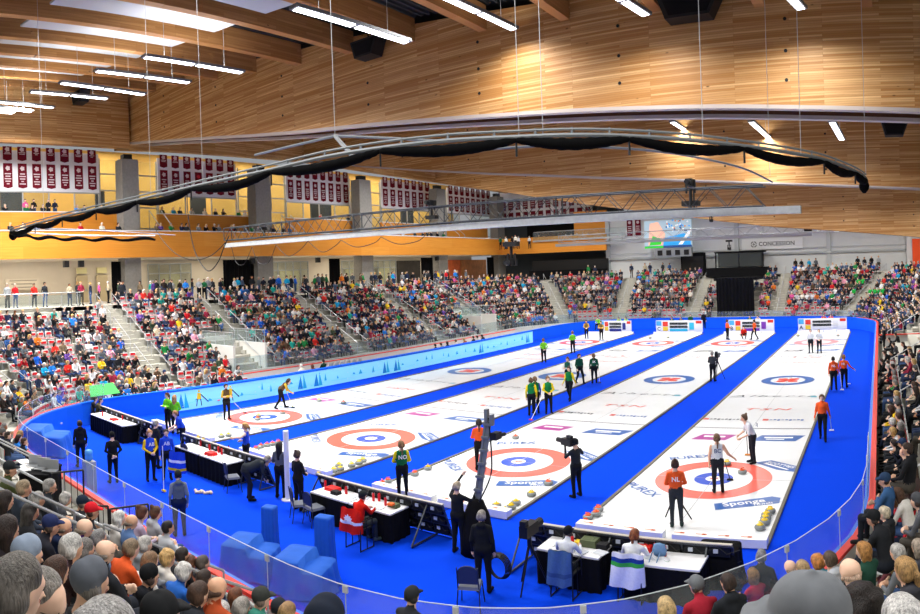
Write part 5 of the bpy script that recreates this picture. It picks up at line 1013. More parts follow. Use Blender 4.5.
# shoes on the carpet
for i, (px, py) in enumerate(((196, 492.5), (199, 493.5), (203, 493), (208, 494), (211, 493.5))):
    p = at_z(px, py, .013); V, F, g = bake('shoe', [((0, -.1, .05), (0, .02, .055), .045, .04, 0, ONE), ((0, .02, .04), (0, .13, .035), .042, .03, 0, ONE)], .015); me = to_mesh('shoe', V, F, g, 1); me.materials[0] = cloth('d8c3a5'); o = putmesh('shoe', me, (p[0], p[1], .01), R.uniform(0, 6), label='beige shoe left on the blue carpet, %s of the cluster' % NW[i], cat='shoe', group='shoes on the carpet')
# papers and pole on the third sheet edge, white post, water cooler
p = at_z(288, 500, .013); m_ = MB(); m_.tube([(0, 0, 0), (0, 0, 2.1)], .085, 14); m_.lathe((0, 0, 0), [(.2, 0), (.2, .03), (.09, .05)], 16); o = m_.build('white_post', M_white, label='tall white round post standing behind the second sheet', cat='post', smooth=False); o.location = p
p = at_z(90, 492, .013); e = empty('water_cooler', p, label='grey water cooler with a blue bottle beside the glass', cat='water cooler'); m_ = MB(); m_.box((0, 0, .5), (.36, .36, 1.0), top=.97); m_.build('body', mat('cooler_grey', '9aa0a4', .5), e); m_ = MB(); m_.lathe((0, 0, 1.0), [(.06, 0), (.13, .06), (.135, .15), (.125, .19), (.135, .22), (.13, .34), (.05, .38)], 16); m_.build('bottle', mat('cooler_blue', '5aa7e0', .2, alpha=.85), e, True)
# camera crane
p = at_z(478, 552, .013); e = empty('camera_crane', (p[0], p[1], 0), label='tall grey camera crane arm rising from a black draped base', cat='camera crane'); top = np.array([-3.66, -6.87, 3.25])-np.array([p[0], p[1], 0])
m_ = MB(); m_.lathe((0, 0, 0), [(.42, 0.01), (.38, .5), (.32, .9), (.18, 1.25), (.1, 1.3)], 14); m_.build('base_drape', M_dark, e, True)
m_ = MB()
for dx in (-.06, .06): m_.bar((dx, 0, 1.1), (top[0]+dx, top[1], top[2]), .055)
m_.bar((0, .04, 1.1), (top[0], top[1]+.04, top[2]), .1); 
for k in range(7): a = np.array([0, 0, 1.2])+(top-np.array([0, 0, 1.2]))*k/6.5; m_.box(a, (.2, .12, .06))
m_.build('arm', mat('crane_grey', '7c8286', .5, metal=.3), e); m_ = MB(); m_.box((top[0]-.05, top[1], top[2]+.05), (.08, .12, .3)); m_.box((top[0]+.1, top[1], top[2]-.05), (.06, .12, .26)); m_.build('counterweight', mat('crane_grey', '7c8286', .5), e)
c = top*.87+np.array([.22, .05, .0]); m_ = MB(); m_.box(c, (.16, .26, .17)); m_.tube([c+np.array([.05, .1, 0]), c+np.array([.08, .26, -.01])], .05, 10); m_.bar(top*.87, c, .04); m_.build('camera', M_black, e); m_ = MB(); m_.tube(smooth([np.array([.1, -.1, 1.2]), top*.5+np.array([.2, 0, .2]), top*.8+np.array([.2, -.1, -.2]), top]), .02, 5); m_.build('cable', M_black, e)
# broadcast tripod camera beside the last frame
def tripod(px, py, z, label, h=1.4, cam_=True, rz=0.):
    p = at_z(px, py, z); e = empty('tripod_camera', p, rz, label=label, cat='camera')
    for k in range(3): a = k*2*PI/3+.5; l = MB(); l.tube([(0, 0, h*.85), (math.cos(a)*.42, math.sin(a)*.42, 0)], [.03, .018], 6); l.build('leg', M_black, e)
    m_ = MB(); m_.tube([(0, 0, h*.8), (0, 0, h)], .05, 8); m_.build('head', M_black, e)
    if cam_: m_ = MB(); m_.box((0, 0, h+.12), (.2, .5, .24)); m_.tube([(0, .2, h+.12), (0, .5, h+.12)], .09, 10); m_.box((0, -.2, h+.3), (.14, .14, .12)); m_.build('camera', M_black, e)
tripod(531, 589, .013, 'black broadcast tripod camera beside the tables of the last sheet', 1.15); tripod(718, 380, .05, 'tripod camera beside the cameraman in the far blue lane', 1.3); tripod(676, 521, .05, 'small tripod standing behind the person in orange NL shirt', .85, False)
# scoreboards
M_sb = mat('board_white', 'e4e6e8', .5); M_sbb = mat('board_blue', '2b3f8a', .5); M_sbd = mat('board_dark', '42484c', .5); sbc = ['2b3480', '35b8d8', '7a3aa8', 'd8dadc']
for i in range(4):
    x0, x1 = ((-20.3, -16.0), (-14.75, -10.9), (-8.7, -4.6), (-2.35, 1.95))[i]; x0 = at_z(*((602, 332), (655, 333), (729, 332.3), (798, 331.6))[i], .1)[0]; x1 = at_z(*((634, 331.8), (702, 332.8), (774, 332), (846.5, 331.3))[i], .1)[0]; w = x1-x0; xm_ = (x0+x1)/2; y = 42.75
    e = empty('scoreboard', (xm_, y, 0), label=['leftmost', 'second', 'third', 'rightmost'][i]+' of the four scoreboards at the far end, '+['navy advert', 'light blue advert', 'purple advert', 'white base'][i], cat='scoreboard', group='scoreboards at the far end')
    b = MB(); b.box((0, .05, .72), (w, .1, 1.12), 0); b.box((0, .1, .1), (w, .5, .16), 1); b.build('panel', [M_sb, M_bluewall], e)
    f = MB(); y_ = -.012
    def q(u0, u1, v0, v1, mi): f.box((-w/2+w*(u0+u1)/2, y_, .16+1.12*(v0+v1)/2), (w*(u1-u0), .012, 1.12*(v1-v0)), mi)
    q(.01, .12, .55, .95, 3); q(.01, .12, .05, .52, 0); q(.15, .26, .1, .45, 4); q(.15, .26, .5, .9, 5); q(.3, .68, .62, .82, 2); q(.3, .68, .35, .55, 2); q(.3, .68, .05, .28, 6); q(.72, .82, .2, .8, 6); q(.86, .98, .72, .95, 5); q(.86, .98, .05, .6, 0)
    for k in range(12):
        u = .31+.03*k
        for v in (.66, .39): q(u, u+.016, v, v+.12, 0)
    tl_ = f.build('number_tiles', [M_sb, M_sbb, M_sbd, mat('board_sky', '4aa8e0', .5), mat('board_yellow', 'e8c43a', .5), mat('board_red', 'd8382c', .5), mat('board_ad%d' % i, sbc[i], .5)], e); Mx = frame((-w/2+w*.065, -.03, .45), (1, 0, 0), (0, 0, 1)); t = MB(); add_text(t, 'DCBA'[i], Mx, .5, 0, bold=True); t.build('letter', M_sbd, tl_)
# brooms
def broom(p, q, label, col='e8e8ea', head='2b2b2e'):
    e = empty('curling_broom', q, label=label, cat='broom'); Mi = Matrix.Translation(-Vector(tuple(map(float, q)))); m_ = MB(); m_.tube([p, q], .014, 6); m_.xf(Mi).build('shaft', mat('shaft_'+col, col, .4), e); m_ = MB(); m_.box((0, 0, .02), (.2, .08, .045), top=.8); m_.build('broom_head', mat('broomhead_'+head, head, .8), e)
def AD(px, py, ref): return at_d(px, py, math.hypot(ref[0]-CAM[0], ref[1]-CAM[1]))
for (a, b, l, c, h) in (((285, 388), (293, 407.5), 'yellow broom in the hands of the sweeper by the light blue board', 'e8d020', '222222'), ((234, 402.5), (245, 413), 'yellow broom resting on the ice before the brown-shirted player', 'e8d020', '222222'), ((544, 393), (531, 420), 'white broom angled down from the pair in green and yellow', 'f0f0f0', 'd8302a'), ((162.5, 446), (163.8, 491), 'white broom held upright between the two players in blue', 'f0f0f0', 'e8c020'), ((746.5, 430), (747.5, 455), 'broom held by the white-shirted player beyond the ring', '2a2a2c', 'd88a40'), ((725, 462), (730, 480), 'dark broom of the white-shirted skip in the ring', '2a2a2c', '1c1c1e'), ((829.5, 412), (831.5, 430.5), 'broom carried low by the walking player in orange', 'a8c0d0', 'e8e8e8'), ((840, 372), (842, 390), 'white broom beside the left player of the orange pair', 'f0f0f0', 'e8e8e8'), ((848.5, 365), (848.8, 384), 'blue broom beside the right player of the orange pair', '3a8ad8', 'e8e8e8'), ((599, 372), (599.5, 383), 'thin broom beside the right dark green player', 'd8d8d8', '303030')):
    zq = .06; Q = at_z(b[0], b[1], zq); P_ = AD(a[0], a[1], Q); broom(P_, Q, l, c, h)
# players, officials and camera crew on the floor
def feet(px, py, z=.05):
    return at_z(px, py, z)
def away(px): t = (px-CX)/FPX; d = _f*math.cos(t)+_R*math.sin(t); return math.atan2(-d[0], d[1])
_pc = [0]
POS = {}
def mkpose(kind):
    J = skeleton('stand')
    if kind == 'front': # hands together in front
        J['wrl'] = np.array([-.06, .24, 1.02]); J['wrr'] = np.array([.06, .25, 1.0]); J['ell'] = np.array([-.25, .03, 1.12]); J['elr'] = np.array([.25, .03, 1.12])
    if kind == 'crossed': J['wrl'] = np.array([.08, .2, 1.14]); J['wrr'] = np.array([-.08, .22, 1.12]); J['ell'] = np.array([-.25, .05, 1.12]); J['elr'] = np.array([.25, .05, 1.12])
    if kind == 'behind': J['wrl'] = np.array([-.05, -.18, .98]); J['wrr'] = np.array([.05, -.18, .96]); J['ell'] = np.array([-.27, -.1, 1.14]); J['elr'] = np.array([.27, -.1, 1.14])
    if kind == 'walk':
        J['knl'] = np.array([-.1, .2, .52]); J['anl'] = np.array([-.1, .26, .1]); J['tol'] = np.array([-.11, .43, .07]); J['knr'] = np.array([.1, -.04, .5]); J['anr'] = np.array([.1, -.28, .14]); J['tor'] = np.array([.11, -.14, .05]); J['wrl'] = np.array([-.28, -.12, .9]); J['wrr'] = np.array([.28, .2, .9])
    if kind == 'side': J['wrr'] = np.array([.5, .15, .95]); J['elr'] = np.array([.32, .02, 1.12])
    if kind == 'sweep':
        lean(J, .75); J['wrl'] = J['shl']+np.array([.12, .22, -.38]); J['ell'] = J['shl']+np.array([-.06, .05, -.26]); J['wrr'] = J['shr']+np.array([-.06, .3, -.42]); J['elr'] = J['shr']+np.array([.08, .06, -.26]); J['knl'] = np.array([-.16, .12, .5]); J['anl'] = np.array([-.25, .2, .09]); J['tol'] = np.array([-.28, .36, .05]); J['anr'] = np.array([.2, -.28, .12]); J['tor'] = np.array([.24, -.14, .05]); J['knr'] = np.array([.14, -.04, .48])
    if kind == 'bend': lean(J, 1.15); J['wrl'] = J['shl']+np.array([.05, .12, -.5]); J['ell'] = J['shl']+np.array([-.03, 0, -.27]); J['wrr'] = J['shr']+np.array([-.05, .12, -.5]); J['elr'] = J['shr']+np.array([.03, 0, -.27]); mv(J, ('hip', 'hjl', 'hjr'), (0, -.12, -.03)); 
    if kind == 'leanf': lean(J, .4); J['wrl'] = J['shl']+np.array([.02, .28, -.4]); J['ell'] = J['shl']+np.array([-.08, .04, -.28]); J['wrr'] = J['shr']+np.array([-.12, .3, -.36]); J['elr'] = J['shr']+np.array([.06, .04, -.28])
    if kind == 'camera': J['wrl'] = np.array([-.16, .28, 1.5]); J['ell'] = np.array([-.28, .12, 1.22]); J['wrr'] = np.array([.14, .2, 1.52]); J['elr'] = np.array([.3, .05, 1.24])
    if kind == 'raise': J['wrl'] = np.array([-.12, .4, 1.75]); J['ell'] = np.array([-.25, .25, 1.5]); J['wrr'] = np.array([.3, .42, 1.5]); J['elr'] = np.array([.33, .18, 1.25])
    if kind == 'reach': J['wrl'] = np.array([-.45, .28, 1.3]); J['ell'] = np.array([-.38, .1, 1.3]); J['wrr'] = np.array([.22, .2, 1.05])
    if kind == 'crouch':
        mv(J, list(J), (0, 0, -.55)); J['anl'] = np.array([-.14, .12, .09]); J['tol'] = np.array([-.16, .28, .05]); J['knl'] = np.array([-.2, .4, .5]); J['anr'] = np.array([.14, -.05, .09]); J['tor'] = np.array([.15, .1, .05]); J['knr'] = np.array([.2, .35, .42]); J['wrl'] = np.array([-.1, .4, .5]); J['wrr'] = np.array([.1, .42, .5]); lean(J, .4)
    return J
def player(px, py, rel, kind, label, z=.05, htpx=None, cat=None, group=None, res=.028, letters=None, ltcol='ffffff', stripe=None, **kw):
    if kind not in POS: POS[kind] = mkpose(kind)
    p = feet(px, py, z); D = math.hypot(p[0]-CAM[0], p[1]-CAM[1]); sc = 1.
    if htpx: sc = max(.9, min(1.1, htpx*D/FPX/1.73))
    o = person('st_'+kind, POS[kind], (p[0], p[1], z-.012), away(px)+math.radians(rel), label, group=group, res=res, sc=sc, **{'build': 1.08, **kw})
    J = POS[kind]
    if letters:
        for sgn in (-1, 1):
            m_ = MB(); add_text(m_, letters, frame((0, .172*sgn, 1.27), (-sgn, 0, 0), (0, 0, 1)), .17, 0, bold=True); m_.build('lettering', cloth(ltcol), o)
    return o
YB = dict(leg='16181c', shoe='141416')
player(81, 467, 10, 'stand', 'person in long black hooded jacket seen from behind, left of the water cooler', .013, top='17181b', hair='2e1f17', hood=True, **YB)
player(113.5, 483, 15, 'behind', 'person in black coat and black cap with a cream bag on the shoulder', .013, hairk='cap', top='151618', hat='151618', hair='2e1f17', **YB)
player(168.5, 431, 130, 'crossed', 'left one of the two players in lime green by the blue wall', top='6fcf2a', hair='4a2a1c', hairk='pony', **YB); player(175.6, 434, -20, 'front', 'right one of the lime green pair, light hair', top='6fcf2a', hair='b98a5a', hairk='long', **YB)
player(183, 452, 100, 'leanf', 'fair-haired player in blue with yellow sleeve leaning on the screen frame', .013, top='1f48c8', slv='1f48c8', hair='b9865a', sleeves='short', **YB)
player(157, 468, -60, 'front', 'grey-haired official in dark jacket behind the players in blue', .013, top='23272c', hair='8f8c88', **YB)
player(151, 480.5, -160, 'front', 'shorter player in blue jersey reading AB, beside the broom', .013, top='1f48c8', slv='e8c020', hair='c08a5a', hairk='bun', letters='AB', **YB); player(167.5, 479.5, -175, 'stand', 'taller dark-haired player in blue jersey reading AB', .013, top='1f48c8', slv='1f48c8', hair='3a2a22', letters='AB', **YB)
player(180, 536, 8, 'stand', 'man in grey padded jacket and dark cap standing at the glass', .013, top='5e6870', slv='7b858c', hairk='cap', hat='23262a', hair='4a4038', leg='1d2640', shoe='1a1a1a', build=1.12)
player(227, 419.5, -160, 'crossed', 'player in brown and yellow standing beside the first ring', top='5a4630', slv='c9a63a', hair='2e1f17', hairk='pony', **YB); player(281, 408.5, -95, 'sweep', 'sweeper in brown and yellow bending over a yellow broom', top='5a4630', slv='c9a63a', hair='3a2a22', hairk='pony', **YB)
player(247, 472, 75, 'reach', 'blond player in blue reaching a bottle over the screen frame', .013, top='1f48c8', slv='e8c9b0', hair='c99a5a', hairk='pony', sleeves='short', **YB)
player(281, 498, -25, 'front', 'person with long dark hair in grey top beside the white post', .013, top='5c6066', hair='1d1815', hairk='very_long', **YB); player(299, 510, -50, 'front', 'person in black jacket just right of the white post', .013, top='1a1b1f', hair='4a3a30', hairk='bun', **YB)
player(250, 500, -80, 'bend', 'official in dark suit bending behind the blue jersey tables', .013, top='2b3036', hair='a09a90', hairk='short', leg='202328', shoe='141416')
player(403, 498, 12, 'front', 'player in green jersey reading NO, light brown ponytail', top='12683c', slv='e8d020', hair='8a6543', hairk='pony', letters='NO', **YB)
player(459, 553, -35, 'raise', 'grey-haired cameraman in black raising controls toward the crane', .013, top='1b1e22', hair='b8a890', build=1.1, **YB)
player(480.5, 470, 0, 'front', 'official in orange behind the camera crane, white leaf on back', top='f4602a', hair='2a1d18', hairk='pony', **YB)
o = player(577, 497, 40, 'camera', 'camera operator in black cap shouldering a camera in the third blue lane', .013, hairk='cap', hat='1c1f24', top='24282e', hair='2a2420', **YB)
sc_ = MB(); sc_.box((-.12, .22, 1.62), (.16, .42, .2)); sc_.tube([(-.12, .4, 1.62), (-.12, .68, 1.62)], .07, 10); sc_.box((-.12, .1, 1.78), (.1, .2, .1)); sc_.build('shoulder_camera', M_black, None, label='black shoulder camera held by the operator in the third lane', cat='camera')
so = [q for q in COL.objects if q.name == 'shoulder_camera'][0]; so.location = o.location; so.rotation_euler = o.rotation_euler
player(484, 592, -15, 'stand', 'grey-haired man in black carrying a coil of cable', .013, top='191b1e', hair='9a948c', build=1.12, **YB)
player(532, 427.5-12, 0, 'stand', 'player in green and yellow, left one of the pair with a broom', top='12743c', slv='e8d020', hair='6a4a34', hairk='bun', **YB); player(536, 413.5, 10, 'stand', 'player half hidden behind the left green and yellow player', top='12743c', slv='2a4a9a', hair='7a5a40', hairk='pony', **YB); player(549, 413.5, -170, 'front', 'player in green and yellow holding the angled white broom', top='12743c', slv='e8d020', hair='8a6543', hairk='bun', **YB); player(570, 400.5, 160, 'walk', 'player in green and yellow walking in the blue lane', top='12743c', slv='e8d020', hair='5a4030', hairk='bun', **YB)
player(568.5, 388, 170, 'crossed', 'dark green player with light trim behind the walking one', top='1c5a4a', slv='dfe6e2', hair='6a4a34', hairk='bun', **YB); player(580, 383.5, -150, 'walk', 'dark green player in the middle of the far trio', top='0f4a38', hair='4a3022', hairk='pony', **YB); player(594.5, 383.3, 5, 'stand', 'dark green player at the right of the far trio, number on back', top='0f4a38', hair='7a5a40', hairk='pony', letters='SK', **YB)
player(544, 362.5, 15, 'behind', 'lime green player standing alone in the far blue lane', top='7fd82a', hair='8a6543', hairk='bun', **YB); player(573, 353, 20, 'front', 'lime green player farther along the first sheet', top='7fd82a', hair='8a6543', hairk='bun', **YB)
player(586.7, 338.5, 180, 'front', 'brown and yellow player at the first far ring, left', top='7a6030', slv='c9a63a', hair='3a2a22', hairk='bun', **YB); player(601.5, 340, 180, 'crossed', 'brown and yellow player at the first far ring, right', top='7a6030', slv='d8b040', hair='3a2a22', hairk='bun', **YB)
player(691, 331.5, 180, 'stand', 'dark green player before the light blue scoreboard', .05, top='12503c', hair='4a3022', **YB); player(704, 328.5, 180, 'stand', 'person in black right of the light blue scoreboard', .013, top='17181b', hair='2a2420', **YB)
player(727.6, 339.5, -60, 'front', 'orange player at the left of the third far ring', top='f4602a', hair='4a3022', hairk='bun', **YB); player(754.7, 339.8, 60, 'walk', 'orange player at the right of the third far ring', top='f4602a', hair='3a2a22', hairk='bun', **YB); player(744, 338.6, 180, 'crouch', 'player in red crouching before the purple scoreboard', top='d8281c', hair='3a2a22', **YB)
player(811, 353, 180, 'stand', 'left one of the two players in white at the last far ring', top='dfe4ea', hair='9a8468', leg='20242c', shoe='1a1a1a'); player(819.5, 353.2, 180, 'front', 'right one of the two players in white at the last far ring', top='dfe4ea', hair='8a7860', leg='20242c', shoe='1a1a1a')
player(713, 381.5, -20, 'front', 'cameraman in dark coat behind his tripod in the far lane', .013, top='3a3e44', hair='9a948c', **YB)
player(834, 390, 5, 'stand', 'left one of the orange pair beside the last sheet', .05, top='f4602a', hair='3a3028', letters='NL', **YB); player(844.5, 387.5, -10, 'side', 'right one of the orange pair, arm held out', .013, top='f4602a', hair='b98a5a', hairk='bun', letters='NL', **YB)
o = player(823, 440, 178, 'walk', 'player in orange jacket with white bands walking beside the last sheet', .013, top='f4602a', slv='f4602a', hair='6a4a34', hairk='pony', **YB); m_ = MB(); m_.box((-.05, .0, 0), (.01, .01, .01)); 
player(753, 463, 110, 'leanf', 'player in white leaning with a broom beyond the last near ring', top='dfe4ea', hair='6a5440', hairk='bun', leg='23272f', shoe='1a1a1a', letters='BC', ltcol='2a3f78')
player(718.5, 492.5, 5, 'side', 'white-shirted skip reading BC standing in the last near ring', top='dfe4ea', hair='7a5a40', hairk='pony', leg='23272f', shoe='1a1a1a', letters='BC', ltcol='2a3f78', slv='e3b193', sleeves='short')
player(677, 526.5, 2, 'front', 'player in orange shirt reading NL watching from behind the last ring', top='f4602a', slv='f4602a', hair='4a2c20', hairk='bun', letters='NL', leg='30343a', shoe='2c3a38')
# seated people at the tables
SIT = skeleton('sit'); SITF = skeleton('sit'); lean(SITF, .25); SITF['wrl'] = np.array([-.14, .42, .82]); SITF['wrr'] = np.array([.14, .42, .82]); SITF['ell'] = np.array([-.26, .16, .84]); SITF['elr'] = np.array([.26, .16, .84])
def sitter(px, py, rz, label, z=.013, dz=0., **kw):
    p = at_z(px, py, z); o = person('sit_f', SITF, (p[0], p[1], z+dz), rz, label, res=.026, build=1., **kw)
    return o, p
for px, py, l, t, h in ((93, 424, 'seated person in black at the farthest left table, nearer the wall', '1f1f22', '2a2420'), (98, 426, 'seated person in olive at the farthest left table, nearer the camera', '4a4428', '3a2a22')): sitter(px, py, -.5, l, top=t, hair=h, **YB)
def stool(p, label):
    e = empty('bar_stool', (p[0], p[1], .013), label=label, cat='chair', group='high black director chairs'); s_ = MB(); s_.box((0, 0, .5), (.5, .42, .04)); s_.build('seat', M_black, e)
    for q in (-1, 1):
        for w in (-1, 1): l = MB(); l.tube([(q*.25, w*.2, .95 if w < 0 else .7), (q*.25, w*.24, .0)], .015, 6); l.build('leg', M_black, e)
        f = MB(); f.tube([(q*.25, -.24, .02), (q*.25, .24, .02)], .015, 5); f.tube([(q*.25, -.2, .72), (q*.25, .2, .72)], .018, 5); f.tube([(q*.25, 0, .02), (q*.25, 0, .72)], .012, 5); f.build('side_frame', M_black, e)
    b = MB(); b.box((0, -.17, .85), (.44, .03, .2)); b.build('backrest', M_black, e)
for px, py, l, l2, kw in ((360, 547, 'person in red jersey and dark cap seated at the third screen frame', 'black high chair under the person in the red jersey', dict(hairk='cap', hat='23282a', hair='3a3028', top='e02418', slv='b8180e', leg='2c3236', shoe='4a5a58')), (567, 594, 'person in white jersey and black cap seated at the last tables', 'black high chair under the person in white jersey and cap', dict(hairk='cap', hat='17191c', hair='3a3028', top='e6e9ee', slv='dfe6ee', leg='2c3236', shoe='303438')), (634, 598, 'person with long auburn ponytail in white jersey seated at the last tables', 'black high chair under the person with auburn ponytail', dict(hairk='pony', hair='8a4a26', top='e6e9ee', leg='8a7a84', shoe='b8a890'))):
    o, p = sitter(px, py, 0., l, dz=.02, **kw); stool(p, l2)
# cable coil
p = at_d(499, 562, math.hypot(*(at_z(484, 592)[:2]-CAM[:2]))); m_ = MB(); 
for k in range(5): m_.tube([(p[0]+(.2+.015*k)*math.cos(a*PI/12), p[1]+.03*(k-2), p[2]-.1+(.22+.012*k)*math.sin(a*PI/12)) for a in range(25)], .014, 5)
m_.build('cable_coil', M_black, label='coil of black cable hanging from the grey-haired man', cat='cable')
# ---------------------------------------------------------------- people in the seats
DARKS = ['16171a', '1d1f24', '23262c', '2a2d33', '1a1d2b', '1c2438', '26304a', '34373c', '3a3f46', '2b2320']
MIDS = ['5a5f66', '6e7379', '8c9094', 'a9adb1', 'd8d9dc', 'ececee', 'e8e2d6', 'c2b59b', '7a6a55', '5a4636', '3f4f3c', '4d5f7c', '31548a']
BRI = ['c8202a', 'd8342c', 'a81c28', '8a1c30', '1f5fc8', '2a7fd8', '1f9fd0', '2a8a4a', '1f6a40', 'e8c22a', 'e0782a', 'd85a9a', 'e8a0b8', '6a4a9a', '2aa89a', '9a3048']
CN = {'c8202a': 'red', 'd8342c': 'red', 'a81c28': 'dark red', '8a1c30': 'burgundy', '1f5fc8': 'blue', '2a7fd8': 'bright blue', '1f9fd0': 'sky blue', '2a8a4a': 'green', '1f6a40': 'dark green', 'e8c22a': 'yellow', 'e0782a': 'orange', 'd85a9a': 'pink', 'e8a0b8': 'pale pink', '6a4a9a': 'purple', '2aa89a': 'teal', '9a3048': 'wine red', '5a5f66': 'grey', '6e7379': 'grey', '8c9094': 'light grey', 'a9adb1': 'light grey', 'd8d9dc': 'white', 'ececee': 'white', 'e8e2d6': 'cream', 'c2b59b': 'beige', '7a6a55': 'tan', '5a4636': 'brown', '3f4f3c': 'olive', '4d5f7c': 'slate blue', '31548a': 'denim blue', '1a1d2b': 'navy', '1c2438': 'navy', '26304a': 'navy', '34373c': 'charcoal', '3a3f46': 'charcoal', '2a2d33': 'charcoal', '2b2320': 'dark brown'}
def rtop(r): x = r.random(); return r.choice(DARKS) if x < .48 else r.choice(MIDS) if x < .76 else r.choice(BRI)
LEGS = ['1a1c20', '22262e', '2a3550', '33466a', '3d5680', '16171a', '4a4640', '2a2d33']
HK = [('short', 'brown', 'brown-haired'), ('short', 'grey', 'grey-haired'), ('short', 'white', 'white-haired'), ('short', 'black', 'black-haired'), ('bob', 'blond', 'blond'), ('long', 'dark brown', 'long-haired dark'), ('long', 'brown', 'long-haired brown'), ('long', 'blond', 'long-haired blond'), ('bald', 'bald', 'balding'), ('cap', 'dark brown', 'cap-wearing'), ('beanie', 'brown', 'beanie-wearing'), ('short', 'dark brown', 'dark-haired'), ('bob', 'grey', 'grey bobbed'), ('curly', 'white', 'curly white-haired')]
def spose(k):
    J = skeleton('sit')
    if k == 1: lean(J, .35); J['wrl'] = np.array([-.08, .42, .68]); J['wrr'] = np.array([.08, .42, .68]); J['ell'] = np.array([-.22, .22, .72]); J['elr'] = np.array([.22, .22, .72])
    if k == 2: J['wrl'] = np.array([.07, .18, .84]); J['wrr'] = np.array([-.07, .2, .82]); J['ell'] = np.array([-.24, .06, .78]); J['elr'] = np.array([.24, .06, .78])
    if k == 3: J['wrl'] = np.array([-.04, .25, .98]); J['wrr'] = np.array([.05, .25, .96]); J['ell'] = np.array([-.24, .1, .8]); J['elr'] = np.array([.24, .1, .8])
    if k == 4: J['knl'] += np.array([.12, .04, .1]); J['anl'] = np.array([.12, .6, .3]); J['tol'] = np.array([.14, .76, .28]); mv(J, ('head',), (.03, .02, 0))
    return J
SPJ = [spose(k) for k in range(5)]
ORD = ['front', 'second', 'third', 'fourth', 'fifth', 'sixth', 'seventh', 'eighth', 'ninth', 'top']
AISS = ['first stairs', 'tunnel stairs', 'middle stairs', 'fourth stairs', 'far tunnel stairs', 'corner stairs', 'stairs beside the scoreboards', 'screen stairs', 'CONCESSION stairs', 'far right stairs', 'upper right stairs', 'stairs above the recess', 'stairs below the recess', 'right stairs', 'lower right stairs', 'near left stairs', 'media table stairs', 'near stairs', 'near centre stairs']
# seat models
def seat_parts(full=True):
    a = MB(); a.box((0, .0, .43), (.46, .42, .05), 0, top=.94); a.box((0, .19, .415), (.44, .05, .04), 0)
    b = MB(); n = 6; pr = [(-.23+.46*i/n, -.2-.04*math.cos((i/n-.5)*PI)+.03*0) for i in range(n+1)]
    V = []; 
    for z, k, dy in ((.42, .95, 0), (.62, 1., -.03), (.8, .97, -.07), (.86, .8, -.085)):
        V += [(x*k, y+dy, z) for x, y in pr]
    for z, k, dy in ((.42, .95, 0), (.62, 1., -.03), (.8, .97, -.07), (.86, .8, -.085)):
        V += [(x*k, y+dy-.03, z) for x, y in pr]
    m = n+1; F = [(j*m+i, j*m+i+1, (j+1)*m+i+1, (j+1)*m+i) for j in range(3) for i in range(n)]+[((4+j)*m+i+1, (4+j)*m+i, (5+j)*m+i, (5+j)*m+i+1) for j in range(3) for i in range(n)]+[(3*m+i, 3*m+i+1, 7*m+i+1, 7*m+i) for i in range(n)]
    F += [(j*m, (j+1)*m, (5+j)*m, (4+j)*m) for j in range(3)]+[(j*m+n, (4+j)*m+n, (5+j)*m+n, (j+1)*m+n) for j in range(3)]; b.add(V, F, 0)
    c = MB(); c.box((0, -.2, .74), (.34, .05, .14), 0, top=.85)
    l = MB(); l.box((0, -.1, .2), (.12, .3, .42), top=.7); p_ = MB(); p_.box((0, .02, .462), (.36, .32, .03), 0, top=.9); return a, b, c, l, p_
M_seat = mat('seat_grey', 'b4b7b6', .6, noise=.06); M_pad = mat('seat_red', 'c41f2a', .8)
_sp = seat_parts(); SM = [_sp[0].mesh('seat_pan', M_seat), _sp[1].mesh('seat_back', M_seat, True), _sp[2].mesh('seat_pad', M_pad), _sp[3].mesh('seat_leg', M_grey), _sp[4].mesh('seat_cushion', M_pad)]
def seat(loc, rz, label, group='stadium seats', sc=1.):
    e = empty('stadium_seat', loc, rz, label=label, cat='seat', group=group); e.scale = (sc,)*3
    a = putmesh('seat', SM[0], parent=e); b = putmesh('backrest', SM[1], parent=e); putmesh('pad', SM[2], parent=b, label='red back pad'); putmesh('cushion', SM[4], parent=a, label='red seat cushion'); putmesh('bracket', SM[3], parent=e)
    return e
# every place in the rows
slots = []; blocked = []
for k in range(NR):
    d = D0+.22+DEP*k; zrow = ZF+RISE*k; 
    t = 0.; 
    while t < A.L:
        (x, y), n = A.at(t, d); (xb, yb), _ = A.at(t, 0)
        # arc length correction on the corners
        i = 0; tt = t % A.L
        for g, s0 in zip(A.segs, A.start):
            if s0 <= tt <= s0+g[4]: break
        step = .55 if g[0] == 'l' else .55*9.5/(9.5+d)
        near_a = min(abs(((t-a+A.L/2) % A.L)-A.L/2)*(1 if g[0] == 'l' else (9.5+d)/9.5) for a in AT)
        ok = near_a > .85
        if g[0] == 'l' and g[3] == (-1, 0) and k < 5 and (abs(y-6.6) < 1.7 or abs(y-35) < 1.7): ok = False
        if g[0] == 'l' and g[3] == (1, 0) and 15 < y < 26 and k < 4: ok = False
        if -12.2 < x < -7.3 and y > 48 and k < 6: ok = False
        if -14.6 < x < -7.5 and y > 54.2: ok = False
        if x < -30 and y < -1.2 and k >= 8: ok = False
        if y < -8.2 and (x > -14.5): ok = False      # near stand: placed one by one below
        if x > 4 and y < -3.5: ok = False
        if y > 56.4 and -19.5 < x < -14.5: ok = False
        if ok and visible((x, y, zrow+1.), 12): slots.append((x, y, zrow, math.atan2(n[0], -n[1]), k, t, near_a))
        t += step
def aisle_ref(t):
    b = min(range(len(AT)), key=lambda i: abs(((t-AT[i]+A.L/2) % A.L)-A.L/2)); df = ((t-AT[b]+A.L/2) % A.L)-A.L/2; return b, df
def headdir(rz, tgt, x, y):  # turn of the head towards the play
    a = math.atan2(-(tgt[0]-x), (tgt[1]-y))-rz; a = (a+PI) % (2*PI)-PI; return max(-.9, min(.9, a))
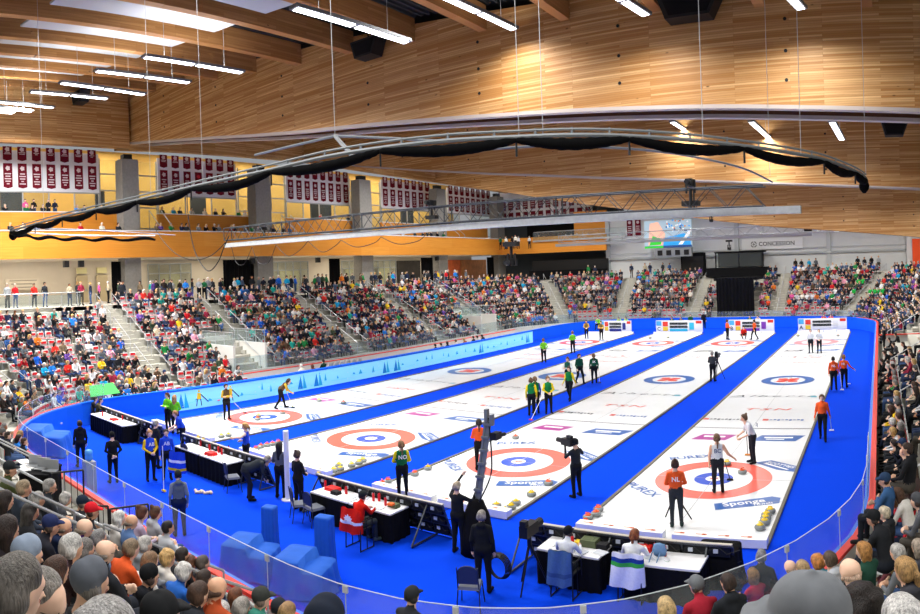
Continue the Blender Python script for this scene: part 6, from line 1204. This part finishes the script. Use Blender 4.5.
r = random.Random(21); occ = []; emp = []
for s_ in slots:
    x, y, z, rz, k, t, na = s_; px, py = to_px((x, y, z+1)); q = .86
    if x < -30 and y < 3: q = .62 if k > 1 else .55
    elif x < -30 and y < 17: q = .82
    elif y > 47 and k < 2: q = .3
    if y > 47 and k > 6: q = .95
    (occ if r.random() < q else emp).append(s_)
dist = lambda s_: math.hypot(s_[0]-CAM[0], s_[1]-CAM[1])
def person_style(s_, r):
    x, y, z, rz, k, t, na = s_; px, py = to_px((x, y, z+1)); hk = r.choice(HK); top = rtop(r); hat = None
    for (a, b, c, d, col, q) in ((857, 877, 275, 282, '25b04a', .8), (845, 885, 285, 291, '25b04a', .85), (150, 190, 345, 372, '1f7a3c', .5), (640, 664, 268, 280, '2a9a4a', .4), (765, 790, 297, 305, 'e0502a', .6), (848, 856, 290, 300, 'e8c22a', .6), (705, 712, 276, 284, 'c8202a', .6)):
        if a < px < b and c < py < d and r.random() < q: top = col
    return hk, top, r.choice(LEGS), r.choice(['e8bfa4', 'dba887', 'f0cdb6', 'e3b193', 'e8bfa4', 'b07a58'])
dist = lambda s_: math.hypot(s_[0]-CAM[0], s_[1]-CAM[1])
for k in range(4):   # extra rows right behind the blue wall in the left corner
    d = -.85*k-.55; t = A.near(-30.4, 3.8)
    while t < A.near(-25.5, -12):
        (x, y), n = A.at(t, d); na = min(abs(t-a) for a in AT)
        if na > .8 and (x > -29.9 or y < 3.6):
            s_ = (x, y, .45-.14*k, math.atan2(n[0], -n[1]), 0, t, na); s_ = s_[:4]+(-1-k,)+s_[5:]; (occ if r.random() < .6 else emp).append(s_)
        t += .58
occ.sort(key=dist); emp.sort(key=dist)
NI = 178
def rowname(k): return ORD[k] if k >= 0 else ('uppermost', 'second', 'third', 'lowest')[-1-k]+' corner'
rank = {}; grp = {}
for s_ in occ+emp:
    b, df = aisle_ref(s_[5]); (ax_, ay_), _ = A.at(AT[b], D0+DEP*s_[4]); sd = 'left' if to_px((s_[0], s_[1], s_[2]))[0] < to_px((ax_, ay_, s_[2]))[0] else 'right'; grp.setdefault((s_[4], b, df > 0), []).append((abs(df), s_, sd))
for key, L_ in grp.items():
    L_.sort(key=lambda q: q[0]); sd = L_[len(L_)//2][2]
    for n, q in enumerate(L_): rank[(q[1][0], q[1][1])] = (n, key[1], sd)
def where(s_): n, b, sd = rank[(s_[0], s_[1])]; return '%s row, %s %s of the %s' % (rowname(s_[4]), NW[min(n, 23)], sd, AISS[b])
for s_ in occ[:NI]:
    hk, top, leg, skin = person_style(s_, r); x, y, z, rz, k, t, na = s_; b, df = aisle_ref(t); n = int(abs(df)/.55)
    pk = r.randrange(5); a = headdir(rz, (-9, 8), x, y)
    vk = round(a/.45)*.45; face = (math.sin(-vk) if 0 else -math.sin(vk), math.cos(vk), -.1); face = tuple(np.array(face)/np.linalg.norm(face))
    side = 'past' if df > 0 else 'before'; nn = NW[min(n-1, 23)] if n > 0 else 'first'
    nm_ = CN.get(top, 'black' if top in DARKS else 'coloured')
    lab = '%s person in %s, %s' % (hk[2], nm_, where(s_))
    person('sit%d_%.2f' % (pk, vk), SPJ[pk], (x, y, z), rz, lab, hairk=hk[0], hair=HAIRS[hk[1]], group='spectators in the stands', res=.036, face=face, sc=r.uniform(.95, 1.04), skin=skin, top=top, leg=leg, hat=r.choice(['1c1f26', '2a3a5a', '8a1c20', '5a5a5a']), hres=.022, hands=False, headdet=True)
allseats = sorted([(dist(s_), 0, s_) for s_ in emp]+[(dist(s_)+4, 1, s_) for s_ in occ], key=lambda q: q[0])
ind = [q for q in allseats if q[1] == 0][:280]; indset = {id(q[2]) for q in ind}
for q in ind:
    x, y, z, rz, k, t, na = q[2]; b, df = aisle_ref(t); n = int(abs(df)/.55)
    seat((x, y, z), rz, 'empty grey seat with red pad, '+where(q[2]), 'empty red padded seats')
# the remaining seats as one mass
low = MB(); low.box((0, 0, .44), (.46, .42, .06), 0); low.box((0, -.23, .64), (.46, .05, .46), 0); low.box((0, -.2, .74), (.34, .05, .16), 1); low.box((0, .02, .475), (.36, .3, .03), 1)
LV = np.array(low.v); LF = np.array(low.f); LM = np.array(low.m)
rest = [q[2] for q in allseats if id(q[2]) not in indset]
def place(V, x, y, z, rz, sc=1.): c, s_ = math.cos(rz), math.sin(rz); return np.stack([x+sc*(V[:, 0]*c-V[:, 1]*s_), y+sc*(V[:, 0]*s_+V[:, 1]*c), z+sc*V[:, 2]], 1)
VV = np.concatenate([place(LV, *s_[:4]) for s_ in rest]); FF = np.concatenate([LF+i*len(LV) for i in range(len(rest))])
me = to_mesh('stadium_seating', VV, FF, np.zeros(len(VV), int), 2, False); me.materials[0] = M_seat; me.materials[1] = M_pad
ms = np.tile(LM, len(rest)).astype(np.int32)
if len(me.polygons) == len(ms): me.polygons.foreach_set('material_index', ms)
putmesh('stadium_seating', me, label='rows of pale grey stadium seats with red pads in the far parts of the stands', cat='seats', kind='stuff')
# the rest of the crowd as one mass, coloured person by person
tm = []
for pk in range(5):
    for vk in (-.7, 0, .7):
        J = SPJ[pk]; P = body_prims(J, face=(-math.sin(vk), math.cos(vk), 0), hands=False, headdet=False)
        V, F, g = bake('c', P+[q for q in hair_prims('short', J['head'], (-math.sin(vk), math.cos(vk), 0))], .075, .03); tm.append((V, F, g))
J = skeleton('stand'); V, F, g = bake('c', body_prims(J, hands=False, headdet=False)+hair_prims('short', J['head']), .062, .03); tms = (V, F, g)
J = mkpose('front'); V, F, g = bake('c', body_prims(J, hands=False, headdet=False)+hair_prims('short', J['head']), .062, .03); tms2 = (V, F, g)
VA, FA, CA = [], [], []; off = 0
def addc(T, x, y, z, rz, cols, sc):
    global off
    V, F, g = T; VA.append(place(V, x, y, z, rz, sc)); FA.append(F+off); off += len(V); C_ = np.array([cols[i] for i in range(8)])[g]; CA.append(C_)
def cl(h): return (*srgb(h), 1)
def cols(hk, top, leg, skin): return [cl(skin), cl(top), cl(top), cl(leg), cl('1a1a1a'), cl(HAIRS[hk[1]]), cl('1c1f26'), cl(skin)]
for s_ in occ[NI:]:
    hk, top, leg, skin = person_style(s_, r); addc(tm[r.randrange(15)], s_[0]+r.uniform(-.04, .04), s_[1], s_[2], s_[3]+r.uniform(-.15, .15), cols(hk, top, leg, skin), r.uniform(.94, 1.05))
# standing people on the concourse behind the rows, balcony guests, upper tier guests
def stand(x, y, z, rz, T=None):
    hk = r.choice(HK); addc(T or r.choice((tms, tms2)), x, y, z, rz, cols(hk, rtop(r), r.choice(LEGS), r.choice(SKINS[:5])), r.uniform(.95, 1.05))
for y in np.arange(-9, 46, .62):
    if y > 2 and r.random() < .8: stand(-39.9-r.uniform(0, 1.2), y+r.uniform(-.2, .2), 5.2, -PI/2+r.uniform(-.6, .6))
    if r.random() < .35: stand(-41.8-r.uniform(0, 2.4), y+r.uniform(-.2, .2), 5.2, -PI/2+r.uniform(-2, 2))
for y in (-6.6, -6.0, -4.6, -3.8, -1.9, -1.0): stand(-40.3, y, 5.2, -PI/2+r.uniform(-.5, .5))
for x in np.arange(-30, 9, .8):
    if r.random() < .45 and not (-19 < x < -7): stand(x, 57.2+r.uniform(0, 1.5), 5.2, PI+r.uniform(-.5, .5))
for y in np.arange(2, 44, .75):
    if r.random() < .9: stand(14.2+r.uniform(0, 1.5), y, 5.2, PI/2)
def head_row(px0, px1, py, x, z, n, q=.8, seated=True):
    ya, yb = at_x(px0, py, x)[1], at_x(px1, py, x)[1]
    for i in range(n):
        if r.random() < q:
            hk = r.choice(HK); yy_ = ya+(yb-ya)*(i+r.uniform(.2, .8))/n
            if seated: addc(tm[r.randrange(15)], x, yy_, z, -PI/2, cols(hk, rtop(r), r.choice(LEGS), 'e8bfa4'), 1.)
            else: addc(tms2, x, yy_, z, -PI/2, cols(hk, rtop(r), r.choice(LEGS), 'e8bfa4'), 1.)
head_row(2, 122, 225, XF-.8, 10.25, 10, .7); head_row(150, 262, 228, XF-.8, 10.3, 14, .9); head_row(262, 300, 228, XF-.8, 10.3, 5, .7); head_row(400, 445, 236, XF-.8, 10.3, 8, .9)
head_row(2, 104, 205, XU-.8, 11.95, 12, .75); head_row(22, 60, 200, XU-1.0, 12.0, 4, .9, False); head_row(160, 258, 210, XU-.8, 11.95, 12, .75); head_row(318, 350, 215, XU-.8, 11.95, 5, .8)
for x in np.arange(-38, -28.5, .8):
    if r.random() < .75: stand(x, 59.6, 9.4, PI)
for x in np.arange(-42, -38, .5): stand(x, 56+r.uniform(-1, 2), 9.4, PI)
V = np.concatenate(VA); F = np.concatenate(FA); me = bpy.data.meshes.new('crowd'); me.vertices.add(len(V)); me.vertices.foreach_set('co', V.astype(np.float32).ravel()); me.loops.add(len(F)*4); me.loops.foreach_set('vertex_index', F.astype(np.int32).ravel()); me.polygons.add(len(F)); me.polygons.foreach_set('loop_start', np.arange(len(F), dtype=np.int32)*4); me.polygons.foreach_set('use_smooth', np.ones(len(F), bool)); me.update(calc_edges=True)
ca = me.color_attributes.new('Col', 'FLOAT_COLOR', 'POINT'); ca.data.foreach_set('color', np.concatenate(CA).astype(np.float32).ravel())
m = bpy.data.materials.new('crowd_clothing'); m.use_nodes = True; nt = m.node_tree; at_ = nt.nodes.new('ShaderNodeAttribute'); at_.attribute_name = 'Col'; nt.links.new(at_.outputs['Color'], nt.nodes['Principled BSDF'].inputs['Base Color']); nt.nodes['Principled BSDF'].inputs['Roughness'].default_value = .85; nt.nodes['Principled BSDF'].inputs['Specular IOR Level'].default_value = .15
me.materials.append(m); putmesh('crowd', me, label='dense crowd of spectators filling the far parts of the stands and balconies', cat='crowd', kind='stuff')
# people and chairs in the service lane, people in the right bench recess
for i, (px, py, t, hk, w_) in enumerate(((301, 366, 'e4dcc8', ('short', 'e0dcd4'), 'in cream beside the dark chairs'), (314.6, 366, '6a3a2c', ('bob', '5a3426'), 'in reddish brown between cream and dark green'), (323, 361, '16382c', ('short', '2a2420'), 'in dark green beside the chairs'),
  (435, 345.5, '3a3a40', ('short', '2a2220'), 'first at the far end of the lane'), (443, 344, '8a8c90', ('short', '3a2a22'), 'second at the far end of the lane'), (447, 343, '22242a', ('bob', '2a2220'), 'third at the far end of the lane'), (455.5, 341, 'd8d4cc', ('short', '8a6a4a'), 'in white, fourth at the far end of the lane'), (466, 339, '9a5a3a', ('bob', 'c9a468'), 'in tan, fifth at the far end of the lane'), (473, 337.5, '3a3a44', ('short', '3a2a22'), 'sixth at the far end of the lane'), (477, 337, 'b8b0a8', ('short', '4a3022'), 'seventh at the far end of the lane'), (484, 335.5, '1c1e22', ('short', '2a2220'), 'last at the far end of the lane'))):
    p = at_x(px, py, -26.7); person('sit%d' % (i % 3), SPJ[i % 3], (p[0], p[1], p[2]-1.22), -PI/2+PI, 'seated person '+w_+' behind the video board', hairk=hk[0], hair=hk[1], top=t, leg='22262e', res=.04, hands=False, group='people in the lane behind the video board')
for i in range(6):
    p = at_x(328+i*5.8, 367-i*1.2, -27.2); seat((p[0], p[1], .24), PI/2, 'dark-shaded chair in the lane behind the board, %s from the left' % NW[i], 'chairs in the lane')
for i, (px, py, t, w_) in enumerate(((889, 372, '17181c', 'lowest left'), (893, 356, '1d1f24', 'upper left'), (897.5, 362, '4a4a50', 'middle'), (899, 350, '26282d', 'upper right'), (886.5, 382, '1a1c20', 'beside the wall'), (893, 384, 'c8c4bc', 'in pale top, lowest'))):
    p = at_z(px, py, .57); person('sit1', SPJ[1], (p[0], p[1], .57-.12), PI/2, 'person seated in the right bench recess, '+w_, top=t, leg='1a1c20', hair='3a2a22', res=.04, hands=False, group='people in the right bench recess')
p = at_z(884.5, 352, .57); person('st_front', POS['front'], (p[0], p[1], .57), PI/2, 'person in black standing at the rail of the right bench recess', top='17181b', leg='17181b', hair='3a2a22', res=.028, build=1.08)
a_ = at_x(105, 390.5, -26.0); m_ = MB(); m_.add([(-26.0, a_[1]-.8, a_[2]-.25), (-26.0, a_[1]+.85, a_[2]-.2), (-26.3, a_[1]+.6, a_[2]+.3), (-26.3, a_[1]-.7, a_[2]+.25), (-26.05, a_[1]-.8, a_[2]-.25), (-26.05, a_[1]+.85, a_[2]-.2), (-26.35, a_[1]+.6, a_[2]+.3), (-26.35, a_[1]-.7, a_[2]+.25)], [(0, 1, 2, 3), (7, 6, 5, 4), (0, 4, 5, 1), (1, 5, 6, 2), (2, 6, 7, 3), (3, 7, 4, 0)]); m_.build('green_sign', cloth('5fcf6a'), label='plain light green sign held over the blue wall at left', cat='sign')
# seated scorers behind the scoreboards
for px, l, t in ((598, 'scorer in lime green behind the navy scoreboard, left', '8fe02a'), (619, 'scorer in lime green behind the navy scoreboard, centre', '8fe02a'), (626, 'scorer in lime green behind the navy scoreboard, right', '8fe02a'), (672, 'scorer in dark green behind the light blue scoreboard', '1f5a3c'), (681, 'scorer in grey behind the light blue scoreboard', '5a5a60'), (750, 'scorer in green behind the purple scoreboard', '1f7a3c'), (758, 'scorer in cream behind the purple scoreboard', 'd8d0b8'), (824, 'scorer in orange red behind the rightmost scoreboard, left', 'e8431c'), (831, 'scorer in orange red behind the rightmost scoreboard, right', 'e8431c')):
    p = at_y(px, 320, 43.6); person('sit1', SPJ[1], (p[0], 43.7, .3), PI, l, top=t, leg='1a1c20', hair='4a3022', res=.04, hands=False)
# ---------------------------------------------------------------- the near stand, one by one: pixel of the head, look, distance where the head is large
def d_of(x, y):
    cx_, cy_ = -4.2, -3.8
    if x > cx_ and y < cy_: return math.hypot(x-cx_, y-cy_)-9.5
    if x > cx_: return x-5.3
    if x < -20.9 and y < cy_: return math.hypot(x+20.9, y-cy_)-9.5
    return -13.3-y
def on_stand(px, py, dz):
    D = 26.; best = None
    while D > 1.5:
        p = at_d(px, py, D)-np.array([0, 0, .03]); d = d_of(p[0], p[1])
        if d > .1:
            e = abs(p[2]-(ZF+RISE*(d-D0-.2)/DEP+dz))
            if best is None or e < best[0]-.02: best = (e, p, D, d)
        D -= .05
    return best[1:]
FG = [ # px, py, look(deg, relative to facing the ice), hair kind, hair colour, top, hat, width px or 0, label
 (17.5, 582, -20, 'short', '6a655f', '2a2440', '', 50, 'large grey-haired head in the bottom left corner'), (40, 594, -35, 'short', '8a857e', '9fc0ae', '', 46, 'person with glasses turning round, pale green jacket, bottom left'), (7, 528, -10, 'long', '2e211c', '231d20', '', 26, 'dark long-haired person cut by the left edge'),
 (28, 553, -25, 'beanie', '6a655f', '3a3f46', '8794a6', 29, 'person in light blue-grey knit hat'), (91, 580, -30, 'beanie', '6a655f', '23262b', '5c6068', 36, 'person in charcoal ribbed knit hat'), (57, 569, -15, 'long', '4a3022', '2b2523', '', 26, 'long brown-haired person behind the charcoal knit hat'), (105, 636, -10, 'short', 'a7a4a1', '3a3a3e', '', 65, 'large light grey head at the bottom edge'),
 (161, 613, -40, 'cap', '5a4a40', '2a2b2f', '1d1e20', 36, 'person in large black cap at the bottom'), (72, 545, -20, 'short', 'd0cdc8', '3a2a2c', '', 21, 'white-haired person beside the knit hats'), (85, 548, -20, 'short', '7a7672', '26282d', '', 18, 'grey-haired person half hidden by a white-haired one'), (105, 549, -35, 'bald', '8a8078', '26282d', '', 17, 'balding person with glasses in black jacket'),
 (131.5, 547, -20, 'short', '8f7a62', 'd8582a', '', 15, 'person in orange quilted jacket'), (145, 543, -20, 'short', 'c9c6c0', '9aa0a8', '', 13, 'white-haired person beside the orange jacket'), (99, 537, -20, 'short', '8a8a8a', '5a6a80', '', 14, 'short grey-haired person in slate top'), (84.5, 526, -35, 'bald', '9a8a7a', '5a3a78', '', 14, 'balding person in purple jacket'),
 (92, 510, -40, 'cap', '4a3a30', '2a2b2f', 'd0202c', 13, 'person in bright red cap'), (83, 502, -30, 'cap', '6a5a50', '3a3a40', '1f2a3a', 11.5, 'person in dark cap behind the red cap'), (51, 524, -30, 'cap', '5a4a40', '26262e', '26305a', 16, 'person in navy cap'), (64, 525, -30, 'bald', '8a7a6a', '1f2a4a', '', 13, 'balding person right of the navy cap'),
 (31, 510, -25, 'long', '4a4644', '2f3034', '', 16, 'long grey-dark-haired person'), (44, 517, -20, 'bob', '6a5444', '2a2a30', '', 13, 'brown bobbed person below the long grey hair'), (24, 487, -30, 'short', 'a08c70', '3a4250', '', 13, 'fair-haired person near the handrail'), (10, 468, -40, 'cap', '4a4038', '4a5230', '23282b', 12, 'person in black and white cap and olive jacket'),
 (5, 499, -10, 'long', '2b201c', '2a2428', '', 18, 'dark-haired person at the left edge above the knit hat'), (50, 485, -60, 'short', '9a9894', '33373c', '', 11.5, 'grey-haired person with glasses facing right'), (38, 498, -20, 'short', 'a8a5a0', '2b2d33', '', 12, 'grey-haired person in black below the one with glasses'), (66, 498, -20, 'curly', 'b8b5b0', '3a3c42', '', 12, 'curly grey-haired person'),
 (119.5, 517, -40, 'bob', 'e4e1da', 'e8e4de', '', 13, 'white-haired person in white jacket'), (131.5, 520, -40, 'bald', '9a8a7c', '5a78a8', '', 10.5, 'balding person in striped blue puffer'), (142.5, 512, -30, 'bun', '5a3426', 'b0a0b8', '', 10.5, 'person with reddish bun in lilac top'), (156, 512, -50, 'bun', '5a3a28', 'a8aab0', '', 10, 'child with hair bun beside the lilac top'), (168, 526.5, -45, 'short', '1f1a18', 'b8bcc0', '', 10.5, 'dark-haired person in light grey hoodie at the glass'),
 (150.5, 560, -20, 'long', '8f6f52', 'e2e0da', '', 17, 'long light-brown-haired person in white'), (168, 557, -40, 'curly', 'd9b070', 'e4ded4', '', 16, 'curly blond person in cream'), (182.5, 554, -20, 'short', '2a2220', '2a2b30', '', 12, 'dark-haired person behind the curly blond'), (184.5, 571, -25, 'curly', 'e0ddd8', '2a62b8', '', 17, 'curly white-haired person in blue'), (190, 562, -25, 'bob', '6a4430', '7a4a3a', '', 14, 'auburn-haired person next to the curly white hair'),
 (203, 562, -30, 'short', '5a5048', '3a3c42', '', 12, 'dark grey-haired person near the seat backs'), (204.5, 577, -25, 'short', '3a2c24', '2f3036', '', 13.5, 'dark-haired person below the seat backs'), (199, 592, -30, 'short', '4a3428', '33363c', '', 19, 'brown-haired person at the bottom, right of the black cap'), (217, 586, -35, 'bald', '5a4438', 'b8502c', '', 17, 'balding dark-haired person in rust orange'), (221, 611, -20, 'short', 'd8d5d0', '8a8d92', '', 18, 'white head at the bottom edge'), (150, 575, -35, 'beanie', '4a3a34', '22242a', '17181b', 18, 'person in black knit hat with glasses'),
 (236, 595, -20, 'bob', '7a4a30', '6a5a50', '', 15, 'auburn-haired person left of the flat cap'), (242, 606, -20, 'short', 'a8a29a', '8a8d92', '', 16, 'grey head at the bottom left of the flat cap'), (261.5, 597, -60, 'cap', '7a6a60', '3f8a78', '3a3d3a', 17, 'person in grey flat cap and green shirt'), (279, 607, -20, 'cap', '2a2220', '2a2a30', '2a2d33', 15, 'dark cap at the bottom right of the green shirt'), (288, 611, -20, 'bob', 'a88458', '5a5a60', '', 18, 'blond head at the bottom edge'), (326, 622, -5, 'beanie', '3a3028', '23262e', '1b2230', 42, 'person in large navy knit hat at the bottom'),
 (665.5, 606, 15, 'long', 'c9ac7a', '8a8278', '', 19, 'blond person at the bottom left of the plaid jacket'), (696, 584, 50, 'cap', '5a4a40', 'a02434', '6e7276', 15, 'person in grey cap and red plaid jacket'), (727.5, 581, 40, 'short', '3a2c26', '23262b', '', 14.5, 'dark-haired person in black hooded jacket'), (752.5, 574, 20, 'bob', 'a8764a', 'c02a4a', '', 12.5, 'auburn-haired person in pinkish red'), (806, 621, 35, 'cap', '8a8a8a', '5a5c60', '74777b', 78, 'person in very large grey cap at the bottom'),
 (790, 566, 10, 'bald', 'b09a88', 'b8bcc0', '', 11, 'balding head above the large grey cap'), (802, 567, 10, 'short', 'b89a70', '8a9aa8', '', 13, 'fair-haired head above the large grey cap'), (817, 561, 15, 'curly', 'd08a4a', '3a7a8a', '', 15, 'ginger curly head at the glass'), (829.5, 558, 5, 'short', '5a4a3c', 'b8bcc2', '', 13, 'brown-haired person in light grey at the glass'), (850, 569, 10, 'bald', 'c8a890', '3a4a6a', '', 20, 'bald head behind the dark curly hair'), (861, 606, 5, 'curly', '231c19', '2a2a2e', '', 46, 'large dark curly head at the bottom'), (902, 618, 15, 'short', 'cfccc8', '4a4a4e', '', 42, 'large white-grey head in the bottom right corner'),
 (863, 549, 60, 'bob', 'b9854a', '24483a', '', 15.5, 'auburn person in dark green hoodie, knee out'), (873, 517, 50, 'cap', '4a3f38', '26282c', '1d1f22', 13, 'person in black cap and black jacket leaning forward'), (884, 512, 40, 'short', 'd8cbb0', '2a2c30', '', 11, 'white-haired person in black beside the black cap'), (884.5, 479, 60, 'cap', '3a2c24', '3a5f8c', '2a3f5c', 11, 'bearded person in navy cap and blue jacket'), (897, 493, 50, 'long', '5a4030', 'e4e0d8', '', 12, 'long brown-haired person in white knit'), (893, 502, 60, 'short', '8a5a34', 'd83a48', '', 9.5, 'child in red next to the white knit'),
 (888, 555, 30, 'long', '7a4a34', '6a3a40', '', 13, 'reddish long-haired person near the right seat backs'), (897, 551, 20, 'short', 'b8b5b0', '6a6e74', '', 14, 'grey-haired person in plaid near the right seat backs'), (904.5, 568, 30, 'pony', 'b08a58', '3a3a40', '', 20, 'person with blond ponytail and red scarf'), (893, 562, 20, 'bob', 'c8a468', '4a5a4a', '', 14, 'blond person in green plaid'), (913, 538, 20, 'long', '6a4c38', '4a3a38', '', 13, 'brown-haired person at the right edge'), (918, 546, 10, 'bob', 'a89a8a', '3a3a40', '', 15, 'grey-brown-haired person cut by the right edge'),
 (911, 468, 60, 'long', '4a3428', '5a4a48', '', 11, 'dark-haired person by the right aisle'), (917, 500, 40, 'beanie', '4a3a34', '5a5c62', '4a4c50', 13, 'person in dark grey at the right edge'), (907, 448, 60, 'short', '3a2a22', '1d1e22', '', 10, 'person in black coat with a white badge, right stand')]
for i, (px, py, lk, hk, hc, top, hat, w, lab) in enumerate(FG):
    D = FPX*{'bald': .17, 'cap': .2, 'beanie': .21, 'bob': .22, 'long': .22, 'curly': .235}.get(hk, .188)/w; p = at_d(px, py, D)-np.array([0, 0, .03]); d = d_of(p[0], p[1])
    # face the ice: towards the rink centre, a little inwards
    n = np.array([0, 1.]) if p[0] < -4.2 else nrm([-4.2-p[0], -3.8-p[1]]) if p[1] < -3.8 else np.array([-1., 0]); rz = math.atan2(-n[0], n[1]); a = math.radians(-lk if 0 else lk)
    gz = math.atan2(-(-9-p[0]), (6-p[1])); lo = (gz-rz)*.6+a*.5; vk = max(-1.1, min(1.1, lo)); face = (-math.sin(vk), math.cos(vk), -.15 if i != 1 else -.35)
    if i == 1: face = (.94, .42, -.45)
    if px == 806: face = (-.85, .5, -.12)
    big = D < 5.5; face = tuple(nrm(face)); pk = (0, 2, 1)[i % 3] if not big else 0
    J = SPJ[pk]; hd = J['head']; c, s_ = math.cos(rz), math.sin(rz); loc = (p[0]-(hd[0]*c-hd[1]*s_), p[1]-(hd[0]*s_+hd[1]*c), p[2]-hd[2])
    short = {'short': 'short-haired', 'long': '', 'bald': '', 'cap': '', 'beanie': '', 'bob': '', 'curly': '', 'bun': '', 'pony': ''}
    o = person('fg%d' % i, J, loc, rz, lab+', near stand' if 'stand' not in lab else lab, hairk=hk, hair=hc, group='spectators in the near stand', res=.018 if big else .026, face=face, hres=.008 if D < 3 else .011 if big else .016, top=top, leg=R.choice(LEGS), hat=hat or '222222', skin=R.choice(['e0b090', 'e8bfa4', 'dba887']), eyes=D < 9, hood=i % 3 == 0, hands=True, build=1.08)
    if i in (1, 10, 24, 44):  # glasses
        f = nrm(face); u_ = np.array([0, 0, 1.]); r_ = nrm(np.cross(f, u_)); g_ = MB()
        for q in (-1, 1):
            cc = hd+r_*q*.033+f*.105+np.array([0, 0, .008]); g_.tube([cc+r_*.026*math.cos(t*PI/6)+u_*.02*math.sin(t*PI/6) for t in range(13)], .0025, 5); g_.tube([hd+r_*q*.06+f*.1+u_*.01, hd+r_*q*.088-f*.01+u_*.012], .003, 5)
        g_.tube([hd-r_*.01+f*.11+u_*.012, hd+r_*.01+f*.11+u_*.012], .003, 5); g_.build('glasses', M_black, o)
# officials seen over the glass, inside the rink
for px, py, D, hk, hc, top, l in ((761.5, 556.5, 12.3, 'short', '8f8f92', '23262b', 'grey-haired official in black standing inside the glass, right'), (412.5, 597, 9.2, 'cap', '2a2a2c', '2a2d33', 'person in dark cap and jacket seated inside the glass, bottom centre')):
    p = at_d(px, py, D); J = SPJ[0]; person('ins%d' % px, J, (p[0], p[1], p[2]-1.22), 0., l, hairk=hk, hair=hc, top=top, hat='2a2d30', res=.026, leg='1a1c20')
# seat backs showing between the near spectators
for px, py, l in ((108, 533, 'left of the charcoal beanie'), (151, 539, 'left of the grey hoodie'), (164, 546, 'below the grey hoodie'), (217, 575, 'left of the rust jacket'), (237, 588, 'right of the rust jacket'), (271, 602, 'right of the flat cap'), (882, 545, 'above the green hoodie'), (897, 531, 'beside the black jacket'), (735, 611, 'at the bottom below the black hooded jacket'), (906, 505, 'along the right aisle'), (912, 485, 'higher along the right aisle'), (128, 540, 'beside the orange jacket')):
    p, D, d = on_stand(px, py, .78); n = np.array([0, 1.]) if p[0] < -4.2 else nrm([-4.2-p[0], -3.8-p[1]]) if p[1] < -3.8 else np.array([-1., 0]); seat((p[0], p[1], p[2]-.78), math.atan2(-n[0], n[1]), 'pale grey seat back '+l, 'seats of the near stand')
# handrails, black fence and media table on the near left
def rail(pts, label, m=M_alu, r0=.028, post=True):
    P = [on_stand(a, b, .95)[0] for a, b in pts]; m_ = MB(); m_.tube(P, r0, 8)
    for p in P: m_.tube([p, p-np.array([0, 0, .95])], r0*.9, 6)
    m_.build('handrail', m, label=label, cat='handrail')
rail(((-8, 473), (29, 491)), 'grey handrail at the left edge'); rail(((56, 502), (123, 534)), 'grey handrail running down among the near left spectators'); rail(((-5, 455), (44, 482)), 'upper grey handrail beside the media table')
def fence(pts, z, h, label):
    m_ = MB(); P = [np.array(at_z(a, b, z)) for a, b in pts]; m_.tube(P, .022, 6); m_.tube([p-np.array([0, 0, h]) for p in P], .02, 6)
    for a, b in zip(P, P[1:]):
        n = max(2, int(np.linalg.norm(b-a)/.13))
        for k in range(n+1): q = a+(b-a)*k/n; m_.tube([q, q-np.array([0, 0, h])], .01 if 0 < k < n else .022, 5)
    m_.build('black_fence', M_black, label=label, cat='fence')
fence(((52, 473), (83, 470)), 2.5, 1.0, 'black barred fence beside the media table'); fence(((98, 506), (108, 506)), 2., .9, 'short black gate by the glass'); fence(((110, 509), (148, 504)), 2., .9, 'black barred gate behind the white-haired spectators')
a, b, c, d = (np.array(at_z(*q, 2.3)) for q in ((18, 474), (48, 475), (62, 464), (36, 456))); m_ = MB(); m_.prism([a, b, c, d], (0, 0, -.05)); e = m_.build('media_table', M_dark, label='black covered media table with laptops beside the left glass', cat='table'); m_ = MB(); cc = (a+b+c+d)/4; m_.prism([cc+(q-cc)*.96-np.array([0, 0, .05]) for q in (a, b, c, d)], (0, 0, -.8)); m_.build('table_skirt', M_dark, e)
for i, (px, py) in enumerate(((33, 466), (42, 469), (50, 471))):
    p = at_z(px, py, 2.32); l_ = empty('laptop', p, .8, label='open laptop on the media table, %s from the left' % NW[i], cat='laptop', group='laptops on the media table'); m_ = MB(); m_.box((0, 0, .01), (.34, .24, .02)); m_.build('keyboard', M_grey, l_); m_ = MB(); m_.box((0, .13, .13), (.34, .02, .23)); m_.build('lid', M_grey, l_)
for i, (px, py) in enumerate(((24, 462), (28, 467), (22, 470))):
    p = at_z(px, py, 2.31); m_ = MB(); m_.box((0, 0, .01), (.4, .28, .02)); o = m_.build('papers', M_white, label='white papers on the media table, %s stack' % NW[i], cat='paper', group='papers on the media table'); o.location = p; o.rotation_euler[2] = i*.7
# concourse railing at upper left
m_ = MB(); m_.tube([(-39.6, -16, 6.2), (-39.6, -1.2, 6.2)], .04); 
for y in np.arange(-16, -1, 1.2): m_.tube([(-39.6, y, 5.2), (-39.6, y, 6.2)], .03)
e = m_.build('concourse_railing', M_alu, label='steel and glass railing along the upper left concourse', cat='railing'); m_ = MB(); m_.box((-39.6, -8.6, 5.65), (.02, 14.6, .8)); m_.build('glass_panel', M_glass, e)
# ---------------------------------------------------------------- world and exposure
w = bpy.data.worlds.new('world'); S.world = w; w.use_nodes = True; w.node_tree.nodes['Background'].inputs[0].default_value = (.92, .95, 1, 1); w.node_tree.nodes['Background'].inputs[1].default_value = .35  # even ambient fill added in place of bounced room light
S.view_settings.exposure = -.08
S.cycles.max_bounces = 5; S.cycles.diffuse_bounces = 3; S.cycles.glossy_bounces = 2; S.cycles.transparent_max_bounces = 12; S.cycles.transmission_bounces = 3
S.cycles.use_denoising = True; S.cycles.sample_clamp_indirect = 6
if 'CP' in globals() and not c_used[0]: pass
